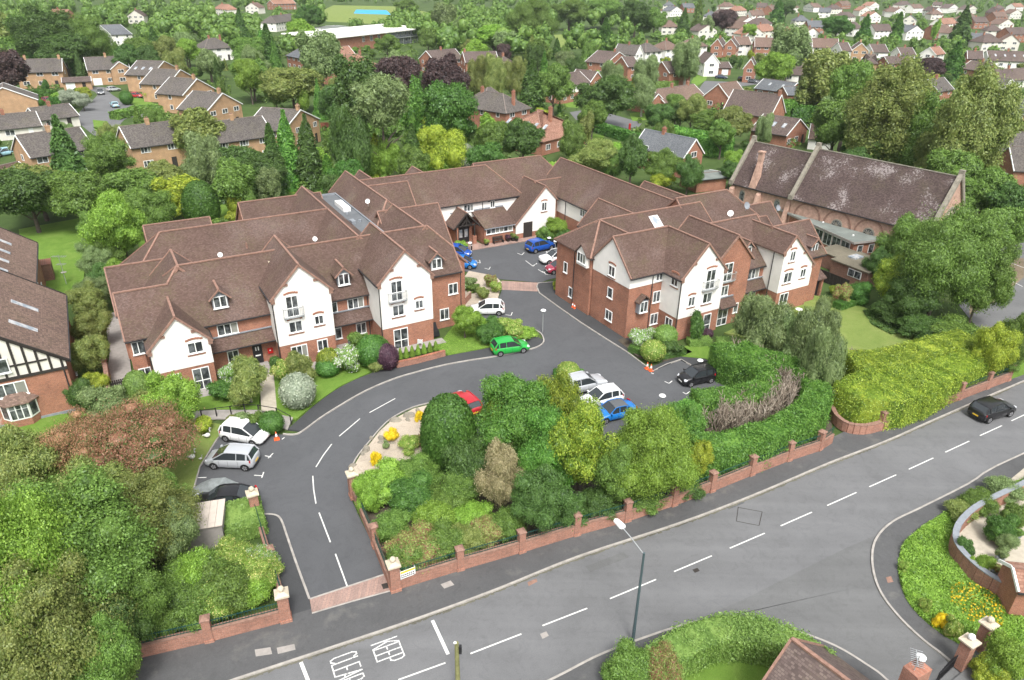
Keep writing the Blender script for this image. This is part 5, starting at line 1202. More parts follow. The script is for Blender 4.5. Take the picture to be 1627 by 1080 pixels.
# ------------------------------------------------------------------ boundary walls, street furniture
def dens_wall(pts, h0, name, label, cat='wall', piers=None, pier_h=1.75, rail=True, big=(), th=.33, mat='brick_w', cap='cap', coping=True, group=None, z0=.05, pier_w=.46):
 """brick wall > each pier, coping, railing. pts world; piers: list of world points"""
 base = pts[0]; e = thing(name, label, cat, (base.x, base.y, 0), 0, group); off = (base.x, base.y, 0)
 m = MB(off); c = MB(off)
 for i in range(len(pts) - 1):
  a, b = pts[i], pts[i + 1]; d = (b - a).normalized(); n = Vector((-d.y, d.x, 0)) * th / 2
  A = [a - n, b - n, b + n, a + n]; m.hull8([Vector((q.x, q.y, z0)) for q in A] + [Vector((q.x, q.y, h0)) for q in A])
  n2 = n * 1.12; A = [a - n2, b - n2, b + n2, a + n2]; c.hull8([Vector((q.x, q.y, h0 + .003)) for q in A] + [Vector((q.x, q.y, h0 + .07)) for q in A])
 m.build('brickwork', M_[mat], e)
 if coping: c.build('coping', M_['ridge'] if cap != 'grey' else M_['lead'], e)
 for k, p in enumerate(piers or []):
  # orientation from nearest segment
  best = min(range(len(pts) - 1), key=lambda i: ((pts[i] + pts[i + 1]) / 2 - p).length); d = (pts[best + 1] - pts[best]); rz = math.atan2(d.y, d.x)
  bigp = k in big; w = (.62 if bigp else pier_w) / 2; H = (pier_h + (.35 if bigp else 0)); q = MB()
  q.box(-w, w, -w, w, 0, H); q.box(-w - .04, w + .04, -w - .04, w + .04, 0, .25); po = q.build('pier', M_[mat], e, loc=(p.x - base.x, p.y - base.y, z0), rz=rz)
  q = MB()
  if bigp:
   q.box(-w - .1, w + .1, -w - .1, w + .1, H, H + .12); q.hull8([(-w - .08, -w - .08, H + .12), (w + .08, -w - .08, H + .12), (w + .08, w + .08, H + .12), (-w - .08, w + .08, H + .12), (-.15, -.15, H + .28), (.15, -.15, H + .28), (.15, .15, H + .28), (-.15, .15, H + .28)]); q.sphere((0, 0, H + .42), .2)
   q.build('pier_cap', M_['cap'], po)
  else:
   q.box(-w - .05, w + .05, -w - .05, w + .05, H, H + .08); q.hull8([(-w - .03, -w - .03, H + .08), (w + .03, -w - .03, H + .08), (w + .03, w + .03, H + .08), (-w - .03, w + .03, H + .08), (-w * .5, -w * .5, H + .2), (w * .5, -w * .5, H + .2), (w * .5, w * .5, H + .2), (-w * .5, w * .5, H + .2)])
   q.build('pier_cap', M_['ridge'], po)
 if rail:
  for i in range(len(pts) - 1):
   r = MB(off); a, b = pts[i], pts[i + 1]; L = (b - a).length; k = max(2, int(L / .17))
   if L < .8: continue
   for zz in (h0 + .12, h0 + .62): r.bar(Vector((a.x, a.y, zz)), Vector((b.x, b.y, zz)), .035)
   for j in range(k + 1):
    q = a.lerp(b, j / k); r.bar(Vector((q.x, q.y, h0)), Vector((q.x, q.y, h0 + .72)), .02)
   r.build('railing', M_['fence_green'], e)
 return e
pw = lambda L: px(L)
# piers are spaced along the wall lines (wall foot pixels from the photograph)
dens_wall(pw([(212.8, 1046), (334, 1018), (458, 985)]), .95, 'boundary_wall', 'low brick wall with green railings left of the entrance below the flowery shrubs', piers=pw([(334, 1018), (455, 985)]), big=(1,))
dens_wall(pw([(457, 978), (433, 905), (408, 822)]), .8, 'boundary_wall', 'brick wall with railings and capped piers running up from entrance past the clipped hedge', piers=pw([(434, 905), (408, 822)]), big=(1,), th=.28)
dens_wall(pw([(624, 938), (731, 905), (828, 877), (915, 850), (995, 828), (1069, 803), (1128, 781), (1192, 755), (1251, 732), (1300, 716), (1319, 704)]), .95, 'boundary_wall', 'long red brick wall with green railings beside the main road', piers=pw([(628, 937), (731, 905), (828, 877), (915, 850), (995, 828), (1069, 803), (1129, 781), (1192, 755), (1251, 732), (1300, 715)]), big=(0,))
dens_wall(pw([(622, 935), (596, 868), (562, 788)]), .8, 'boundary_wall', 'brick wall with railings along the inner curve of the entrance drive', piers=pw([(597, 868), (563, 790)]), big=(1,), th=.28)
dens_wall(smooth_line(pw([(1318, 655), (1325, 673), (1345, 687), (1372, 690), (1398, 684)]), 3) + pw([(1429.7, 671), (1476.8, 652.7), (1520.5, 636), (1564, 619), (1597.8, 606)]), .95, 'boundary_wall', 'curved red brick wall with railings below the golden conifer hedge', piers=pw([(1318, 655), (1398, 683), (1432, 670), (1478, 652), (1521, 635), (1565, 618), (1599, 605)]), big=(0,))
# left side garden wall and gate
dens_wall([gr(-3.6, 62), gr(-3.6, 70), gr(-3.8, 78), gr(-4.0, 85)], 1.7, 'garden_wall', 'tall brick garden wall between the half-timbered house and the left wing', piers=[gr(-3.6, 62), gr(-3.65, 66), gr(-3.65, 70), gr(-3.7, 74), gr(-3.8, 78)], pier_h=1.95, rail=False, pier_w=.4)
e = thing('wooden_gate', 'dark slatted double gate between the garden wall and left wing', 'gate', tuple(gr(-3.4, 65.3)), AL)
for k in range(12):
 m = MB(); m.box(k * .168, k * .168 + .13, -.03, .03, .05, 2.0); m.build('slat', M_['dark'], e)
m = MB(); m.box(0, 2.0, .03, .07, .4, .52); m.build('rail', M_['dark'], e); m = MB(); m.box(0, 2.0, .03, .07, 1.6, 1.72); m.build('rail', M_['dark'], e)
# lamp posts
def street_lamp():
 p = at(1005, 1021); e = thing('street_lamp', 'tall grey street lamp post on the south pavement of the main road', 'street lamp', (p.x, p.y, .1))
 m = MB(); m.cyl((0, 0), .1, .1, 0, 1.1, 10); m.cyl((0, 0), .09, .065, 1.1, 6.9, 8); m.build('pole', M_['pole'], e)
 h = at(983, 838, 7.0) - Vector((p.x, p.y, .1));
 m = MB(); m.tube([(0, 0, 6.8), (h.x * .5, h.y * .5, 7.05), (h.x * .85, h.y * .85, 7.15)], .03, 6); m.build('arm', M_['steel'], e)
 d = Vector((h.x, h.y, 0)).normalized(); n = Vector((-d.y, d.x, 0)); c = Vector((h.x, h.y, 7.15)); m = MB()
 A = [c - d * .42 - n * .12, c - d * .3 - n * .2, c + d * .3 - n * .16, c + d * .4, c + d * .3 + n * .16, c - d * .3 + n * .2, c - d * .42 + n * .12]
 m.poly(A); m.poly([q + Vector((0, 0, .1)) for q in A][::-1])
 for i in range(7): j = (i + 1) % 7; m.poly([A[i], A[j], A[j] + Vector((0, 0, .1)), A[i] + Vector((0, 0, .1))])
 m.build('lantern', M_['white'], e)
M_['pole'] = plain('lamp_pole_grey', (.06, .09, .1), .5, .4); M_['polegreen'] = plain('mossy_timber_pole', (.2, .2, .09), .9, .2, var=.3)
street_lamp()
def small_lamp(pb, pt, label, mat='steel'):
 p = at(*pb); s_, lo = None, .5
 z = .5
 while proj((p.x, p.y, z))[1] > pt[1] and z < 8: z += .05
 e = thing('lamp_post', label, 'lamp post', (p.x, p.y, 0)); m = MB(); m.cyl((0, 0), .05, .04, 0, z, 8); m.build('pole', M_[mat], e)
 m = MB(); m.sphere((0, 0, z), .3, 12, 6, sz=.42); m.build('lamp_head', M_['white'], e)
small_lamp((862, 528), (871, 493), 'short lamp post with white disc head beside the shrubs near the white car')
small_lamp((1047, 672), (1051, 629), 'short lamp post with white head rising behind the car park trees')
small_lamp((1110, 590), (1109, 573), 'tiny bollard light beside the small black car');
for u, v, u2, v2, lab in ((747, 398, 746, 386, 'low lamp with white top beside the porch path'), (872, 392, 866, 378, 'white topped garden light under the yellow green bush'), (882, 398, 880, 383, 'garden light nearest the dark blue car bonnet')):
 small_lamp((u, v), (u2, v2), lab)
p = at(728, 1100); e = thing('utility_pole', 'mossy timber utility pole at the bottom edge of photo', 'utility pole', (p.x, p.y, .1))
z = 1.0
while proj((p.x, p.y, z))[1] > 1024: z += .05
m = MB(); m.cyl((0, 0), .14, .11, 0, z, 10); m.build('pole', M_['polegreen'], e); m = MB(); m.box(.12, .26, -.1, .1, z - .75, z - .25); m.build('junction_box', M_['black'], e); m = MB(); m.cyl((-.08, 0), .09, .05, z, z + .06, 8); m.build('pole_cap', M_['white'], e)
# bollard near porch
p = gr(42.6, 84.9); e = thing('bollard', 'black bollard with white band in front of the porch', 'bollard', tuple(p)); m = MB(); m.cyl((0, 0), .09, .09, 0, 1.0, 10); m.sphere((0, 0, 1.0), .1, 8, 4); m.build('post', M_['black'], e); m = MB(); m.cyl((0, 0), .095, .095, .78, .86, 10, cap=False); m.build('band', M_['white'], e)
# cones
def cone(u, v, label, group=None):
 p = at(u, v); e = thing('traffic_cone', label, 'traffic cone', (p.x, p.y, .02), .4, group); m = MB(); m.box(-.22, .22, -.22, .22, 0, .05); m.cyl((0, 0), .16, .1, .05, .32, 10, cap=False); m.cyl((0, 0), .065, .03, .58, .75, 10); m.build('cone_body', M_['orange'], e); m = MB(); m.cyl((0, 0), .1, .065, .32, .58, 10, cap=False); m.build('reflective_band', M_['white'], e)
cone(1028, 586, 'left orange traffic cone of the pair by the box hedge corner'); cone(1034, 589, 'right orange traffic cone of the pair by the box hedge corner'); cone(440, 698, 'single orange traffic cone in front of the white hatchback')
for i, (s, t) in enumerate(((44.3, 62.3), (44.3, 61.9))):
 p = gr(s, t); e = thing('traffic_cone', ['farther', 'nearer'][i] + ' small red cone against the brick end of the right block', 'traffic cone', (p.x, p.y, .1)); m = MB(); m.cyl((0, 0), .15, .09, 0, .3, 8, cap=False); m.cyl((0, 0), .05, .02, .5, .62, 8); m.build('cone_body', M_['orange'], e); m = MB(); m.cyl((0, 0), .09, .05, .3, .5, 8, cap=False); m.build('reflective_band', M_['white'], e)
# low rail with black posts beside the left bay path
pts = px([(322, 667), (345, 663), (368, 660), (390, 657), (412, 658), (441, 663), (463, 675)]); e = thing('post_rail_fence', 'low black post and rail barrier beside the light path by the left bay', 'fence', (pts[0].x, pts[0].y, 0)); o0 = pts[0]
for p in pts:
 m = MB(); q = p - o0; m.box(q.x - .04, q.x + .04, q.y - .04, q.y + .04, .1, 1.0); m.build('post', M_['black'], e)
for a, b in zip(pts, pts[1:]):
 m = MB(); m.bar(a - o0 + Vector((0, 0, .95)), b - o0 + Vector((0, 0, .95)), .045); m.build('rail', M_['black'], e)
# garden ornaments: geese
M_['ornament'] = plain('white_stone_ornament', (.65, .64, .6), .8, .2)
def goose(u, v, label, s=1.0):
 p = at(u, v); m = MB()
 m.sphere((0, 0, .2 * s), .17 * s, 10, 6, sz=.8); m.tube([(.1 * s, 0, .25 * s), (.18 * s, 0, .42 * s), (.17 * s, 0, .6 * s), (.2 * s, 0, .66 * s)], [.08 * s, .045 * s, .04 * s, .05 * s], 6); m.tube([(.2 * s, 0, .66 * s), (.3 * s, 0, .64 * s)], [.035 * s, .012 * s], 5); m.tube([(-.12 * s, 0, .22 * s), (-.3 * s, 0, .3 * s)], [.09 * s, .02 * s], 5)
 o = m.build('goose_ornament', M_['ornament'], None, loc=(p.x, p.y, .12), rz=.6, smooth=True); tag(o, label, 'ornament')
goose(331, 697, 'white goose ornament on the lawn nearest the yellow-tipped bush', 1.3); goose(307, 731, 'white goose ornament on the lawn left of the silver car', 1.3); goose(320, 732, 'smallest white goose ornament next to the parking bay edge', .6)
# ivory stone urn statue by wing
p = gr(16.2, 61.6); m = MB(); m.cyl((0, 0), .16, .1, 0, .5, 8); m.cyl((0, 0), .07, .17, .5, .8, 8); m.sphere((0, 0, .98), .14, 8, 6); o = m.build('garden_statue', M_['cap'], None, loc=tuple(p), smooth=False); tag(o, 'small stone garden statue beside the yellow shrub', 'statue')
# patio furniture
def chair(p, rz, mat, label, h=.85):
 e = thing('garden_chair', label, 'chair', tuple(p), rz); m = MB(); m.box(-.24, .24, -.24, .24, .38, .43); m.build('seat', M_[mat], e)
 m = MB(); m.hull8([(-.24, .2, .43), (.24, .2, .43), (.24, .24, .43), (-.24, .24, .43), (-.22, .3, h), (.22, .3, h), (.22, .34, h), (-.22, .34, h)]); m.build('backrest', M_[mat], e)
 for x in (-.22, .22):
  for y in (-.22, .22): m = MB(); m.box(x - .02, x + .02, y - .02, y + .02, 0, .38); m.build('leg', M_[mat], e)
  m = MB(); m.box(x - .025, x + .025, -.22, .24, .6, .64); m.build('armrest', M_[mat], e)
chair(gr(24.9, 61.8, .15), AL + 2.6, 'white', 'white garden chair on the patio in front of the third gable')
chair(gr(18.6, 64.9, .15), AL + .4, 'lead', 'grey garden chair left of the round table in the recess'); chair(gr(20.2, 64.7, .15), AL - .5, 'lead', 'grey garden chair right of the round table in the recess')
p = gr(19.4, 64.9, .15); e = thing('garden_table', 'small round grey garden table in the recess', 'table', tuple(p)); m = MB(); m.cyl((0, 0), .4, .4, .68, .72, 14); m.build('table_top', M_['slab_g'], e); m = MB(); m.cyl((0, 0), .04, .04, 0, .68, 6); m.cyl((0, 0), .25, .2, 0, .05, 10); m.build('pedestal', M_['steel'], e)
chair(gr(64.9, 48.6, .15), AL + 2, 'white', 'white garden chair on the patio below the right hand gable')
p = gr(66.0, 48.2, .15); e = thing('garden_table', 'white garden table on the patio below the right hand gable', 'table', tuple(p)); m = MB(); m.cyl((0, 0), .4, .4, .68, .72, 14); m.build('table_top', M_['white'], e); m = MB(); m.cyl((0, 0), .05, .05, 0, .68, 6); m.build('pedestal', M_['white'], e)
p = gr(27.3, 63.3, .12); e = thing('covered_chair', 'black covered reclining chair against the brick wall by the third gable', 'chair', tuple(p), AL); m = MB(); m.hull8([(-.35, -.4, 0), (.35, -.4, 0), (.35, .4, 0), (-.35, .4, 0), (-.3, -.3, .6), (.3, -.3, .6), (.3, .2, .75), (-.3, .2, .75)]); m.build('seat', M_['black'], e); m = MB(); m.hull8([(-.3, .1, .6), (.3, .1, .6), (.33, .4, .6), (-.33, .4, .6), (-.25, .35, 1.3), (.25, .35, 1.3), (.25, .5, 1.3), (-.25, .5, 1.3)]); m.build('backrest', M_['black'], e)
# bench and pots outside the entrance
e = thing('park_bench', 'dark timber bench below the long window beside the porch', 'bench', tuple(gr(47.3, 85.7, .12)), AL)
for i in range(4): m = MB(); m.box(-.8, .8, -.25 + i * .12, -.16 + i * .12, .42, .45); m.build('slat', M_['dark'], e)
for i in range(3): m = MB(); m.box(-.8, .8, .24, .28, .55 + i * .14, .65 + i * .14); m.build('back_slat', M_['dark'], e)
for x in (-.75, .75): m = MB(); m.box(x - .04, x + .04, -.25, .28, 0, .42); m.box(x - .04, x + .04, .2, .28, .42, .95); m.box(x - .04, x + .04, -.25, .28, .6, .65); m.build('leg', M_['dark'], e)
def pot(p, label, fol, r=.28, h=.4, mat='dark'):
 e = thing('plant_pot', label, 'plant pot', tuple(p)); m = MB(); m.cyl((0, 0), r * .75, r, 0, h, 12); m.build('pot', M_[mat], e); c = link_obj('plant', PROTO['s3'][1], e, loc=(0, 0, h * .9)); mat_set(c, FO[fol]); c.scale = (r / .8, r / .8, r * 1.6)
pot(gr(48.9, 85.7, .12), 'dark pot of pink and purple flowers right of the bench', 'purple', .35); pot(gr(49.7, 85.6, .12), 'tall leafy pot next to the white gable wall', 'olive', .38, .5); pot(gr(50.0, 85.1, .12), 'smallest dark pot by the brick plinth', 'dark', .25); pot(gr(45.4, 85.7, .12), 'pot of yellow green flowers left of the bench', 'mixy', .35, .3)
# sign board and name plate on the wall by entrance
a, b = at(633, 902, 1.5), at(657, 893, 1.5); d = (b - a).normalized(); n = Vector((d.y, -d.x, 0)); ang = math.atan2(d.y, d.x)
e = thing('sign_board', 'yellow and white sign board on the wall beside the entrance pier', 'sign', (at(648, 931).x, at(648, 931).y, 0), ang)
m = MB(); m.box(-.5, .5, -.2, -.17, .98, 1.6); m.build('board', M_['white'], e); m = MB(); m.box(-.48, .48, -.206, -.2, 1.42, 1.58); m.build('yellow_panel', M_['plate_y'], e)
m = MB()
for r_ in range(2):
 for k in range(7): m.box(-.45 + k * .13, -.45 + k * .13 + .09, -.207, -.2, 1.06 + r_ * .16, 1.15 + r_ * .16)
tag(m.build('lettering', M_['black'], e), kind='stuff')
m = MB(); m.box(-.5, -.44, -.18, -.12, .9, 1.7); m.build('post', M_['steel'], e); m = MB(); m.box(.44, .5, -.18, -.12, .9, 1.7); m.build('post', M_['steel'], e)
q = at(681, 917); e = thing('name_plate', 'dark name plate fixed to the brick wall near the sign board', 'sign', (q.x, q.y, 0), ang); m = MB(); m.box(-.45, .45, -.06, .0, .4, .68); m.build('plate', M_['dark'], e); m = MB()
for k in range(6): m.box(-.32 + k * .1, -.26 + k * .1, -.066, -.06, .5, .58)
tag(m.build('lettering', M_['slab_g'], e), kind='stuff')
# covered motor scooter/vehicle and shed
p = at(346, 795); e = thing('covered_vehicle', 'low vehicle under a grey fabric cover beside the black saloon', 'covered vehicle', (p.x - .2, p.y + .6, 0), math.radians(185))
m = MB(); rs_ = [(-1.7, .9, .5), (-1.5, 1.5, .7), (-.6, 1.6, 1.25), (.4, 1.55, 1.2), (1.2, 1.5, .85), (1.8, 1.1, .5)]; v = []
for x, w, h in rs_: v.append([(x, -w / 2, 0), (x, -w / 2 * .95, h * .55), (x, -w / 2 * .6, h), (x, 0, h * 1.06), (x, w / 2 * .6, h), (x, w / 2 * .95, h * .55), (x, w / 2, 0)])
for i in range(5):
 for j in range(6): m.poly([v[i][j], v[i + 1][j], v[i + 1][j + 1], v[i][j + 1]])
m.poly(v[0]); m.poly(v[-1][::-1])
for k in (-1, -.3, .4, 1.0): m.bar((k, -.8, .1), (k * .8, 0, 1.3 if abs(k) < .7 else 1.0), .06, .04)
cv = plain('grey_cover_fabric', (.2, .22, .22), .6, .3, var=.3); M_['cover'] = cv; m.build('fabric_cover', cv, e)
p = at(332, 872); e = thing('garden_shed', 'flat roofed pale shed behind the entrance wall under the tree', 'shed', (p.x, p.y, 0), AL - .25); m = MB(); m.box(-1.5, 1.1, -.1, 2.4, 0, 1.95); m.build('wall', M_['slab_g'], e); M_['shedroof'] = plain('pale_shed_roof', (.52, .46, .4), .8, .2, var=.08);
for k in range(6): m = MB(); m.box(-1.65 + k * .475, -1.65 + (k + 1) * .475 - .02, -.25, 2.55, 1.97, 2.03); m.build('roof_sheet', M_['shedroof'], e)
# low brick retaining walls
def low_wall(pts, h, label, mat='brick_w', th=.3):
 pts = [Vector(p) for p in pts]; o = pts[0]; e = thing('retaining_wall', label, 'wall', (o.x, o.y, 0)); m = MB((o.x, o.y, 0)); c = MB((o.x, o.y, 0))
 for a, b in zip(pts, pts[1:]):
  d = (b - a).normalized(); n = Vector((-d.y, d.x, 0)) * th / 2; A = [a - n, b - n, b + n, a + n]; m.hull8([Vector((q.x, q.y, .0)) for q in A] + [Vector((q.x, q.y, h)) for q in A]); A = [a - n * 1.1, b - n * 1.1, b + n * 1.1, a + n * 1.1]; c.hull8([Vector((q.x, q.y, h + .002)) for q in A] + [Vector((q.x, q.y, h + .07)) for q in A])
 m.build('brickwork', M_[mat], e); c.build('coping', M_['brick'], e)
low_wall(px([(630, 585), (662, 578), (707, 566)]), .65, 'low brick retaining wall below the row of little conifers')
low_wall([gr(31.2, 68.2), gr(33.2, 68.6), gr(35.0, 70.3)], .9, 'low brick retaining wall at the corner of the gravel bed')
# rockery stones in the gravel
for i, (u, v, w) in enumerate(((606, 698, .5), (582, 715, .6), (628, 669, .6), (650, 661, .7), (664, 653, .4), (560, 741, .4), (590, 697, .3), (604, 704, .3), (616, 700, .35), (648, 668, .35), (576, 722, .3), (624, 705, .3), (773, 462, .35), (757, 470, .3), (766, 455, .25))):
 p = at(u, v); m = MB(); rr = random.Random(i); n = 7
 A = [(math.cos(k * 6.283 / n) * w * rr.uniform(.8, 1.1), math.sin(k * 6.283 / n) * w * .6 * rr.uniform(.8, 1.1), 0) for k in range(n)]; Bq = [(a[0] * .7, a[1] * .7, w * .35 * rr.uniform(.8, 1.2)) for a in A]
 for k in range(n): j = (k + 1) % n; m.poly([A[k], A[j], Bq[j], Bq[k]])
 m.poly(Bq); o = m.build('rock', M_['stone_g'], None, loc=(p.x, p.y, .07), rz=rr.uniform(0, 3)); tag(o, 'small flat rock lying on the pale gravel', 'rock', 'rocks on the gravel beds')
# curved boundary wall lower right with grey coping
dens_wall(smooth_line(px([(1760, 700), (1700, 735), (1627, 783), (1580, 806), (1540, 828), (1514, 856), (1512, 884), (1536, 914), (1570, 940), (1606, 957), (1640, 972)]), 3), 1.25, 'garden_wall', 'curved brick garden wall with grey coping around the patio garden', rail=False, cap='grey', th=.36)
# gate piers lower right and gate
def gate_pier(u, v, label, w=.55, h=2.0, rz=.5):
 p = at(u, v); e = thing('gate_pier', label, 'gate pier', (p.x, p.y, .1), rz); m = MB(); m.box(-w / 2, w / 2, -w / 2, w / 2, 0, h); m.build('brickwork', M_['brick_w'], e); m = MB(); m.box(-w / 2 - .12, w / 2 + .12, -w / 2 - .12, w / 2 + .12, h, h + .1); m.hull8([(-w / 2 - .08, -w / 2 - .08, h + .1), (w / 2 + .08, -w / 2 - .08, h + .1), (w / 2 + .08, w / 2 + .08, h + .1), (-w / 2 - .08, w / 2 + .08, h + .1), (-.12, -.12, h + .22), (.12, -.12, h + .22), (.12, .12, h + .22), (-.12, .12, h + .22)]); m.build('cap_stone', M_['cap'], e); m = MB(); m.sphere((0, 0, h + .38), .2, 10, 7); m.build('ball_finial', M_['white'] if w > .56 else M_['cap'], e)
gate_pier(1523, 1060, 'brick gate pier with white ball top nearest the pavement', .6); gate_pier(1553, 1032, 'brick gate pier with grey ball top behind the first one', .55)
a, b = at(1513, 1062), at(1484, 1090); d = b - a; e = thing('iron_gate', 'dark iron driveway gate hung between the brick piers', 'gate', (a.x, a.y, .1), math.atan2(d.y, d.x)); L = d.length
for k in range(14): m = MB(); m.bar((L * k / 13, 0, .1), (L * k / 13, 0, 1.0 + .3 * math.sin(math.pi * k / 13)), .03); m.build('bar', M_['black'], e)
m = MB(); m.bar((0, 0, .15), (L, 0, .15), .06); m.build('rail', M_['black'], e); m = MB(); m.bar((0, 0, .95), (L, 0, .95), .06); m.build('rail', M_['black'], e)
for u, v, lab, f in ((1600, 872, 'dark pot with small green plant on the paved patio', 'dark'), (1586, 893, 'grey pot beside the patio steps', 'grey'), (1612, 858, 'round pot with clipped plant nearest the photo edge', 'mid'), (1578, 915, 'brown pot with orange flowers by the curved wall', 'mixr')):
 p = at(u, v); pot(Vector((p.x, p.y, .15)), lab, f, .3, .4, 'lead')
# ------------------------------------------------------------------ nearby planting
T = T_; Bu = B_
# bottom left garden trees
T('huge', 'mid', 95, 790, 985, 290, 'broad mid green tree filling the lower left garden')
T('huge', 'olive', 222, 765, 900, 170, 'grey green tree leaning over the pale shed')
T('huge', 'bright', 30, 800, 1060, 230, 'leafy green tree at the left edge below the bare branches')
T('huge', 'olive', 55, 905, 1110, 230, 'bright green tree in the bottom left corner')
T('fine2', 'mid', 215, 905, 1020, 100, 'dark green tree above the low entrance wall')
T('fine', 'yellow', 148, 985, 1090, 115, 'yellow green bushy tree near the bottom left')
T('fine2', 'mid', 165, 990, 1120, 100, 'small green tree overhanging the left pavement')
T('fine2', 'bright', 120, 850, 1000, 120, 'mid green tree in middle of the lower left thicket')
T('fine2', 'grey', 272, 800, 905, 80, 'grey leaved tree right above the shed roof')
T('fine2', 'dark', 180, 935, 1060, 110, 'rounded green tree behind the yellow green one')
T('fine', 'mid', 190, 1012, 1115, 70, 'leafy tree hiding the end of the left wall')
T('fine2', 'olive', 20, 690, 830, 130, 'olive tree with bare grey branches at left edge')
T('big', 'olive', 140, 755, 870, 160, 'pale olive tree below the reddish acer')
T('fine2', 'mid', 268, 752, 845, 64, 'dark bush tree beside the left parking bay')
T('layer', 'acer', 210, 655, 775, 200, 'spreading reddish acer beside the left parking bay', name='acer_tree')
T('layer', 'acer', 140, 660, 790, 130, 'smaller reddish acer crown at its left')
T('fine', 'bright', 267, 596, 690, 96, 'fresh green round tree in front of the first gable')
Bu('s4', 'grey', 170, 612, 668, 70, 'pale grey shrub below the dark gate'); Bu('s4', 'olive', 215, 640, 690, 80, 'olive shrub between the acer and the gate')
T('fine', 'olive', 140, 452, 510, 58, 'yellowish acer nearest the satellite aerial', name='acer_tree'); T('fine', 'olive', 145, 494, 555, 60, 'second yellowish acer beside the garden wall', name='acer_tree'); T('fine', 'olive', 142, 535, 605, 62, 'third yellowish acer beside the garden wall', name='acer_tree'); T('fine', 'yellow', 148, 592, 640, 46, 'small yellow acer by the dark gate', name='acer_tree')
Bu('s4', 'dark', 125, 600, 650, 44, 'dark shrub at the corner of the half-timbered house')
# flower/shrub bank inside the left wall
hedge(px([(385, 815), (395, 858)]), 2.6, 1.3, 'clip2', 'square clipped pale hedge behind the entrance pier', dens=260, size=.07)
Bu('wild', 'mixy', 402, 868, 930, 84, 'shrub dotted with pale yellow flowers above the railings'); Bu('wild', 'mid', 355, 890, 965, 100, 'green shrub behind the left railings'); Bu('wild', 'mixy', 350, 905, 968, 76, 'yellow flowering shrub along the left railings'); Bu('wild', 'dark', 300, 915, 980, 90, 'dark green shrub at the left end of railings'); Bu('wild', 'mixw', 412, 860, 915, 60, 'small shrub with whitish flowers next to the pier wall'); Bu('wild', 'bright', 395, 900, 952, 84, 'fresh green shrub behind the tall entrance pier'); Bu('wild', 'mid', 255, 955, 1005, 70, 'shrub spilling over the end of the left wall')
# front of left block
Bu('egg', 'clip2', 218, 592, 640, 44, 'smooth clipped shrub beside the dark slatted gate', name='clipped_shrub')
Bu('s2', 'clip', 352, 610, 634, 44, 'low rounded green shrub in front of the french window'); T('hang2', 'olive', 392, 572, 640, 66, 'airy young tree beside the light slab path', name='young_tree')
Bu('s2', 'mixw', 365, 580, 612, 34, 'flowering shrub against the wall by the door'); Bu('s2', 'mixy', 452, 575, 608, 40, 'yellowish flowering shrub right of the slab path'); Bu('s1', 'dark', 440, 566, 588, 22, 'dark small shrub below the red post box'); T('hang2', 'olive', 474, 560, 612, 46, 'thin young tree in front of the second gable', name='young_tree')
Bu('ball', 'silver', 472, 597, 645, 56, 'round silver leaved shrub on the lawn', name='silver_shrub')
Bu('ball', 'gold', 522, 556, 590, 38, 'bright yellow round shrub below the small window', name='golden_shrub'); Bu('ball', 'clip', 520, 572, 596, 38, 'small clipped green ball below the yellow shrub', name='clipped_shrub'); Bu('s2', 'mixw', 552, 556, 590, 48, 'pale flowering shrub right of the yellow shrub'); Bu('ball', 'clip', 592, 536, 580, 54, 'large clipped green ball in front of the recess', name='clipped_shrub'); Bu('ball', 'purple', 615, 549, 586, 36, 'round dark purple shrub beside the little conifers', name='purple_shrub'); Bu('s1', 'olive', 598, 575, 592, 24, 'small loose shrub at lawn edge'); Bu('s2', 'mid', 570, 530, 560, 34, 'shrub behind the clipped ball near the patio table')
for i in range(7):
 u = 636 + i * 9.4; Bu('cone', 'bright', u, 555 - i * 1.9, 574 - i * 2.4, 9.5, ('leftmost', 'second from left', 'third from left', 'middle', 'third from right', 'second from right', 'rightmost')[i] + ' little clipped conifer in the row above the brick retaining wall', name='dwarf_conifer', group='row of little conifers', z=.15)
Bu('s2', 'mid', 410, 657, 684, 34, 'green shrub behind the white hatchback'); Bu('ball', 'clip', 430, 657, 687, 40, 'clipped round green shrub near the traffic cone', name='clipped_shrub'); Bu('s1', 'yellow', 325, 665, 686, 34, 'yellow tipped low shrub beside the path'); Bu('s1', 'olive', 366, 662, 680, 26, 'small olive shrub next to the post and rail barrier'); Bu('s1', 'grey', 390, 655, 682, 34, 'grey green shrub beside the post and rail barrier')
# round the white hatchback
T('fine', 'bright', 738, 486, 538, 52, 'small bright acer on the lawn by the third gable', name='acer_tree'); Bu('s4', 'clip', 780, 510, 546, 44, 'dense dark green shrub behind the green hatchback'); Bu('s4', 'mixy', 813, 506, 535, 46, 'yellow green shrub beside the small lamp'); Bu('s2', 'bright', 760, 505, 535, 30, 'bright shrub between the acer and the dense shrub'); Bu('s3', 'bright', 835, 524, 537, 44, 'low grassy planting at the tip of the island', name='ground_cover')
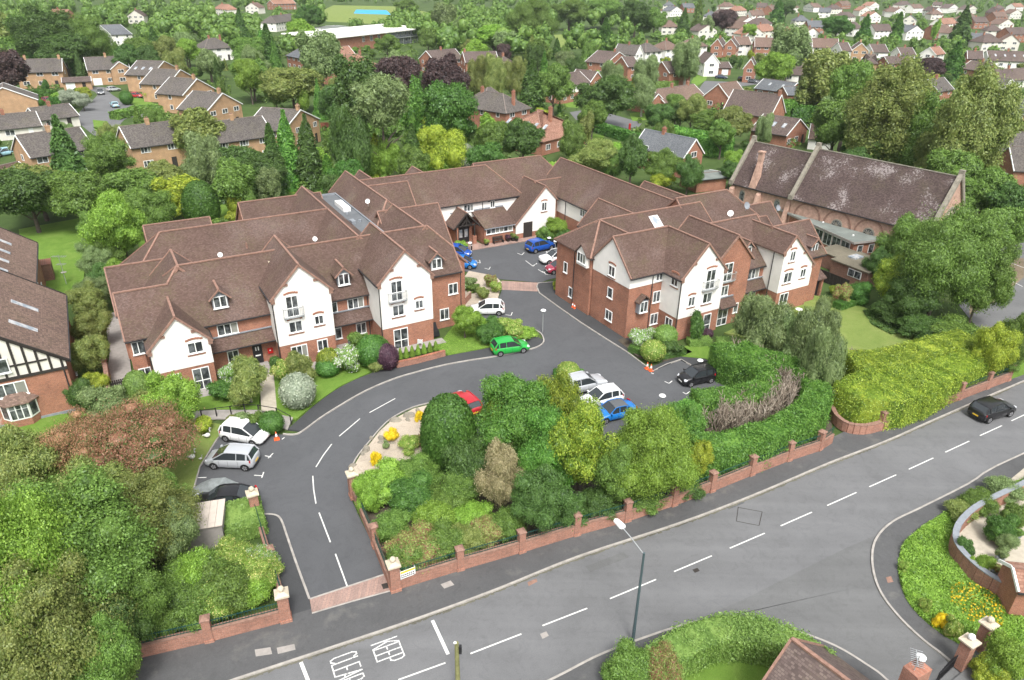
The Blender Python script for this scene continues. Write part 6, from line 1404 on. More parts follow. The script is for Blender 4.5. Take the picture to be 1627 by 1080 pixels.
# gravel bed near court
for u, v0, v1, w, f, lab in ((780, 437, 458, 22, 'mixr', 'rusty yellow shrub at the top of the gravel bed'), (788, 448, 466, 20, 'mixy', 'yellow shrub on the right edge of the gravel bed'), (767, 458, 476, 22, 'olive', 'brownish shrub at the foot of the gravel bed'), (745, 441, 460, 26, 'grey', 'grey green shrub in the gravel bed'), (752, 452, 466, 22, 'mid', 'small green shrub amid the gravel bed'), (738, 447, 462, 18, 'mixw', 'white flecked shrub against the left block corner')): Bu('s2', f, u, v0, v1, w, lab)
T('fine', 'bright', 882, 346, 384, 46, 'bright yellow green bush tree beside the white gable'); Bu('s4', 'mid', 866, 358, 388, 30, 'leafy shrub at the gable corner'); Bu('s4', 'dark', 898, 362, 392, 34, 'dark shrub behind the bright bush by court corner'); Bu('s2', 'bright', 732, 383, 398, 22, 'small green shrub left of the porch'); Bu('s2', 'yellow', 884, 446, 462, 12, 'narrow yellow shrub against the brick end wall')
# beds by the right block
hedge([gr(43.6, 50.6), gr(44.9, 47.7), gr(47.9, 47.4)], .8, .75, 'clip', 'low L-shaped clipped box hedge around the round bush', dens=300, size=.06)
hedge([gr(46.2, 50.4), gr(49.6, 47.8)], 1.2, .5, 'clip2', 'low clipped hedge panel in the corner bed', dens=300, size=.06) if False else None
Bu('ball', 'mixy', 1038, 543, 572, 40, 'round variegated bush inside the box hedge', name='round_bush'); Bu('ball', 'clip2', 1058, 519, 548, 38, 'round clipped bush against the brick wall', name='round_bush'); Bu('s2', 'mixw', 1016, 527, 552, 36, 'bush covered with white flowers by the building corner', name='flowering_shrub'); Bu('s2', 'dark', 1068, 544, 566, 34, 'dark spreading shrub below the round bush'); Bu('s2', 'mixw', 1030, 522, 545, 24, 'light flowering shrub beside the corner')
hedge([gr(49.8, 48.7), gr(51.9, 47.8)], 1.2, .75, 'clip2', 'low clipped hedge in front of the conifer', dens=300, size=.06)
T('col', 'clip', 1107, 495, 545, 26, 'narrow dark conifer in front of the right hand white gable', name='conifer_tree')
Bu('s1', 'purple', 1124, 524, 540, 18, 'small reddish shrub by the french window'); hedge([gr(51.4, 46.3), gr(53.2, 45.0)], 1.8, 1.35, 'clip2', 'square clipped hedge next to the black car', dens=260, size=.06)
Bu('ball', 'mixy', 903, 578, 600, 36, 'round bush at the head of the car park row', name='round_bush'); hedge(px([(880, 597), (926, 598)]), 1.0, .6, 'clip', 'low hedge around the round bush in the car park', dens=300, size=.06)
# island bed
Bu('dome', 'clip', 712, 632, 728, 88, 'large clipped dark green dome bush on the gravel island', name='clipped_dome_bush')
Bu('s3', 'flower_y', 623, 683, 700, 26, 'low mound of yellow flowers in middle of the gravel', name='flower_mound', cat='flowers'); Bu('s3', 'flower_y', 597, 716, 740, 18, 'mound of yellow flowers nearest the stone-capped pier', name='flower_mound', cat='flowers'); Bu('s3', 'flower_y', 665, 652, 669, 16, 'mound of yellow flowers nearest the red car', name='flower_mound', cat='flowers')
for u, v0, v1, w, f, lab in ((648, 696, 716, 42, 'mixy', 'low flowering plants on the gravel left of the dome'), (614, 701, 713, 14, 'grey', 'tiny grey plant on the gravel'), (668, 690, 705, 30, 'mixr', 'low reddish plants beside the dome')): Bu('s3', f, u, v0, v1, w, lab)
Bu('s4', 'clip', 650, 762, 815, 74, 'dark rounded shrub inside the drive wall'); Bu('s4', 'bright', 606, 748, 792, 80, 'bright green low shrub beside the drive railings'); Bu('s4', 'bright', 585, 760, 815, 44, 'bright leafy shrub against the drive wall'); Bu('wild', 'dark', 745, 680, 775, 84, 'dark spiky shrub below the dome bush'); Bu('wild', 'mid', 655, 728, 766, 90, 'grey green strappy plants above the bright shrub')
Bu('wild', 'mid', 700, 772, 815, 80, 'rambling green shrub in the island bed'); Bu('wild', 'bright', 748, 800, 838, 76, 'light rambling shrub near the road wall'); Bu('wild', 'mid', 622, 800, 860, 60, 'shrub hugging the lower drive wall'); Bu('wild', 'mixr', 660, 835, 892, 90, 'rusty tinged shrubs behind the sign board'); Bu('wild', 'mid', 705, 828, 880, 76, 'low green shrubs behind the road wall'); Bu('wild', 'olive', 745, 828, 870, 70, 'olive undergrowth near the second pier'); Bu('wild', 'mixr', 775, 815, 862, 60, 'brownish undergrowth by the third pier'); Bu('wild', 'mid', 645, 850, 905, 60, 'ivy like shrub over the wall by the sign'); Bu('wild', 'bright', 690, 790, 845, 70, 'pale rambling shrub in middle of the island'); Bu('wild', 'mid', 805, 800, 856, 60, 'green shrub left of the fourth pier')
Bu('wild', 'mid', 730, 740, 800, 70, 'mid green shrub under the browned conifer')
T('fine2', 'brown', 795, 706, 822, 76, 'half browned conifer with bare patches', name='browned_conifer'); T('fine2', 'dark', 858, 748, 850, 96, 'dark glossy evergreen behind the road wall', name='evergreen_tree'); Bu('wild', 'dark', 902, 775, 838, 66, 'dark glossy shrub by the fifth pier'); Bu('wild', 'dark', 950, 765, 822, 66, 'dark shrub between two piers of the road wall')
T('big', 'cypress', 820, 606, 730, 140, 'wide bright green conifer beside the red car', name='conifer_tree'); T('fine2', 'gold', 885, 596, 715, 84, 'feathery golden conifer at the back of the island trees', name='conifer_tree'); T('fine2', 'gold', 922, 640, 790, 116, 'golden green conifer next to the parked cars', name='conifer_tree'); T('big', 'cypress', 875, 660, 785, 110, 'fresh green conifer between the golden one and browned one', name='conifer_tree')
T('huge', 'bright', 1040, 655, 795, 150, 'large bright leafy tree hiding the blue convertible'); T('fine2', 'mid', 982, 705, 812, 80, 'leafy tree left of the large bright one'); T('fine', 'yellow', 1112, 700, 772, 50, 'small yellow green tree at the hedge end'); Bu('wild', 'mid', 1020, 765, 806, 70, 'low greenery under the large bright tree'); Bu('wild', 'dark', 1090, 752, 782, 60, 'dark greenery behind the road wall near the hedge'); T('fine2', 'cypress', 1085, 645, 740, 80, 'green conifer crown behind the large bright tree', name='conifer_tree')
T('fine2', 'gold', 790, 615, 720, 50, 'golden green conifer beside the dome bush', name='conifer_tree')
# tall clipped conifer hedge with dead centre (J shaped) along the road and back to the block
def hpts(L, z): return [at(u, v, z) for u, v in L]
HH = 3.0
ring = smooth_line(hpts([(1065, 700), (1120, 700), (1185, 690), (1240, 672), (1285, 645), (1300, 620), (1290, 595), (1262, 575), (1220, 562), (1175, 545)], HH), 3)
hedge(ring, 2.2, HH, 'cypress', 'tall curving conifer hedge with a bare dead centre beside the main road', dens=330, size=.08, rough=.12)
ring2 = smooth_line(hpts([(1105, 625), (1150, 622), (1195, 618), (1222, 598), (1205, 580), (1160, 560), (1145, 545)], HH), 3)
hedge(ring2, 1.9, HH, 'cypress', 'inner arm of the tall conifer hedge beside the small black car', dens=330, size=.08, rough=.12)
hedge(hpts([(1065, 655), (1105, 640)], 2.6), 1.9, 2.6, 'cypress', 'short stub of conifer hedge reaching the car park lamp', dens=330, size=.08, rough=.12)
def twigs(poly, n, h, label, seed=5, z0=0.6):
 rs = random.Random(seed); P = [at(u, v, 2.4) for u, v in poly]; m = MB((P[0].x, P[0].y, 0)); k = 0
 lo = (min(p.x for p in P), min(p.y for p in P)); hi = (max(p.x for p in P), max(p.y for p in P))
 def inside(x, y):
  c = False; j = len(P) - 1
  for i in range(len(P)):
   if (P[i].y > y) != (P[j].y > y) and x < (P[j].x - P[i].x) * (y - P[i].y) / (P[j].y - P[i].y) + P[i].x: c = not c
   j = i
  return c
 while k < n:
  x, y = rs.uniform(lo[0], hi[0]), rs.uniform(lo[1], hi[1])
  if not inside(x, y): continue
  k += 1; b = Vector((x, y, z0)); d = Vector((rs.uniform(-.5, .5), rs.uniform(-.5, .5), 1)).normalized(); H = h * rs.uniform(.7, 1.1)
  t1 = b + d * (H - z0); m.bar(b, t1, .06, .05)
  for q in range(4):
   s = b.lerp(t1, rs.uniform(.45, .95)); m.bar(s, s + Vector((rs.uniform(-.45, .45), rs.uniform(-.45, .45), rs.uniform(.2, .6))), .03, .03)
 o = m.build('dead_branches', FO['dead'], None, loc=(P[0].x, P[0].y, 0)); tag(o, label, kind='stuff')
twigs([(1125, 655), (1150, 640), (1190, 632), (1225, 610), (1232, 585), (1262, 590), (1270, 615), (1250, 640), (1200, 660), (1140, 668)], 420, 3.1, 'bare grey dead branches in the middle of the conifer hedge')
twigs([(1172, 540), (1195, 553), (1225, 575), (1215, 580), (1185, 560), (1170, 548)], 70, 2.9, 'bare dead twigs in the narrow part of the hedge', 6)
twigs([(1335, 555), (1375, 550), (1372, 575), (1345, 580)], 50, 2.6, 'dead twigs at the left end of the golden hedge', 7)
# golden conifer hedge right
hedge(smooth_line(hpts([(1352, 608), (1390, 622), (1440, 606), (1490, 580), (1545, 556)], 2.4), 4), 5.2, 3.2, 'gold', 'broad golden green conifer hedge along the curved brick wall', dens=320, size=.07, rough=.1, hfun=lambda t: 3.3 - .5 * t)
hedge(smooth_line(hpts([(1348, 572), (1420, 568), (1480, 550), (1540, 536)], 3.0), 3), 3.0, 3.3, 'gold', 'upper part of the golden conifer hedge beside the lawn', dens=320, size=.07, rough=.1)
T('fine2', 'yellow', 1583, 515, 610, 64, 'yellow leaved tree at the end of the golden hedge'); hedge(hpts([(1340, 635), (1378, 652)], 1.0), 1.6, 1.1, 'bright', 'low bright leafy hedge inside the curved wall', dens=260, size=.08)
T('fine2', 'mid', 1620, 500, 600, 60, 'mid green tree at the right edge above the verge')
# willows beside the hedge and the lawn
T('hang', 'grey', 1215, 468, 575, 88, 'feathery light tree in front of the right hand gable', name='feathery_tree'); T('hang', 'grey', 1295, 478, 600, 68, 'second feathery tree left of the lawn', name='feathery_tree'); T('hang', 'grey', 1308, 520, 640, 64, 'silvery feathery tree above the curved wall', name='feathery_tree'); T('hang2', 'grey', 1260, 500, 590, 50, 'small feathery tree between the two others', name='feathery_tree')
# lawn garden on the right
Bu('s2', 'mixr', 1340, 454, 485, 30, 'rusty red topped shrub beside the lawn'); Bu('s4', 'clip', 1364, 445, 482, 40, 'dark round shrub above the lawn'); hedge([at(1329, 492), at(1372, 478)], 1.2, .9, 'clip', 'low rounded hedge at top of the lawn', dens=260, size=.07); Bu('s1', 'gold', 1325, 455, 468, 16, 'small yellow shrub near the side porch')
area_plants('ground_cover', px([(1370, 495), (1395, 492), (1425, 508), (1440, 530), (1415, 533), (1385, 518)]), 5000, (.1, .35), 'dark', .09, label='oval bed of low dark planting in the lawn', lift=.3, aspect=.6)
T('huge', 'mid', 1505, 332, 505, 160, 'very large spreading green tree over the right lawn'); T('fine2', 'gold', 1421, 408, 492, 64, 'yellow green conifer at the edge of the lawn', name='conifer_tree'); T('fine2', 'mid', 1440, 345, 440, 80, 'green tree behind the yellow green conifer'); T('fine2', 'dark', 1395, 395, 455, 44, 'dark tree beside the flat roofed annex'); T('fine2', 'dark', 1450, 440, 515, 80, 'dark shrubbery tree behind the lawn'); T('big', 'mid', 1565, 385, 515, 90, 'leafy tree right of the very large one'); Bu('wild', 'mid', 1520, 500, 545, 90, 'low green bushes behind the golden hedge'); Bu('wild', 'dark', 1470, 495, 535, 80, 'dark bushes at the back of the lawn'); Bu('wild', 'dark', 1420, 470, 510, 60, 'dark bush below the yellow green conifer'); T('fine2', 'mid', 1600, 560, 600, 40, 'small tree near the right verge')
# south side verge
vgp = smooth_line(sp_e[2:13]) + px([(1620, 1040), (1640, 980), (1606, 962), (1570, 945), (1534, 918), (1508, 886), (1510, 854), (1538, 824), (1580, 802), (1627, 778), (1700, 730)])
area_plants('tall_grass', vgp, 60000, (.1, .5), 'bright', .1, label='rough uncut grass on the verge round the side road', lift=1.0, aspect=.22)
for u, v, w, f, lab in ((1436, 905, 18, 'mixy', 'pale yellow flowering clump at the verge edge opposite the covers'), (1470, 968, 22, 'mixy', 'pale yellow clump halfway along the side road verge'), (1496, 992, 26, 'flower_y', 'yellow flower clump on side road verge'), (1516, 1006, 34, 'mixy', 'largest pale yellow clump beside the gate pier')):
 Bu('s3', f, u, v - w * .7, v + 4, w, lab, name='flower_clump', cat='flowers')
area_plants('wildflowers', px([(1510, 930), (1560, 940), (1600, 965), (1590, 1000), (1540, 990), (1505, 960)]), 500, (.4, .6), 'flower_y', .06, label='scattered yellow wildflowers below the curved garden wall', lift=0, aspect=.8)
for u, v0, v1, w, f, lab in ((1605, 1000, 1075, 70, 'bright', 'bright shrubs right of the gate piers'), (1580, 1040, 1080, 60, 'yellow', 'yellow green shrub in the bottom right corner'), (1560, 778, 812, 60, 'mid', 'shrub on the verge beside the curved wall'), (1600, 758, 790, 60, 'grey', 'grey shrub on the verge at right edge'), (1530, 795, 822, 50, 'olive', 'low shrub near the start of the curved wall')): Bu('wild', f, u, v0, v1, w, lab)
for u, v0, v1, w, f, lab in ((1590, 820, 862, 44, 'clip', 'round green shrub inside the walled garden'), (1612, 800, 835, 40, 'mid', 'leafy shrub by the inner wall'), (1535, 855, 888, 30, 'dark', 'dark shrub at the corner of walled garden'), (1560, 880, 915, 34, 'bright', 'bright shrub at foot of the curved wall'), (1600, 845, 875, 34, 'grey', 'grey leaved shrub beside the patio')): Bu('s4', f, u, v0, v1, w, lab)
# bottom centre hedge and shrubs
hedge(smooth_line(px([(1035, 1085), (1085, 1050), (1140, 1030), (1200, 1032), (1255, 1052), (1300, 1085)]), 3), 1.9, 1.8, 'clip2', 'thick rounded hedge on the corner of the side road', dens=420, size=.06, rough=.12)
Bu('wild', 'mid', 1000, 1020, 1085, 80, 'loose shrub at the foot of the street lamp'); Bu('wild', 'mixr', 1055, 1025, 1085, 70, 'rusty tipped shrub beside the corner hedge')
area_plants('lawn_grass', px([(690, 552), (700, 545), (735, 500), (760, 510), (835, 522), (838, 540), (800, 545), (780, 552), (712, 566)]), 9000, (.02, .05), 'bright', .05, z=.12, label='short mown grass by the third gable', lift=1, aspect=.3)
p = at(40, 770); m = MB((p.x, p.y, 0)); r9 = random.Random(4)
def twig(a, d, L, r, k):
 b = a + d * L; m.tube([a, a.lerp(b, .5) + Vector((r9.uniform(-.1, .1), r9.uniform(-.1, .1), .05)), b], [r, r * .8, r * .5], 5)
 if k:
  for q in range(3): twig(a.lerp(b, r9.uniform(.4, 1)), (d + Vector((r9.uniform(-.7, .7), r9.uniform(-.7, .7), r9.uniform(-.1, .5)))).normalized(), L * .6, r * .5, k - 1)
for q in range(4): twig(Vector((p.x, p.y, 1.5)), Vector((r9.uniform(-.8, .8), r9.uniform(-.6, .8), .9)).normalized(), 2.6, .1, 3)
o = m.build('bare_tree', M_['bark_w'], None, loc=(p.x, p.y, 0)); tag(o, 'pale leafless branches sticking out of the foliage at left edge', 'tree')
for i, (u, v0, v1, w, f) in enumerate(((330, 880, 935, 70, 'mid'), (300, 885, 950, 70, 'bright'), (365, 865, 915, 60, 'mixy'), (340, 925, 975, 70, 'mixy'), (275, 905, 965, 70, 'mid'), (375, 905, 950, 60, 'bright'), (310, 930, 985, 70, 'mid'))): Bu('wild', f, u, v0 - 14, v1, w * 1.25, ('green shrub right below the pale shed', 'bright shrub left of the shed foot', 'flowery shrub right of the shed', 'pale flowering shrub in middle of the left bank', 'green shrub under the big left tree', 'bright shrub near the left pier', 'green shrub behind the left railings end')[i])
# ------------------------------------------------------------------ houses of the neighbourhood
HOUSE_BOX = []      # (camera distance, u0, v0, u1, v1) of each house, so gardens keep their trees clear of the fronts
FOOT = []
def win_mesh(w, h, lights):
 key = ('w', w, h, lights)
 if key not in PROTO:
  f = MB(); g = MB(); fw = .09
  f.box(0, w, -.07, .02, 0, fw); f.box(0, w, -.07, .02, h - fw, h); f.box(0, fw, -.07, .02, fw, h - fw); f.box(w - fw, w, -.07, .02, fw, h - fw)
  for i in range(1, lights): x = w * i / lights; f.box(x - .045, x + .045, -.065, .02, fw, h - fw)
  for i in range(lights): g.box(w * i / lights + .05, w * (i + 1) / lights - .05, -.03, .01, fw, h - fw)
  PROTO[key] = (f.mesh('window', M_['white']), g.mesh('pane', M_['glass']))
 return PROTO[key]
def add_win(root, x, y, z, w, h, lights=2, rz=0.0):
 a, b = win_mesh(round(w, 1), round(h, 1), lights); o = link_obj('window', a, root, (x, y, z), rz); link_obj('pane', b, o); return o
def chimney(ro, x, y, z0, z1, mat='brick', w=.35, pots=2):
 m = MB(); m.box(x - w, x + w, y - .3, y + .3, z0, z1); m.box(x - w - .06, x + w + .06, y - .36, y + .36, z1 - .25, z1 - .1); c = m.build('chimney', M_[mat], ro)
 m = MB()
 for k in range(pots): m.cyl((x - w / 2 + k * w, y), .11, .09, z1, z1 + .3, 6)
 m.build('chimney_pot', M_['ridge'], ro); return c
def house(eL, eR, ze, depth, rise, label, mode='along', wall='brick_o', roof='tile_g', ridge='ridge_g', win=True, chim=(.5,), hip=False, name='house', white_verge=True, ov=.35, zb=None, hi='render', near=True, rooflights=0, group=None, door=True, garage=False, cat='house', slope=None, w_over=None, lights=2):
 a, b = at(eL[0], eL[1], ze), at(eR[0], eR[1], ze); a.z = b.z = 0; d = b - a; Wd = d.length if w_over is None else w_over; ang = math.atan2(d.y, d.x)
 e = thing(name, label, cat, (a.x, a.y, 0), ang, group); off = (0, 0, 0); zr = ze + rise
 kw = dict(lo=wall, roof=roof, ridge=ridge, ov=ov, og=.2, verge='white' if white_verge else ridge, gut=near, ridges_on=near)
 if zb: kw.update(zb=zb, hi=hi)
 if mode == 'along':
  k = depth / 2; ro = block(e, off, 'x', 0, Wd, depth / 2, 0, depth, ze, zr, hip=(k, k) if hip else (0, 0), **kw); P = lambda q: (Wd * q, depth / 2)
 else:
  k = Wd / 2 if hip else 0; ro = block(e, off, 'y', 0, depth, Wd / 2, 0, Wd, ze, zr, hip=(k, k) if hip else (0, 0), **kw); P = lambda q: (Wd / 2, depth * q)
 for q in chim: x, y = P(q); chimney(ro, x, y, ze, zr + 1.0, wall if wall.startswith('brick') else 'brick')
 if win:
  rows = [(.95, 1.2)] + ([(3.55, 1.15)] if ze > 4 else [])
  n = max(1, int(Wd / 3.3))
  for z, h in rows:
   for i in range(n):
    w = 1.8 if n < 4 else 1.5; x = Wd * (i + .5) / n - w / 2
    if door and z < 1 and i == n - 1 and n > 1:
     m = MB(); m.box(x + .3, x + 1.25, -.05, .03, .05, 2.15); m.build('door', M_['white' if len(label) % 2 else 'dark'], e); continue
    if garage and z < 1 and i == 0:
     m = MB(); m.box(x - .3, x + 2.2, -.06, .03, .05, 2.2); m.build('garage_door', M_['white'], e); continue
    add_win(e, x, -.005, z, w, h, lights if w > 1.6 else 2)
  if near:      # side walls
   nd = max(1, int(depth / 4.5))
   for z, h in rows:
    for i in range(nd):
     y = depth * (i + .5) / nd
     add_win(e, 0 - .005, y + .5, z, 1.0, h, 1, -math.pi / 2); add_win(e, Wd + .005, y - .5, z, 1.0, h, 1, math.pi / 2)
 for r in range(rooflights):
  if mode == 'along': y0 = depth * .2; z0 = ze + (zr - ze) * .4; x = Wd * (r + .7) / (rooflights + .5); m = MB(); s_ = rise / (depth / 2); m.slab([(x, y0, ze + s_ * y0 + .08), (x + .7, y0, ze + s_ * y0 + .08), (x + .7, y0 + 1.1, ze + s_ * (y0 + 1.1) + .08), (x, y0 + 1.1, ze + s_ * (y0 + 1.1) + .08)], .1)
  else: s_ = rise / (Wd / 2); x0 = Wd * .18; y = depth * (r + .7) / (rooflights + .5); m = MB(); m.slab([(x0, y + .75, ze + s_ * x0 + .1), (x0, y, ze + s_ * x0 + .1), (x0 + 1.3, y, ze + s_ * (x0 + 1.3) + .1), (x0 + 1.3, y + .75, ze + s_ * (x0 + 1.3) + .1)], .1)
  m.build('roof_window', M_['glass_l'], ro)
 c, s = math.cos(ang), math.sin(ang); cs = []
 for x, y in ((0, 0), (Wd, 0), (Wd, depth), (0, depth)):
  X, Y = a.x + c * x - s * y, a.y + s * x + c * y; cs.append((X, Y))
  for z in (1.5, ze): pass
 FOOT.append(cs)
 pu = [proj((X, Y, z)) for X, Y in cs for z in (1.0, ze)] + [proj((sum(q[0] for q in cs) / 4, sum(q[1] for q in cs) / 4, zr))]
 HOUSE_BOX.append((math.hypot(a.x, a.y), min(p[0] for p in pu), min(p[1] for p in pu), max(p[0] for p in pu), max(p[1] for p in pu)))
 return e
H = house
# orange brick cluster on the left
H((208, 233), (293, 222), 5, 8.5, 3.0, 'orange brick house with grey roof and central chimney beside the birch', lights=3)
H((338, 226), (433, 213), 5, 8.5, 3.0, 'orange brick house right of the birch with a brick chimney on front slope', lights=3)
H((48, 248), (147, 233), 5, 8.5, 3.0, 'orange brick house behind the tall dark conifer on the left')
H((450, 207), (506, 188), 5, 9, 3.0, 'house with white gabled front and orange end wall by the red fence', 'gable', chim=(.05,), zb=.1, hi='brick_o')
H((328, 176), (383, 164), 5, 8.5, 3.2, 'nearest orange gabled house of the stepped row', 'gable', chim=(.1,)); H((290, 150), (340, 140), 5, 8.5, 3.2, 'second orange gabled house of the stepped row', 'gable', chim=(.1,)); H((266, 134), (311, 124), 5, 8.5, 3.2, 'third orange gabled house of the stepped row', 'gable', chim=(.1,)); H((241, 119), (284, 109), 5, 8.5, 3.2, 'farthest orange gabled house of the row with roof windows', 'gable', chim=(), rooflights=3)
H((139, 110), (205, 107), 5, 8.5, 3.2, 'orange brick house with white garage front at the top of the close', zb=.1, hi='brick_o', garage=True); H((25, 114), (98, 112), 5, 8.5, 3.2, 'orange brick house with two chimneys left of the garages', chim=(.2, .95))
H((176, 109), (206, 107), 5, 4, 2.0, 'orange gabled bay in front of the house at the top of the close', 'gable', chim=(), win=True, name='house_wing')
H((-40, 163), (58, 157), 4.6, 9, 3.2, 'large plain orange gable wall at the left edge', 'gable', chim=(), win=False)
H((99, 130), (144, 128), 2.6, 6, .9, 'low garage block with two white doors between the houses', chim=(), garage=True, roof='tile_b', name='garage', cat='garage')
H((-40, 208), (65, 198), 2.6, 9, 2.3, 'low bungalow with grey roof at the left edge below the large orange gable', wall='render_o'); H((62, 190), (124, 182), 2.6, 8, 2.2, 'bungalow with two tone roof beside the silvery trees', wall='render_o')
H((-10, 281), (45, 268), 2.4, 5, 1.0, 'low outbuilding with tiled roof at the left edge below the close', chim=(), roof='tile', win=False, name='outbuilding', cat='outbuilding')
# left centre and school side
H((325, 77), (369, 74), 5, 9, 3.4, 'black and white timbered house with hipped grey roof', hip=True, wall='render', chim=(.4, .8), lights=3)
H((147, 46), (177, 55), 5, 9, 3.2, 'white house with slate roof among the top left trees', 'gable', wall='render', roof='tile_s', chim=())
H((438, 36), (480, 30), 5, 10, 3.4, 'white house with brown hipped roof left of the school', hip=True, wall='render', roof='tile_g'); H((455, 87), (486, 93), 5, 9, 3, 'brick house with slate hipped roof partly behind a birch', hip=True, wall='brick', roof='tile_s')
H((435, 6), (470, 5), 5, 10, 3, 'brick house at the top edge left of the playing field', wall='brick', roof='tile_r')
H((535, 111), (602, 103), 5, 10, 3.6, 'red roofed brick house below the school', wall='brick', roof='tile_r', chim=(.2, .8), hip=True); H((522, 92), (566, 88), 5, 9, 3.2, 'second red roofed house joined behind the first one', wall='brick', roof='tile_r', chim=(.5,))
# school
def school():
 a, b = at(524, 59, 7), at(674, 43, 7); a.z = b.z = 0; d = b - a; L = d.length; ang = math.atan2(d.y, d.x); e = thing('school_building', 'long flat roofed school of red brick and glass with a white roof', 'school', (a.x, a.y, 0), ang)
 m = MB(); m.box(0, L * .55, 0, 26, 0, 6.6); m.build('wall', M_['brick'], e); m = MB(); m.box(L * .55, L, 1.0, 26, 0, 6.6); m.build('wall', M_['lead'], e)
 m = MB(); m.slab([(-1.5, -1.5, 6.8), (L + 1, -1.5, 6.8), (L + 1, 27, 7.6), (-1.5, 27, 7.6)], .45); m.build('roof', M_['render'], e)
 for k in range(10):
  x = L * (.58 + k * .04)
  for z in (1.0, 4.0): add_win(e, x, .98, z, 1.6, 2.0, 2)
 for k in range(3): add_win(e, L * (.3 + k * .08), -.01, 3.4, 2.0, 2.4, 2)
 for k in range(6): m = MB(); x = L * (.56 + k * .085); m.box(x - .1, x + .1, -.6, -.4, 0, 6.4); m.build('column', M_['steel'], e)
 for z in (3.2,): m = MB(); m.box(L * .55, L, -.7, 1, z, z + .2); m.build('balcony_deck', M_['steel'], e)
 m = MB(); m.box(L * .3, L * .55, 9, 12, 7.3, 8.2); m.build('roof_plant', M_['render_o'], e)
 cs = [(a.x + math.cos(ang) * x - math.sin(ang) * y, a.y + math.sin(ang) * x + math.cos(ang) * y) for x, y in ((0, 0), (L, 0), (L, 27), (0, 27))]; FOOT.append(cs); HOUSE_BOX.append((400, 520, 30, 676, 84))
school()
H((520, 47), (552, 42), 3.5, 14, .6, 'low grey roofed school wing with white walls', wall='render', roof='felt_g', chim=(), white_verge=True, name='school_wing', cat='school')
sheet('playing_field', px([(500, 22), (530, 8), (640, 10), (700, 24), (700, 36), (640, 40), (520, 34)]), 'lawn2', -.03); sheet('sports_court', px([(562, 21), (566, 15), (614, 16), (621, 23)]), 'court', -.02) if M_.setdefault('court', plain('blue_court', (.05, .33, .62), .7, .2)) else None
sheet('allotment_field', px([(890, 75), (880, 55), (935, 52), (985, 62), (975, 80)]), 'lawn2', -.03)
# middle
H((804, 178), (842, 170), 5, 15, 3.2, 'brick house with grey hipped roof and two tall chimneys', 'gable', hip=True, wall='brick', chim=(.1, .75))
H((745, 157), (768, 163), 5, 8, 3, 'brick cross wing of the house with two tall chimneys', 'gable', hip=True, wall='brick', chim=(), name='house_wing')
H((862, 223), (931, 206), 3.2, 14, 4.4, 'low brick house with large orange tiled hipped roof and five roof windows', 'gable', hip=True, wall='brick', roof='tile_r', ridge='ridge', chim=(.3,), rooflights=5)
H((690, 96), (735, 92), 5, 9, 3, 'brown roofed brick house behind the dark copper trees', wall='brick', roof='tile_b'); H((740, 98), (792, 97), 5, 9, 3, 'long brown roofed house with white gable edge behind the light birches', wall='brick', roof='tile_b', chim=(.05,)); H((793, 106), (826, 104), 5, 9, 3, 'dark hipped roof house right of the light birches', wall='render', roof='tile_b', hip=True)
H((893, 137), (937, 129), 5, 8, 2.6, 'white walled house with brown roof and brick ground floor', wall='brick', hi='render', zb=2.6, roof='tile_b', chim=()); H((938, 129), (958, 126), 5, 8, 2.6, 'brick gabled house joined to the white walled one', 'gable', wall='brick', roof='tile_b', chim=())
H((964, 100), (1000, 94), 5, 9, 3.2, 'brick gabled house with white verge left of the two pale birches', 'gable', wall='brick', roof='tile_b', chim=(.2,)); H((998, 105), (1016, 104), 5, 8, 2.8, 'brick house with brown roof in the middle of the rows', wall='brick', roof='tile_b', chim=())
H((1010, 86), (1022, 84), 5, 10, 3.2, 'white gabled house with grey hipped roof behind the brick gable', 'gable', wall='render', roof='tile_g'); H((1026, 82), (1052, 80), 5, 9, 3, 'white house with grey roof left of the brown hipped one', wall='render', roof='tile_g', hip=True); H((1058, 78), (1082, 76), 5, 9, 3, 'white house with brown hipped roof in the middle distance', wall='render', roof='tile_n', hip=True); H((1098, 74), (1124, 72), 5, 9, 3, 'white house with brown roof above the white gabled one', wall='render', roof='tile_n', hip=True)
H((1038, 110), (1064, 115), 5, 9, 3, 'brick gabled house beside the tall pale birch', 'gable', wall='brick', roof='tile_b', chim=())
H((1120, 99), (1143, 99), 5, 9, 3, 'white gabled house beside the side street', 'gable', wall='render', roof='tile_b', chim=()); H((1143, 107), (1162, 107), 2.8, 8, 1.6, 'low brick extension with white garage beside the white gabled house', wall='brick', roof='tile_b', chim=(), garage=True, name='house_wing')
H((1182, 107), (1201, 108), 5, 9, 3, 'brick gabled house half hidden by the round lime green tree', 'gable', wall='brick', roof='tile_b', chim=()); H((1246, 117), (1282, 118), 2.8, 9, 3.4, 'white walled low house with dark brown roof behind the lime green tree', wall='render', roof='tile_b', chim=(.1,))
H((1032, 164), (1056, 160), 2.8, 9, 2.2, 'brick bungalow with white gable edge in the middle', 'gable', wall='brick', roof='tile_b', chim=()); H((1056, 162), (1120, 152), 2.8, 9, 2.8, 'long brown roofed bungalow with brick chimneys', wall='brick', roof='tile_n', chim=(.45, .85))
H((1119, 151), (1160, 157), 3.4, 9, 3.6, 'brick gabled bungalow with white framed window', 'gable', wall='brick', roof='tile_n', ridge='ridge', chim=()); H((1150, 174), (1224, 184), 3.4, 9, 4.6, 'steep dark roofed house with brick gable end', wall='brick', roof='tile_b', chim=(.97,))
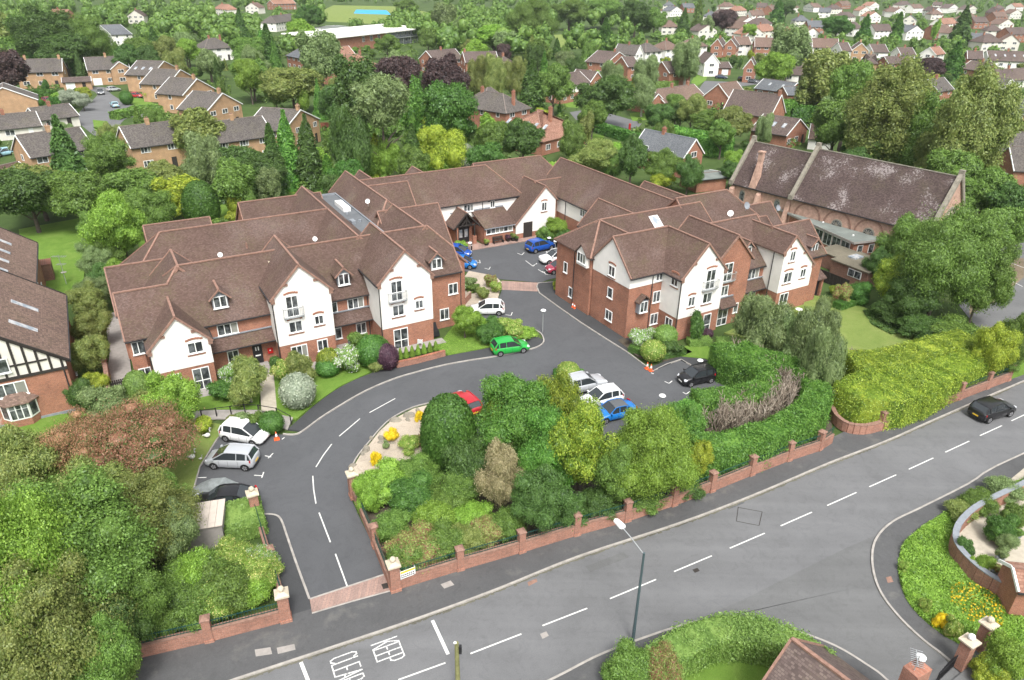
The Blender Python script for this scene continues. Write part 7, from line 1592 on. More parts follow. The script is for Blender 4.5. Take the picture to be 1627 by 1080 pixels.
H((1200, 139), (1252, 146), 2.8, 9, 2.4, 'brick bungalow with slate roof and two roof windows', wall='brick', roof='tile_s', rooflights=2, chim=()); H((1252, 150), (1285, 150), 2.8, 8, 1.8, 'low side wing of the slate roofed bungalow', wall='brick', roof='tile_s', chim=(), name='house_wing')
H((1250, 214), (1283, 204), 3.2, 8.5, 2.8, 'brick gabled cottage with dark roof and roof windows', 'gable', wall='brick', roof='tile_b', chim=(), rooflights=3); H((1286, 218), (1322, 221), 2.6, 7, 2.4, 'small cottage with mottled rusty roof and a white dormer', wall='render', roof='tile_n', chim=())
H((1087, 248), (1117, 241), 4.2, 12, 2.8, 'brick house with blue grey slate roof and square chimney behind the complex', 'gable', wall='brick', roof='tile_s', chim=(.62,), ridge='lead')
H((1108, 285), (1155, 280), 2.4, 5, .3, 'flat roofed brick outbuilding near the church', chim=(), wall='brick', roof='felt_g', win=False, name='outbuilding', cat='outbuilding')
# right hand rows
for a, b, z, dp, rs_, lab, kw in (
 ((1130, 72), (1148, 73), 5, 9, 3, 'left brick gabled house of the pair above the white gabled house', dict(mode='gable', wall='brick', roof='tile_b')), ((1150, 72), (1170, 73), 5, 9, 3, 'right brick gabled house of the pair above the white gabled house', dict(mode='gable', wall='brick', roof='tile_b')),
 ((1172, 70), (1194, 70), 5, 9, 3, 'brown roofed house with white front beside the brick pair', dict(wall='render', roof='tile_n')), ((1200, 73), (1236, 74), 5, 9, 3.4, 'brick house with broad brown roof left of the large pale tree', dict(wall='brick', roof='tile_n')), ((1272, 73), (1286, 72), 5, 8, 2.6, 'small brown roofed white house right of the large pale tree', dict(wall='render', roof='tile_n')),
 ((1292, 74), (1333, 75), 5, 9, 3.4, 'wide brown roofed house with white ground floor', dict(wall='render', roof='tile_n', garage=True)), ((1338, 80), (1353, 80), 5, 9, 3, 'brown roofed house next to the cream gabled one', dict(wall='render', roof='tile_b')), ((1354, 79), (1380, 80), 5, 9, 3, 'cream gabled house with white verge', dict(mode='gable', wall='brick_o', roof='tile_b')),
 ((1388, 82), (1412, 82), 2.8, 9, 3, 'white bungalow with brown roof right of the cream gable', dict(wall='render', roof='tile_b')), ((1372, 99), (1394, 100), 3, 9, 3, 'hipped brown roofed yellow walled bungalow', dict(wall='brick_o', roof='tile_b', hip=True)), ((1412, 100), (1456, 100), 2.8, 8, 2.2, 'long low brown roof above the large lime trees', dict(wall='brick', roof='tile_b')), ((1432, 86), (1455, 86), 2.8, 8, 2.6, 'white walled bungalow beside the sandy roofed house', dict(wall='render', roof='tile_b')),
 ((1463, 84), (1487, 86), 5, 10, 2.6, 'white gabled house with sandy coloured roof', dict(mode='gable', wall='render', roof='tile_r')), ((1468, 105), (1500, 106), 2.8, 8, 2.6, 'brown roofed bungalow by the dark purple tree', dict(wall='brick', roof='tile_b')), ((1538, 92), (1562, 93), 5, 8, 2.6, 'brick house with dark brown roof right of the large dark conifer', dict(wall='brick', roof='tile_b')), ((1572, 95), (1640, 97), 3.2, 10, 3.4, 'long dark brown roof with bright roof windows at right edge', dict(wall='render', roof='tile_b', rooflights=4)),
 ((1562, 112), (1590, 110), 2.8, 9, 2.6, 'brick gabled bungalow at the right with pale verge', dict(mode='gable', wall='brick', roof='tile_b')), ((1588, 128), (1650, 124), 2.8, 10, 3, 'brown roofed bungalow near the right edge', dict(wall='render', roof='tile_b')), ((1452, 139), (1491, 144), 5, 9, 2.8, 'brick gabled house with white panels between the two lime trees', dict(mode='gable', wall='brick', roof='tile_g')), ((1590, 142), (1615, 135), 2.8, 9, 2.6, 'white bungalow with grey gabled roof at the right edge', dict(mode='gable', wall='render', roof='tile_g')),
 ((1594, 182), (1650, 180), 2.8, 10, 2.8, 'slate roofed bungalow right of the tall lime tree', dict(wall='brick', roof='tile_s')), ((1580, 254), (1612, 268), 3.4, 8, 3.4, 'brick gabled house with grey roof right of the church', dict(mode='gable', wall='brick', roof='tile_g')), ((1590, 240), (1660, 246), 3.4, 8, 3.4, 'long grey roof behind the brick gable right of the church', dict(wall='brick', roof='tile_g', chim=(.2,)))):
 H(a, b, z, dp, rs_, lab, **{**dict(chim=(.5,)), **kw})
# far rows, too small for more than walls, roof, windows and a chimney
random.seed(21)
FAR = [(1128, 20, 6), (1140, 17, 5), (1158, 24, 5), (1178, 12, 5), (1190, 30, 5), (1205, 20, 5), (1215, 33, 4), (1166, 40, 4), (1235, 10, 4), (1222, 44, 4), (1298, 38, 5), (1310, 15, 5), (1330, 10, 5), (1290, 50, 4), (1345, 40, 4), (1375, 12, 5), (1390, 22, 5), (1405, 45, 5), (1420, 12, 5), (1430, 15, 5), (1460, 8, 5), (1475, 12, 5), (1490, 18, 4), (1510, 33, 5), (1455, 45, 5), (1500, 45, 4), (1545, 25, 5), (1555, 60, 5), (1560, 30, 5), (1575, 15, 5), (1580, 45, 5), (1592, 22, 5), (1600, 35, 5), (1615, 18, 5), (1620, 50, 4), (1545, 10, 5), (1515, 8, 5), (1605, 62, 4), (1578, 62, 4), (1530, 48, 4), (1095, 8, 5), (1075, 12, 5), (1062, 5, 5), (1050, 20, 4), (1250, 50, 4), (1275, 28, 4), (1200, 50, 4), (1262, 8, 4), (1350, 22, 4), (1445, 28, 4), (1125, 45, 4), (1065, 38, 3), (980, 5, 4), (400, 8, 4), (350, 10, 4), (215, 22, 3), (90, 20, 3), (1590, 8, 5), (1620, 6, 5), (1490, 4, 5), (1390, 4, 5), (1345, 3, 4), (1285, 6, 4), (1160, 5, 5), (1210, 6, 5), (1440, 3, 4)]
FAR.sort(key=lambda q: -q[1])
walls = ['brick', 'render_o', 'render', 'brick', 'brick', 'render_o']; roofs = ['tile_n', 'tile_r', 'tile_b', 'tile_n', 'tile_s', 'tile_b']
descr = dict(brick='brick', render='white', brick_o='orange brick', render_o='cream'); droof = dict(tile_n='brown', tile_r='red', tile_b='dark brown', tile_s='slate', tile_g='grey')
for i, (u, v, _) in enumerate(FAR):
 w, r = walls[(i * 7) % 6 - (i % 3 == 0)], roofs[(i * 5 + i // 6) % 6]; p = at(u, v + 4, 4.8); dd = dep(p); wpx = 10.5 * F_PX / dd; md = 'gable' if i % 3 == 0 else 'along'
 H((u - wpx / 2, v + 4 + random.uniform(-1.2, 1.2)), (u + wpx / 2, v + 4 + random.uniform(-1.2, 1.2)), 4.8, 9, 3.4, 'small distant %s house with %s %s roof far behind' % (descr[w], droof[r], 'gabled' if md == 'gable' else 'hipped' if i % 2 else 'plain'), md, wall=w, roof=r, hip=bool(i % 2) and md == 'along', near=False, chim=(.3,), group='%s %s houses far behind' % (descr[w], droof[r]), name='distant_house', door=False)
# ------------------------------------------------------------------ half-timbered houses at the left edge
def tudor():
 e = thing('timbered_house', 'brick house with black and white timbered gable and brown roof at left edge', 'house', tuple(gr(-12, 70)), AL); off = (-12, 70, 0)
 s1, s0 = -6.15, -17.5; c = (s1 + s0) / 2 ;
 block(e, off, 'y', 65, 80.3, c, s0, s1, 5.3, 9.6, lo='brick', roof='tile_n', ov=.35, verge='dark', zb=4.35, hi='render_o')
 m = MB(off); m.box(s1 - .02, s1 + .05, 65.05, 80.25, 4.3, 5.2); m.box(s1 - 3, s1 + .02, 80.3, 80.36, 4.3, 5.2); m.build('wall', M_['brick'], e)
 zt = lambda s: 5.3 + (9.6 - 5.3) * (1 - abs(s - c) / (c - s0)) - .15
 m = MB(off); m.box(s0, s1 + .06, 64.88, 64.97, 4.25, 4.5); b = m.build('timber_beam', M_['dark'], e)
 for k in range(14):
  s = s1 - .25 - k * .8; m = MB(off); m.box(s - .09, s + .09, 64.9, 64.965, 4.5, zt(s)); m.build('timber_post', M_['dark'], e)
 m = MB(off); m.box(s0 + 1.2, s1 - 1.2, 64.905, 64.96, 5.4, 5.55); m.build('timber_beam', M_['dark'], e)
 m = MB(off)
 for q in (s0, s1): m.bar((q + (.35 if q == s1 else -.35), 64.85, 5.0), (c, 64.85, 9.55), .12, .26)
 m.build('bargeboard', M_['dark'], e)
 window(e, off, '-y', 64.9, -11.6, -10.0, 5.0, 6.3, 2); window(e, off, '-y', 65, -11.7, -9.3, 2.75, 4.0, 3); window(e, off, '-y', 65, -16, -13.6, 2.75, 4.0, 3)
 # bay window
 P = [(-11.6, 65), (-11.0, 64.3), (-9.6, 64.3), (-9.0, 65)]; m = MB(off)
 for z0, z1, nm, mt, gro in ((0, .75, 'bay_wall', 'brick', 0), (.75, 2.25, 'bay_frame', 'white', .02)):
  m = MB(off); m.hull8([(P[0][0] - gro, 65, z0), (P[1][0] - gro, P[1][1] - gro, z0), (P[2][0] + gro, P[2][1] - gro, z0), (P[3][0] + gro, 65, z0), (P[0][0] - gro, 65, z1), (P[1][0] - gro, P[1][1] - gro, z1), (P[2][0] + gro, P[2][1] - gro, z1), (P[3][0] + gro, 65, z1)]); q = m.build(nm, M_[mt], e)
 for k in range(3): m = MB(off); x = -10.93 + k * .45; m.box(x, x + .36, 64.24, 64.3, .9, 1.75); m.build('pane', M_['glass'], q); m = MB(off); m.box(x, x + .36, 64.24, 64.3, 1.82, 2.15); m.build('pane', M_['glass'], q)
 for A, B2 in ((P[0], P[1]), (P[2], P[3])):
  a = Vector((A[0], A[1], 0)); b = Vector((B2[0], B2[1], 0)); d = (b - a); n = Vector((d.y, -d.x, 0)).normalized() * .035; m = MB(off); a2 = a + d * .15 + n; b2 = a + d * .85 + n; m.poly([(a2.x, a2.y, .9), (b2.x, b2.y, .9), (b2.x, b2.y, 2.15), (a2.x, a2.y, 2.15)]); m.build('pane', M_['glass'], q)
 m = MB(off); m.slab([(-11.9, 65, 2.3), (-11.15, 64.1, 2.3), (-10.9, 65, 3.0)], .08); m.slab([(-11.15, 64.1, 2.3), (-9.45, 64.1, 2.3), (-9.7, 65, 3.0), (-10.9, 65, 3.0)], .08); m.slab([(-9.45, 64.1, 2.3), (-8.7, 65, 2.3), (-9.7, 65, 3.0)], .08); m.build('bay_roof', M_['tile_n'], e)
 m = MB(off); m.box(s0, s1 + .05, 64.92, 65, 0, .3); m.build('plinth', M_['lead'], e)
 pipe(e, off, s1 - .25, 64.92, 0, 4.9)
 for y in (68.5, 73.2): m = MB(off); f = lambda s: 5.3 + 4.3 * (s1 - s) / (s1 - c) + .08; x0 = s1 - 3.4; m.slab([(x0, y, f(x0)), (x0 + 1.8, y, f(x0 + 1.8)), (x0 + 1.8, y + .6, f(x0 + 1.8)), (x0, y + .6, f(x0))], .1); m.build('roof_window', M_['glass_l'], e)
 window(e, off, '+x', s1 + .05, 70, 71, 1, 2.2, 1)
 e = thing('brick_house', 'brown roofed brick house with four roof windows behind the timbered one', 'house', tuple(gr(-12, 88)), AL); off = (-12, 88, 0)
 block(e, off, 'y', 82.5, 99, -14.6, -20.4, -8.8, 5.4, 9.8, lo='brick', roof='tile_n', ov=.35, verge='dark')
 for y in (85, 88, 91, 94.2): m = MB(off); f = lambda s: 5.4 + 4.4 * (-8.8 - s) / 5.8 + .08; x0 = -12; m.slab([(x0, y, f(x0)), (x0 + 1.5, y, f(x0 + 1.5)), (x0 + 1.5, y + .6, f(x0 + 1.5)), (x0, y + .6, f(x0))], .1); m.build('roof_window', M_['glass_l'], e)
 window(e, off, '+x', -8.8, 88, 89.5, 3.6, 4.8, 2); window(e, off, '+x', -8.8, 92, 93.5, 1, 2.2, 2)
 m = MB(); m.box(0, 1.6, 0, 2.2, 0, 2.1); m.box(-.05, 1.65, -.05, 2.25, 2.1, 2.2); p = at(64, 449); o = m.build('brick_shed', M_['brick_d'], None, loc=tuple(p), rz=AL); tag(o, 'small brick shed against the house with four roof windows', 'shed')
 p = at(106, 452); z = 1.0; e = thing('tv_aerial', 'tall mast with tv aerials and dish beside the long lawn', 'aerial', (p.x, p.y, 0))
 while proj((p.x, p.y, z))[1] > 405: z += .05
 m = MB(); m.cyl((0, 0), .04, .03, 0, z, 6); m.build('mast', M_['steel'], e)
 for zz, L in ((z - .2, .8), (z - 1.2, .5)):
  m = MB(); m.bar((-L, 0, zz), (L, .2, zz), .03)
  for k in range(9): x = -L + 2 * L * k / 8; m.bar((x, -.3, zz), (x, .35, zz), .02)
  m.build('aerial_array', M_['steel'], e)
 m = MB(); m.cyl((0, .1), .3, .32, z - 2.3, z - 2.25, 12); m.build('dish', M_['slab_g'], e)
tudor()
# ------------------------------------------------------------------ church
def church():
 O = gr(92.9, 70.5); d = (gr(95.9, 51.1) - O).normalized(); ang = math.atan2(d.y, d.x)   # local x along the nave, -y towards the apartments
 e = thing('church', 'sandstone church with steep lichen spotted roof and arched windows', 'church', (O.x, O.y, 0), ang); off = (0, 0, 0); L = 20.0
 # local +y = away? x axis points to the near gable; left normal of x is +y
 block(e, off, 'x', 0, L, 0, -4.6, 4.6, 5.8, 12.0, lo='stone', roof='tile_c', ridge='stone_g', ov=.3, verge='stone_g')
 block(e, off, 'x', -11.0, 0, 0, -4.0, 4.0, 5.6, 11.2, lo='stone', roof='tile_c', ridge='stone_g', ov=.3, verge='stone_g')
 for x, w, zr, ze in ((L, 4.9, 12.2, 5.6), (.0, 4.9, 12.2, 5.6), (-11.0, 4.3, 11.4, 5.4)):
  m = MB()
  for q in (-1, 1): m.bar((x, q * w, ze), (x, 0, zr + .25), .55, .5)
  m.box(x - .3, x + .3, -.3, .3, zr + .1, zr + .7)
  for q in (-1, 1): m.box(x - .35, x + .35, q * w - .3, q * w + .3, ze - .4, ze + .3)
  m.build('gable_coping', M_['stone_g'], e)
 # which side faces the camera: towards smaller s => y sign
 sg = -1 if (Vector((O.x, O.y, 0)) + Vector((-d.y, d.x, 0))).length > O.length else 1
 Y = lambda y: sg * y
 def arch_pts(xc, w, z0, zs, n=8): return [(xc - w, z0), (xc + w, z0), (xc + w, zs)] + [(xc + w * math.cos(a), zs + w * 1.0 * math.sin(a)) for a in [math.pi * k / n for k in range(1, n)]] + [(xc - w, zs)]
 def arch_panel(name, xc, w, z0, zs, y, mat, th=.1, rev=False):
  P = arch_pts(xc, w, z0, zs); m = MB(); m.poly([(x, Y(y), z) for x, z in P][::1 if sg < 0 else -1])
  for i in range(len(P)): j = (i + 1) % len(P); m.poly([(P[i][0], Y(y), P[i][1]), (P[j][0], Y(y), P[j][1]), (P[j][0], Y(y - th), P[j][1]), (P[i][0], Y(y - th), P[i][1])])
  return m.build(name, M_[mat], e)
 def arch_ring(xc, w, zs, y, mat, t=.25):
  m = MB(); n = 12
  for k in range(n):
   a0, a1 = math.pi * k / n, math.pi * (k + 1) / n
   m.hull8([(xc + (w) * math.cos(a0), Y(y), zs + w * math.sin(a0)), (xc + (w + t) * math.cos(a0), Y(y), zs + (w + t) * math.sin(a0)), (xc + (w + t) * math.cos(a1), Y(y), zs + (w + t) * math.sin(a1)), (xc + w * math.cos(a1), Y(y), zs + w * math.sin(a1)), (xc + w * math.cos(a0), Y(y + .1), zs + w * math.sin(a0)), (xc + (w + t) * math.cos(a0), Y(y + .1), zs + (w + t) * math.sin(a0)), (xc + (w + t) * math.cos(a1), Y(y + .1), zs + (w + t) * math.sin(a1)), (xc + w * math.cos(a1), Y(y + .1), zs + w * math.sin(a1))])
  m.build('arch', M_[mat], e)
 for i, xc in enumerate((2.9, 7.6, 12.3, 17.0)):
  arch_ring(xc, 1.9, 3.1, 4.58, 'ridge')
  if i in (1, 2):
   arch_panel('window', xc, .85, 2.2, 3.2, 4.68, 'stone_g', .1); g = arch_panel('pane', xc, .68, 2.3, 3.2, 4.72, 'glass', .06)
   m = MB()
   for k in range(7): a = k * math.pi / 6; m.bar((xc, Y(4.75), 3.1), (xc + .66 * math.cos(a), Y(4.75), 3.1 + .66 * math.sin(a)), .06)
   for k in (-.3, .3): m.bar((xc + k, Y(4.75), 2.3), (xc + k, Y(4.75), 3.1), .06)
   m.build('tracery', M_['stone_g'], e)
 for xc in (-8.9, -2.6):
  arch_panel('window', xc, .5, 2.4, 4.0, 4.06, 'stone_g', .08); arch_panel('pane', xc, .36, 2.5, 3.9, 4.1, 'glass', .06)
 for xc in (-10.7, -5.8, -.5, 19.6): m = MB(); m.hull8([(xc - .35, Y(4.0), 0), (xc + .35, Y(4.0), 0), (xc + .35, Y(5.6), 0), (xc - .35, Y(5.6), 0), (xc - .35, Y(3.9), 5), (xc + .35, Y(3.9), 5), (xc + .35, Y(4.6), 4.4), (xc - .35, Y(4.6), 4.4)]); m.build('buttress', M_['stone'], e)
 # gable end arch window facing the right garden
 m = MB()
 for k in range(14):
  a0, a1 = math.pi * k / 14, math.pi * (k + 1) / 14; R1, R2 = 1.7, 2.1
  m.hull8([(L + .02, R1 * math.cos(a0), 5.6 + R1 * 1.2 * math.sin(a0)), (L + .14, R1 * math.cos(a0), 5.6 + R1 * 1.2 * math.sin(a0)), (L + .14, R2 * math.cos(a0), 5.6 + R2 * 1.2 * math.sin(a0)), (L + .02, R2 * math.cos(a0), 5.6 + R2 * 1.2 * math.sin(a0)), (L + .02, R1 * math.cos(a1), 5.6 + R1 * 1.2 * math.sin(a1)), (L + .14, R1 * math.cos(a1), 5.6 + R1 * 1.2 * math.sin(a1)), (L + .14, R2 * math.cos(a1), 5.6 + R2 * 1.2 * math.sin(a1)), (L + .02, R2 * math.cos(a1), 5.6 + R2 * 1.2 * math.sin(a1))])
 m.build('arch', M_['stone_g'], e); m = MB(); m.poly([(L + .04, 1.7, 2.5)] + [(L + .04, 1.7 * math.cos(a), 5.6 + 2.04 * math.sin(a)) for a in [math.pi * k / 12 for k in range(13)]] + [(L + .04, -1.7, 2.5)]); m.build('blocked_window', M_['cap'], e)
 # chimney on the chancel
 m = MB(); m.hull8([(-7.8, Y(4.3), 5.2), (-6.6, Y(4.3), 5.2), (-6.6, Y(3.2), 5.2), (-7.8, Y(3.2), 5.2), (-7.5, Y(3.4), 9.3), (-6.9, Y(3.4), 9.3), (-6.9, Y(2.8), 9.3), (-7.5, Y(2.8), 9.3)]); m.box(-7.55, -6.85, min(Y(3.45), Y(2.75)), max(Y(3.45), Y(2.75)), 9.3, 10.5); m.box(-7.65, -6.75, min(Y(3.55), Y(2.65)), max(Y(3.55), Y(2.65)), 10.5, 10.75); m.build('chimney', M_['stone'], e)
 FOOT.append([tuple(x[:2]) for x in (gr(84, 84), gr(98, 84), gr(102, 48), gr(84, 48))]); HOUSE_BOX.append((88, 1165, 225, 1535, 400))
 # church hall
 h = thing('church_hall', 'long low church annex with green grey felt roof and white windows', 'hall', tuple(gr(85.9, 57.4)), AL - 0.16)
 ax = at(845 / 3.874 + 1140, 712 / 3.874 + 200, 3.1); bx = at(1140 + 370 / 3.874, 200 + 500 / 3.874, 3.1); cx = at(1140 + 1010 / 3.874, 200 + 655 / 3.874, 3.1); ax.z = bx.z = cx.z = 0
 h.location = (ax.x, ax.y, 0); dd = (bx - ax); LL = dd.length; an = math.atan2(dd.y, dd.x); h.rotation_euler = (0, 0, an); Wd = (cx - ax).length
 # local x from near corner away, local -y = towards church
 sy = -1
 m = MB(); m.box(0, LL, -Wd, 0, 0, 2.9); m.build('wall', M_['brick'], h); m = MB(); db = at(1253.6, 324, 3.1) - ax; fx = Vector((math.cos(an), math.sin(an), 0)); fy = Vector((-fx.y, fx.x, 0)); m.slab([(-.3, .35, 3.12), (-.3, -Wd - .1, 3.12), (db.dot(fx), db.dot(fy), 3.12), (LL + .3, .35, 3.12)], .2); m.build('roof', M_['felt_g'], h); m = MB(); m.box(-.33, LL + .3, .35, .39, 2.85, 3.14); m.box(-.34, -.3, -Wd, .39, 2.85, 3.14); m.build('fascia', M_['slab_g'], h)
 for k in range(6):
  x = .6 + k * 1.75; f = MB(); g = MB(); f.box(x, x + 1.6, .0, .06, 1.0, 2.7); g.box(x + .08, x + .76, .03, .08, 1.1, 2.6); g.box(x + .84, x + 1.52, .03, .08, 1.1, 2.6); fo = f.build('window', M_['white'], h); g.build('pane', M_['glass'], fo)
 for k in range(3):
  y = -1.6 - k * 1.9; f = MB(); g = MB(); f.box(-.06, 0, y, y + .9, 1.2, 2.5); g.box(-.09, -.02, y + .08, y + .82, 1.28, 2.42); fo = f.build('window', M_['white'], h); g.build('pane', M_['glass'], fo)
 for k in range(5): m = MB(); m.cyl((2 + k * 3.0, -1.5 - (k % 2) * 2.5), .14, .12, 3.12, 3.3, 8); m.build('roof_vent', M_['white'], h)
 # lower flat roofed room in front
 q = thing('outbuilding', 'low flat roofed brick room with skylights in front of the church annex', 'outbuilding', tuple(gr(79.6, 49.6)), AL); m = MB(); m.box(0, 5.5, 0, 5.3, 0, 2.2); m.box(1.8, 5.8, 5.3, 9.2, 0, 1.9); m.build('wall', M_['brick_d'], q); m = MB(); m.box(-.2, 5.6, -.2, 5.4, 2.2, 2.35); m.box(1.7, 6, 5.4, 9.3, 1.92, 2.05); m.build('roof', M_['mossroof'], q)
 for y in (.6, 3.6): m = MB(); m.box(2.2, 3.9, y, y + 1.1, 2.35, 2.55); m.build('skylight', M_['glass_l'], q)
 for y in (.8,): fo = MB(); fo.box(-.06, 0, y, y + 1.9, 1.0, 2.0); w_ = fo.build('window', M_['white'], q); g = MB(); g.box(-.09, -.02, y + .1, y + .9, 1.1, 1.9); g.box(-.09, -.02, y + 1.0, y + 1.8, 1.1, 1.9); g.build('pane', M_['glass'], w_)
 fn = thing('board_fence', 'dark boarded fence beside the church annex garden', 'fence', tuple(gr(77.2, 50.2)), AL + math.pi / 2)
 for k in range(30): m = MB(); m.box(k * .25, k * .25 + .23, 0, .04 + .02 * (k % 2), 0, 1.5); m.build('board', M_['dark'], fn)
church()
# foreground roof at the bottom edge and its chimney
def front_lodge():
 ap = at(1262, 1018, 5.2); e = thing('brick_house', 'steep brown tiled house roof rising from the bottom edge', 'house', (ap.x, ap.y, 0), R_(-52)); off = (0, 0, 0)
 block(e, off, 'x', 0, 12, 0, -4.2, 4.2, 1.6, 5.2, lo='brick', roof='tile_b', ridge='ridge')
 c = at(1462, 1052, 5.0); e = thing('chimney_stack', 'mossy brick chimney with aerial and round white pot near the gate', 'chimney', (c.x, c.y, 0), .5); m = MB(); m.box(-.55, .55, -.4, .4, 0, 4.6); m.build('stack', M_['brick_w'], e); m = MB(); m.cyl((.15, .1), .2, .18, 4.6, 5.1, 10); m.build('chimney_pot', M_['ridge'], e); m = MB(); m.cyl((.15, .1), .24, .24, 5.1, 5.2, 12); m.build('cowl', M_['white'], e)
 m = MB(); m.bar((-.3, 0, 4.6), (-.3, 0, 5.6), .04); m.bar((-.8, -.3, 5.5), (.0, .35, 5.5), .03)
 for k in range(9): t = k / 8; q = Vector((-.8, -.3, 5.5)).lerp(Vector((0, .35, 5.5)), t); m.bar(q + Vector((-.18, .22, 0)), q + Vector((.18, -.22, 0)), .02)
 m.build('tv_aerial', M_['steel'], e)
 p = at(1621, 934, 2.5); e = thing('outbuilding', 'corner of a brick outbuilding with pink roof and white bargeboard at right edge', 'outbuilding', (p.x, p.y, 0), -.15); block(e, off, 'x', 0, 4, 1.1, 0, 2.2, 2.5, 3.1, lo='brick', roof='tile_r', verge='white', ov=.2)
front_lodge()
# streets of the neighbourhood
sheet('cul_de_sac', smooth_line(px([(150, 215), (122, 190), (133, 170), (155, 150), (140, 140), (165, 138), (178, 150), (205, 165), (240, 178), (238, 186), (205, 186), (190, 200), (200, 215)]), 3), 'tar', -.03)
sheet('side_street', px([(905, 178), (940, 172), (990, 186), (1020, 195), (1010, 208), (960, 195), (915, 190)]), 'tar', -.03)
sheet('side_street', px([(1105, 148), (1120, 128), (1170, 130), (1210, 126), (1215, 132), (1170, 138), (1130, 150), (1110, 165)]), 'tar', -.03)
sheet('church_car_park', px([(1520, 480), (1545, 420), (1570, 395), (1627, 385), (1760, 400), (1760, 500), (1627, 520), (1560, 530)]), 'tar_old', -.02)
for q in (((1600, 415), (1627, 425)), ((1585, 430), (1600, 436)), ((1605, 445), (1625, 455))): A, Bq = px(q); A.z = Bq.z = -.012; d = (Bq - A).normalized(); n = Vector((-d.y, d.x, 0)) * .05; m = MB(); m.poly([A - n, Bq - n, Bq + n, A + n]); m.build('road_marking', M_['paint'], road)
sheet('leaf_litter', px([(1545, 420), (1575, 405), (1627, 410), (1627, 440), (1580, 480), (1540, 500)]), 'brownlitter', -.016) if M_.setdefault('brownlitter', tarmac('fallen_leaves', (.19, .15, .1), .3, .4)) else None
for pts in ([(147, 190), (170, 192), (182, 212), (160, 215), (150, 205)], [(515, 208), (560, 205), (560, 225), (520, 228)], [(735, 130), (775, 128), (775, 137), (740, 137)], [(890, 162), (930, 157), (985, 178), (940, 172), (900, 170)], [(1000, 180), (1025, 176), (1030, 190), (1005, 192)], [(1105, 118), (1125, 115), (1122, 127), (1105, 138), (1098, 130)], [(930, 210), (960, 215), (955, 235), (930, 230)], [(190, 150), (215, 152), (260, 170), (240, 176), (200, 162)], [(250, 235), (300, 250), (330, 270), (300, 290), (250, 280)]):
 sheet('lawn', px(pts), 'lawn', -.02)
# cars of the neighbourhood
for nm, kd, pm, lab, r, f in (('parked_car', 'suv', 'paint_grey', 'dark grey car parked head on in front of the white garage house', (158, 144), (163, 155)), ('parked_car', 'hatch', 'paint_silver', 'silver car parked beside the dark grey one in the close', (176, 145), (186, 144)), ('parked_car', 'saloon', 'paint_paleblue', 'pale silver blue car in the middle of the close', (190, 175), (176, 164)), ('parked_car', 'hatch', 'paint_red', 'dark red car on the drive behind the round green bush', (208, 154), (226, 155)), ('parked_car', 'hatch', 'paint_pink', 'maroon car beside the green hedge at the left', (70, 161), (84, 164)), ('parked_car', 'small', 'paint_paleblue', 'pale blue small car at the left edge by the bungalow', (18, 245), (-2, 248)),
 ('parked_car', 'saloon', 'paint_darkblue', 'dark blue car outside the white gabled house on side street', (1138, 124), (1154, 125)), ('parked_car', 'hatch', 'paint_black', 'black car under the lime green round tree', (1174, 128), (1186, 127)), ('parked_car', 'hatch', 'paint_grey', 'grey car right of the black one below the lime green tree', (1192, 131), (1200, 132))):
 car_px(nm, kd, pm, lab, r, f, z=-.03)
# red post box and red canopy beyond
p = at(1000, 207); e = thing('pillar_box', 'red pillar box at the roadside beyond the apartments', 'post box', (p.x, p.y, -.03)); m = MB(); m.cyl((0, 0), .28, .26, 0, 1.5, 12); m.cyl((0, 0), .33, .1, 1.5, 1.75, 12); m.build('box_body', M_['redpaint'], e); m = MB(); m.box(-.2, .2, -.32, -.27, 1.2, 1.25); m.build('slot', M_['black'], e)
p = at(510, 207); e = thing('board_fence', 'reddish brown panel fence right of the white gabled house', 'fence', (p.x, p.y, 0), AL - .2)
for k in range(16): m = MB(); m.box(k * .6, k * .6 + .57, 0, .05, 0, 1.8); m.build('panel', M_['redwood'] if 'redwood' in M_ else M_.setdefault('redwood', plain('red_stained_timber', (.26, .09, .06), .8, .2, var=.2)), e)
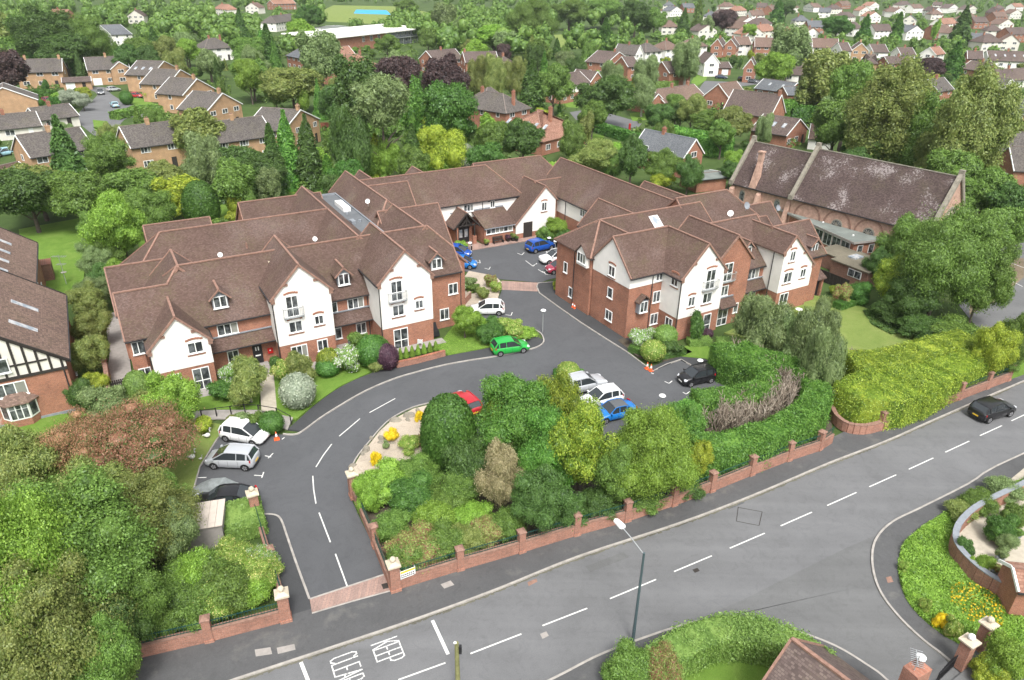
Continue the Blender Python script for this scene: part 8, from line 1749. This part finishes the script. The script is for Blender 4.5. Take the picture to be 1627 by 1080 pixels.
# ------------------------------------------------------------------ trees of the middle distance and beyond
# [key, foliage, u, v_top, v_foot, width px, label, name]
MT = [
('con', 'dark', 102, 183, 325, 78, 'tall dark conifer in front of the house at the left', 'conifer_tree'), ('fine2', 'mid', 168, 213, 300, 84, 'rounded tree between the dark conifer and the brick house', None), ('b1', 'dark', 45, 270, 370, 120, 'dark tree mass at the left edge', None), ('b2', 'olive', 60, 262, 350, 110, 'olive green tree below the left outbuilding', None), ('b1', 'mid', 120, 275, 370, 90, 'mid green tree under the tall dark conifer', None),
('fine2', 'bright', 180, 305, 425, 92, 'bright green tree beside the long lawn', None), ('fine2', 'mid', 240, 300, 380, 76, 'round green tree left of the clipped egg shaped bush', None), ('b1', 'mid', 205, 270, 345, 90, 'mid green tree above the bright one', None), ('b2', 'olive', 265, 258, 335, 70, 'olive tree behind the round green one', None),
('oval', 'olive', 312, 172, 262, 80, 'yellowish birch between the two orange brick houses', 'birch_tree'), ('hang', 'grey', 320, 212, 318, 72, 'drooping grey green tree in front of the birch', 'birch_tree'), ('b1', 'dark', 375, 232, 310, 84, 'mid green tree below the right orange brick house', None), ('b2', 'dark', 420, 240, 320, 70, 'dark green tree behind the white gable end', None),
('con', 'cypress', 455, 175, 300, 58, 'left tall green conifer of the pair near the white gabled house', 'conifer_tree'), ('con', 'dark', 488, 182, 300, 60, 'right tall dark conifer of the pair', 'conifer_tree'), ('con2', 'dark', 432, 195, 310, 48, 'dark conifer at the left of the tall pair', 'conifer_tree'), ('hang', 'dark', 555, 170, 300, 66, 'tall drooping green tree left of the yellow conifer', None), ('con', 'yellow', 597, 212, 288, 48, 'bright yellow conifer behind the ridge of the complex', 'conifer_tree'), ('con2', 'cypress', 520, 245, 300, 34, 'small light conifer left of the drooping tree', 'conifer_tree'),
('pine', 'grey', 608, 122, 290, 110, 'large blue green pine with orange trunk', 'pine_tree'), ('oval2', 'dark', 568, 92, 230, 80, 'tall mid green tree behind the pine', None), ('col', 'cypress', 659, 125, 240, 36, 'narrow bright green conifer beside the dark rounded tree', 'conifer_tree'), ('b3', 'clip', 709, 133, 265, 98, 'large dense dark green rounded tree', None), ('b1', 'copper', 628, 90, 185, 76, 'left dark copper beech', 'copper_beech'), ('b2', 'copper', 706, 88, 205, 74, 'right dark copper beech', 'copper_beech'),
('con', 'dark', 655, 196, 285, 50, 'drooping olive conifer below the narrow one', 'conifer_tree'), ('fine2', 'silver', 748, 230, 280, 50, 'silvery grey shrub tree behind the complex roof', None), ('b1', 'mid', 790, 195, 270, 60, 'mid green tree left of the orange roof', None), ('b2', 'dark', 832, 190, 275, 66, 'darker tree in front of the orange roof', None), ('b1', 'mid', 760, 205, 265, 44, 'green tree between the silvery one and the orange roof', None), ('col', 'bright', 776, 180, 240, 34, 'bright green pointed tree by the chimneyed house', None),
('hang', 'mid', 908, 193, 258, 50, 'light drooping tree right of the orange roofed house', None), ('fine2', 'olive', 950, 222, 285, 88, 'yellow green bushy tree behind the rear roof', None), ('oval', 'dark', 1004, 213, 300, 44, 'upright dark tree left of the slate roof', None), ('fine2', 'mid', 1052, 238, 300, 60, 'green tree in front of the slate roofed house', None), ('fine', 'dark', 1095, 248, 310, 44, 'dark green tree at the slate house corner', None), ('fine', 'yellow', 1055, 272, 305, 44, 'yellow green shrub tree behind the east roofs', None), ('fine', 'yellow', 1180, 298, 340, 30, 'golden shrub against the church wall', None), ('fine', 'bright', 1168, 238, 275, 36, 'bright green tree left of the church', None), ('fine', 'dark', 1160, 255, 300, 40, 'dark tree at the church chancel corner', None), ('fine', 'mid', 975, 240, 290, 40, 'leafy tree beside the upright dark one', None), ('fine', 'dark', 1190, 225, 262, 40, 'dark bush tree above the chancel', None),
('b1', 'dark', 962, 122, 205, 92, 'spreading dark green tree by the side street', None), ('con', 'dark', 845, 95, 190, 62, 'layered cedar like tree beside the side street', 'cedar_tree'), ('b1', 'mid', 880, 102, 185, 60, 'rounded green tree right of the cedar', None), ('hang', 'olive', 762, 88, 165, 40, 'left pale birch in front of the brown roof', 'birch_tree'), ('hang', 'olive', 785, 86, 170, 44, 'right pale birch in front of the brown roof', 'birch_tree'), ('hang', 'olive', 820, 90, 165, 44, 'pale birch left of the cedar', 'birch_tree'),
('hang', 'grey', 1092, 60, 140, 54, 'tall pale birch beside the white gabled house', 'birch_tree'), ('hang', 'grey', 1028, 88, 150, 44, 'pale birch in front of the brick houses', 'birch_tree'), ('hang', 'grey', 1022, 118, 185, 48, 'pale birch nearer the hedge', 'birch_tree'), ('hang', 'grey', 972, 96, 150, 38, 'pale birch left of the brick gable', 'birch_tree'),
('b3', 'bright', 1232, 84, 150, 54, 'round lime green tree on the side street', None), ('oval2', 'grey', 1255, 40, 135, 60, 'large pale willow like tree behind the lime green one', None), ('oval2', 'olive', 1308, 80, 190, 76, 'large olive green tree left of the layered pine', None), ('pine', 'mid', 1350, 98, 245, 74, 'layered pine tree right of the olive tree', 'pine_tree'), ('hang', 'olive', 1285, 120, 180, 44, 'drooping yellowish tree by the slate bungalow', None),
('lime', 'olive', 1415, 96, 290, 130, 'left of the two great lime trees behind the church', 'lime_tree'), ('lime', 'olive', 1545, 106, 330, 118, 'right of the two great lime trees beside the church', 'lime_tree'), ('lime', 'mid', 1468, 148, 300, 88, 'rounder lime tree between the two great ones', 'lime_tree'), ('b1', 'mid', 1330, 160, 260, 90, 'dark leafed tree left of the great lime trees', None), ('b2', 'mid', 1400, 190, 290, 90, 'lower green tree behind the church roof', None), ('b1', 'mid', 1510, 240, 345, 90, 'green tree behind the church gable', None), ('b2', 'olive', 1595, 180, 250, 70, 'leafy tree at the right edge', None), ('b1', 'mid', 1565, 270, 370, 90, 'mid green tree right of the church gable', None), ('b2', 'dark', 1610, 290, 390, 80, 'dark tree at the right edge beside the car park', None), ('b1', 'mid', 1590, 330, 420, 80, 'green tree over the church car park corner', None), ('b1', 'olive', 1480, 210, 310, 70, 'olive tree filling the gap between lime trees', None),
('b3', 'clip', 1330, 25, 70, 44, 'dense dark round tree in the right hand rows', None), ('con', 'clip', 1375, 22, 75, 34, 'dark conifer right of the dense round tree', 'conifer_tree'), ('con2', 'cypress', 1428, 18, 68, 28, 'green conifer in the right hand rows', 'conifer_tree'), ('con', 'dark', 1531, 8, 78, 44, 'broad dark cedar in the right hand rows', 'cedar_tree'), ('con', 'clip', 1518, 65, 125, 46, 'large dark conifer in front of the brown roofs', 'conifer_tree'), ('col', 'bright', 1488, 30, 68, 12, 'thin bright green conifer in the rows', 'conifer_tree'), ('b1', 'copper', 1480, 92, 135, 40, 'dark purple tree among the right hand roofs', 'purple_tree'), ('b1', 'grey', 1458, 93, 130, 30, 'grey green tree by the purple one', None), ('con', 'clip', 1237, -5, 40, 30, 'very dark tree at the top edge', None), ('b3', 'dark', 1250, 0, 35, 30, 'dark tree beside the top edge houses', None), ('b3', 'bright', 1190, 38, 68, 26, 'small bright round tree in the rows', None), ('b1', 'copper', 1150, 15, 60, 40, 'dark copper tree above the brick pair', 'copper_beech'), ('con', 'dark', 1087, 12, 62, 30, 'dark upright conifer near the top', 'conifer_tree'), ('con', 'mid', 1110, -5, 58, 26, 'tall conifer right of the dark one', 'conifer_tree'), ('oval', 'grey', 1125, 25, 62, 20, 'pale tree between conifer and copper tree', None), ('con', 'clip', 962, 28, 80, 42, 'dense dark green conifer beside the allotments', 'conifer_tree'), ('b1', 'mid', 1040, 12, 60, 38, 'yellow topped tree above the white houses', None), ('col', 'yellow', 1193, 80, 98, 14, 'small bright yellow green conifer', 'conifer_tree'),
('lime', 'dark', 75, 10, 118, 110, 'huge dark green tree behind the left houses', None), ('huge', 'mid', 130, 25, 115, 90, 'large green tree behind the close', None), ('oval2', 'mid', 60, 20, 112, 80, 'tall green tree at the upper left', None), ('b2', 'olive', 12, 20, 105, 60, 'pale olive tree at the top left edge', None), ('b1', 'dark', 100, 55, 125, 90, 'dark tree right behind the garages', None), ('b2', 'dark', 200, 70, 130, 44, 'dark tree behind the stepped row', None), ('b1', 'mid', 225, 60, 118, 50, 'mid green tree behind the stepped row of houses', None), ('con', 'dark', 245, 42, 100, 34, 'dark conifer near the timbered house', 'conifer_tree'), ('b1', 'bright', 295, 62, 110, 44, 'bright round tree left of the timbered house', None), ('oval', 'grey', 332, 78, 130, 40, 'grey green tree in front of the timbered house', None), ('con', 'dark', 382, 12, 80, 34, 'dark conifer right of the timbered house', 'conifer_tree'), ('con', 'dark', 425, 38, 110, 50, 'large dark conifer in the left centre', 'conifer_tree'), ('b1', 'mid', 395, 60, 120, 60, 'broad green tree left of the dark conifer', None), ('b3', 'clip', 492, 8, 55, 40, 'dark blue green rounded cedar near the school', None), ('oval2', 'grey', 508, 50, 150, 62, 'tall pale birch in front of the slate hipped roof', 'birch_tree'), ('b3', 'olive', 464, 108, 180, 100, 'broad rounded willow above the white gabled house', 'willow_tree'), ('b1', 'mid', 400, 95, 160, 60, 'green tree left of the broad willow', None), ('con', 'cypress', 505, 125, 190, 24, 'slim light green conifer right of the willow', 'conifer_tree'), ('b1', 'dark', 530, 135, 215, 50, 'dark tree by the red fence', None), ('oval', 'bright', 475, 30, 75, 44, 'yellow green tree below the blue green cedar', None), ('b1', 'mid', 615, 55, 95, 40, 'green tree in front of the school', None), ('b1', 'mid', 680, 45, 90, 34, 'bright tree at the right of the school', None), ('oval2', 'grey', 705, 5, 80, 44, 'tall pale poplar like tree beside the school', None), ('oval', 'grey', 732, 25, 82, 24, 'narrower pale tree beside the tall one', None), ('oval', 'mid', 645, 0, 26, 40, 'grove of trees by the blue court', None),
('huge', 'mid', 845, 0, 78, 78, 'great rounded tree behind the allotments', None), ('b2', 'bright', 785, 40, 90, 66, 'bright spreading trees behind the brown roofs', None), ('b1', 'mid', 905, 0, 48, 60, 'yellow green round tree near the top centre', None), ('con', 'dark', 885, 60, 95, 24, 'small dark conifer by the allotments', 'conifer_tree'), ('con', 'olive', 845, 55, 105, 30, 'olive conifer in the centre', 'conifer_tree'), ('b2', 'dark', 1010, 0, 60, 50, 'dark woodland tree right of the allotments', None), ('b1', 'mid', 960, 0, 45, 60, 'woodland tree behind the dense conifer', None), ('b1', 'olive', 1100, 150, 215, 44, 'olive tree in front of the long brown bungalow', None), ('b2', 'mid', 1120, 175, 225, 50, 'yellowish green tree behind the hedge of conifers', None), ('b1', 'olive', 1165, 170, 235, 56, 'autumn tinted tree below the steep dark roof', None), ('hang', 'grey', 1215, 180, 240, 34, 'pale feathery tree by the brick cottage', None), ('b1', 'dark', 1045, 165, 215, 48, 'dark small tree below the brick bungalow', None), ('b1', 'mid', 1075, 150, 200, 40, 'green tree near the middle bungalow', None),
]
for k, f, u, vt, vb, w, lab, nm in MT:
 T_(k, f, u, max(vt, -25), vb, w, lab, name=nm or 'broadleaf_tree')
T_('egg', 'clip', 317, 288, 358, 56, 'large smooth clipped egg shaped dark bush', name='clipped_bush'); T_('fine', 'yellow', 375, 295, 350, 34, 'small bright yellow tree beside the clipped egg shaped bush'); T_('fine', 'mid', 397, 305, 350, 30, 'thin green tree by the white rear gable'); T_('dome', 'bright', 700, 228, 280, 54, 'bright lime green clipped tree behind the ridge', name='clipped_bush')
B_('s2', 'mid', 350, 345, 358, 26, 'small shrub right of the clipped egg shaped bush'); B_('s2', 'yellow', 372, 336, 356, 26, 'low yellow shrub under the yellow tree')
for i, (u, v) in enumerate(((148, 360), (150, 390), (152, 420), (160, 445), (175, 400), (195, 380), (185, 440), (150, 465))): T_('fine2', ('mid', 'grey', 'grey', 'dark', 'mid', 'mid', 'bright', 'grey')[i], u, v - 26, v + 30, 52, ('first', 'second', 'third', 'fourth', 'fifth', 'sixth', 'seventh', 'eighth')[i] + ' tree of the leafy screen along the long lawn, counted from the far end')
hd = lambda L, w, h, f, lab, **k: hedge([at(u, v, h) for u, v in L], w, h, f, lab, dens=k.pop('dens', 26), size=.28, rough=.1, **k)
hd([(735, 272), (850, 262), (935, 255)], 2.2, 2.4, 'bright', 'long bright hedge behind the rear roof', dens=40); hd([(925, 182), (960, 198), (1010, 212), (1035, 222)], 2.0, 2.2, 'clip', 'dark clipped hedge along the side street garden', dens=40); hd([(1048, 200), (1100, 208), (1150, 222)], 6, 3.5, 'cypress', 'broad band of bright conifers behind the slate roofed house', dens=30)
hd([(1228, 165), (1262, 158)], 4, 5, 'cypress', 'tall block of clipped conifer left of the long dark hedge', dens=30); hd([(1262, 168), (1330, 172)], 3, 4, 'clip', 'long tall dark clipped hedge in the right middle', dens=30); hd([(1040, 130), (1075, 128)], 2, 2.2, 'clip2', 'bright square hedge below the brick gable', dens=30); hd([(60, 142), (83, 145)], 2.5, 2.2, 'clip', 'green block hedge in front of the orange houses', dens=40)
hd([(985, 160), (1035, 150)], 2, 2, 'clip2', 'clipped garden hedge right of the spreading dark tree', dens=30); hd([(180, 178), (222, 168), (262, 166)], 2.4, 1.8, 'mid', 'garden hedge beside the pale blue car in the close', dens=40); hd([(230, 300), (290, 305), (400, 290)], 3, 2.6, 'dark', 'dark hedge at the end of the left lawn', dens=30)
B_('ball', 'clip', 200, 145, 166, 20, 'round clipped bush at the red car drive'); B_('ball', 'clip', 55, 156, 172, 26, 'round clipped bush beside the maroon car'); T_('fine2', 'silver', 108, 142, 172, 38, 'left silver grey tree at the close'); T_('fine2', 'silver', 130, 146, 176, 30, 'right silver grey tree at the close'); B_('ball', 'yellow', 236, 140, 160, 18, 'yellow flowering bush in front of the stepped row')
# scattered garden and woodland trees
rs = np.random.default_rng(5)
def inpoly(x, y, P):
 c = False; j = len(P) - 1
 for i in range(len(P)):
  if (P[i][1] > y) != (P[j][1] > y) and x < (P[j][0] - P[i][0]) * (y - P[i][1]) / (P[j][1] - P[i][1]) + P[i][0]: c = not c
  j = i
 return c
def keepout(u, v):
 for a, b, c_, d in ((140, 130, 245, 215), (515, 8, 700, 50), (870, 50, 990, 85), (900, 165, 1015, 205), (1100, 115, 1215, 150), (20, 340, 140, 480), (0, 640, 200, 760)):
  if a < u < c_ and b < v < d: return True
 return False
placed = []; crowns = []
KEYS = ['b1', 'b2', 'b3', 'oval', 'oval2', 'con', 'con2', 'hang', 'col', 'fine2']; FOLS = ['mid', 'dark', 'olive', 'mid', 'bright', 'grey', 'dark', 'mid', 'clip', 'yellow', 'copper']
def try_tree(dist_lo, dist_hi, hr, gap, keys, wood):
 for _ in range(40):
  Y = math.sqrt(rs.uniform(dist_lo ** 2, dist_hi ** 2)); X = rs.uniform(-.78, .78) * Y
  u, v = proj((X, Y, 0))
  if keepout(u, v): continue
  s_, t_ = ungr(X, Y)
  if -22 < s_ < 78 and 44 < t_ < 103: continue
  if any(abs(X - a) < 22 and abs(Y - b) < 22 and inpoly_m(X, Y, c) for a, b, c in FC): continue
  if any((X - a) ** 2 + (Y - b) ** 2 < gap ** 2 for a, b in placed): continue
  h = rs.uniform(*hr); w = h * rs.uniform(.6, .95)
  pt = proj((X, Y, h)); ww = w * F_PX / dep((X, Y, h / 2)) / 2; D_ = math.hypot(X, Y); bad = False
  for D2, a, b, c, d in HOUSE_BOX:
   if D_ < D2 + 4 and pt[0] + ww * .75 > a and pt[0] - ww * .75 < c and pt[1] < d - (d - b) * .25 and v > b: bad = True; break
  if bad:
   h *= .45; w *= .5; pt = proj((X, Y, h)); ww = w * F_PX / dep((X, Y, h / 2)) / 2
   if any(D_ < D2 + 4 and pt[0] + ww * .75 > a and pt[0] - ww * .75 < c and pt[1] < d - (d - b) * .25 and v > b for D2, a, b, c, d in HOUSE_BOX): continue
  placed.append((X, Y)); return X, Y, h, w
 return None
def inpoly_m(x, y, P):
 cx = sum(p[0] for p in P) / len(P); cy = sum(p[1] for p in P) / len(P); return inpoly(cx + (x - cx) * .8, cy + (y - cy) * .8, P) or inpoly(x, y, P)
FC = [(sum(p[0] for p in c) / len(c), sum(p[1] for p in c) / len(c), c) for c in FOOT]
WORD = dict(mid='mid green', dark='dark green', olive='olive green', bright='bright green', grey='grey green', clip='deep green', yellow='yellow green', copper='copper coloured', silver='silver', cypress='fresh green')
FORM = dict(b1='rounded', b2='broad', b3='dense rounded', oval='tall oval', oval2='very tall', con='conical', con2='narrow conical', hang='drooping', col='columnar', fine2='bushy')
def wooded(u): return u < 520 or 620 < u < 1010
n = 0
for band, (lo, hi, cnt) in enumerate(((105, 200, 90), (200, 330, 175))):
 for i in range(cnt):
  r_ = try_tree(lo, hi, (7, 13) if band else (5.5, 10), 6.5 if band else 6, KEYS, True)
  if not r_: continue
  X, Y, h, w = r_; u, v = proj((X, Y, 0)); k = KEYS[int(rs.integers(0, len(KEYS)))]; f = FOLS[int(rs.integers(0, len(FOLS)))]
  if f == 'copper' and rs.uniform() < .7: f = 'mid'
  if k in ('con', 'con2', 'col'): w *= .55; f = f if f in ('dark', 'clip', 'olive', 'mid') else 'cypress'
  where = 'left' if u < 540 else 'centre' if u < 1080 else 'right'
  nm = 'conifer_tree' if k in ('con', 'con2') else 'broadleaf_tree'
  g_ = '%s %s trees among the houses %s' % (FORM[k], WORD[f], where)
  plant(k, f, (X, Y), h, w, '%s %s tree among the %s gardens in the %s distance' % (FORM[k], WORD[f], where, 'middle' if band else 'near'), nm, group=g_, z=-.06); n += 1
# beyond about 330 m the trees read as one mass: a single object of many crowns
VV = []; ev = []; ef = []; em = []
for i in range(2700):
 Y = math.sqrt(rs.uniform(325 ** 2, 1300 ** 2)) if i > 900 else math.sqrt(rs.uniform(325 ** 2, 560 ** 2)); X = rs.uniform(-.78, .78) * Y; u, v = proj((X, Y, 0))
 if keepout(u, v) or any(abs(X - a) < 22 and abs(Y - b) < 22 and inpoly_m(X, Y, c) for a, b, c in FC): continue
 wd = wooded(u); h = rs.uniform(8, 15) if wd else rs.uniform(4, 9); w = h * rs.uniform(.6, .9); pt = proj((X, Y, h)); ww = w * F_PX / dep((X, Y, h / 2)) / 2; D_ = math.hypot(X, Y)
 if (not wd) and Y < 560 and rs.uniform() < .2: continue
 if any(D_ < D2 + 4 and pt[0] + ww * .7 > a and pt[0] - ww * .7 < c and pt[1] < d - (d - b) * .3 and v > b for D2, a, b, c, d in HOUSE_BOX): continue
 L = lobes_crown(5 if Y < 560 else 2, w / 2, w / 2, h * .42, h * .58, .55, 'cone' if i % 5 == 0 else 'round', rs); nq = 240 if Y < 560 else 90; V = crown_leaves(L, nq, .55 if Y < 560 else .9, .6, 0, 0, rs, .2)
 VV.append(V + np.array([X, Y, 0])); v_, f_, m_ = core_faces(L, .9, 6, 4); n0 = len(ev); ev += [(p[0] + X, p[1] + Y, p[2]) for p in v_]; ef += [tuple(q + n0 for q in ff) for ff in f_]; em += m_
VV = np.vstack(VV); FO['wood'] = foliage('leaf_woodland', (.04, .08, .02), (.08, .14, .03), (.16, .21, .06), var=.35)
me = mesh_np('distant_trees', VV, len(VV) // 4, (ev, ef, em), [FO['wood']]); tag(link_obj('distant_trees', me), 'mass of distant trees between and beyond the far houses', kind='stuff')
# low garden bushes as undergrowth between the houses
VV = []
for i in range(2000):
 Y = math.sqrt(rs.uniform(100 ** 2, 420 ** 2)); X = rs.uniform(-.78, .78) * Y; u, v = proj((X, Y, 0)); s_, t_ = ungr(X, Y)
 if keepout(u, v) or (-7 < s_ < 77 and 44 < t_ < 101) or any(abs(X - a) < 22 and abs(Y - b) < 22 and inpoly_m(X, Y, c) for a, b, c in FC): continue
 h = rs.uniform(.7, 2.2); w = h * rs.uniform(.8, 1.6); L = [(0, 0, h * .5, w / 2, w / 2 * rs.uniform(.6, 1), h * .55)]; V = crown_leaves(L, 80, .26, .6, 0, 0, rs, .25); VV.append(V + np.array([X, Y, 0]))
VV = np.vstack(VV); me = mesh_np('garden_shrubbery', VV, len(VV) // 4, None, [FO['mid']]); tag(link_obj('garden_shrubbery', me), 'low shrubbery in the gardens between the houses', kind='stuff')
# ------------------------------------------------------------------ air
hm = bpy.data.materials.new('air_haze'); hm.use_nodes = True; nt = hm.node_tree; nt.nodes.clear(); pv = nt.nodes.new('ShaderNodeVolumePrincipled'); pv.inputs['Color'].default_value = (.86, .9, .95, 1); pv.inputs['Density'].default_value = .0001; pv.inputs['Anisotropy'].default_value = .2
nt.links.new(pv.outputs[0], nt.nodes.new('ShaderNodeOutputMaterial').inputs['Volume'])
m = MB(); m.box(-2300, 2300, -80, 2700, -1.1, 38); tag(m.build('haze', hm), kind='stuff')
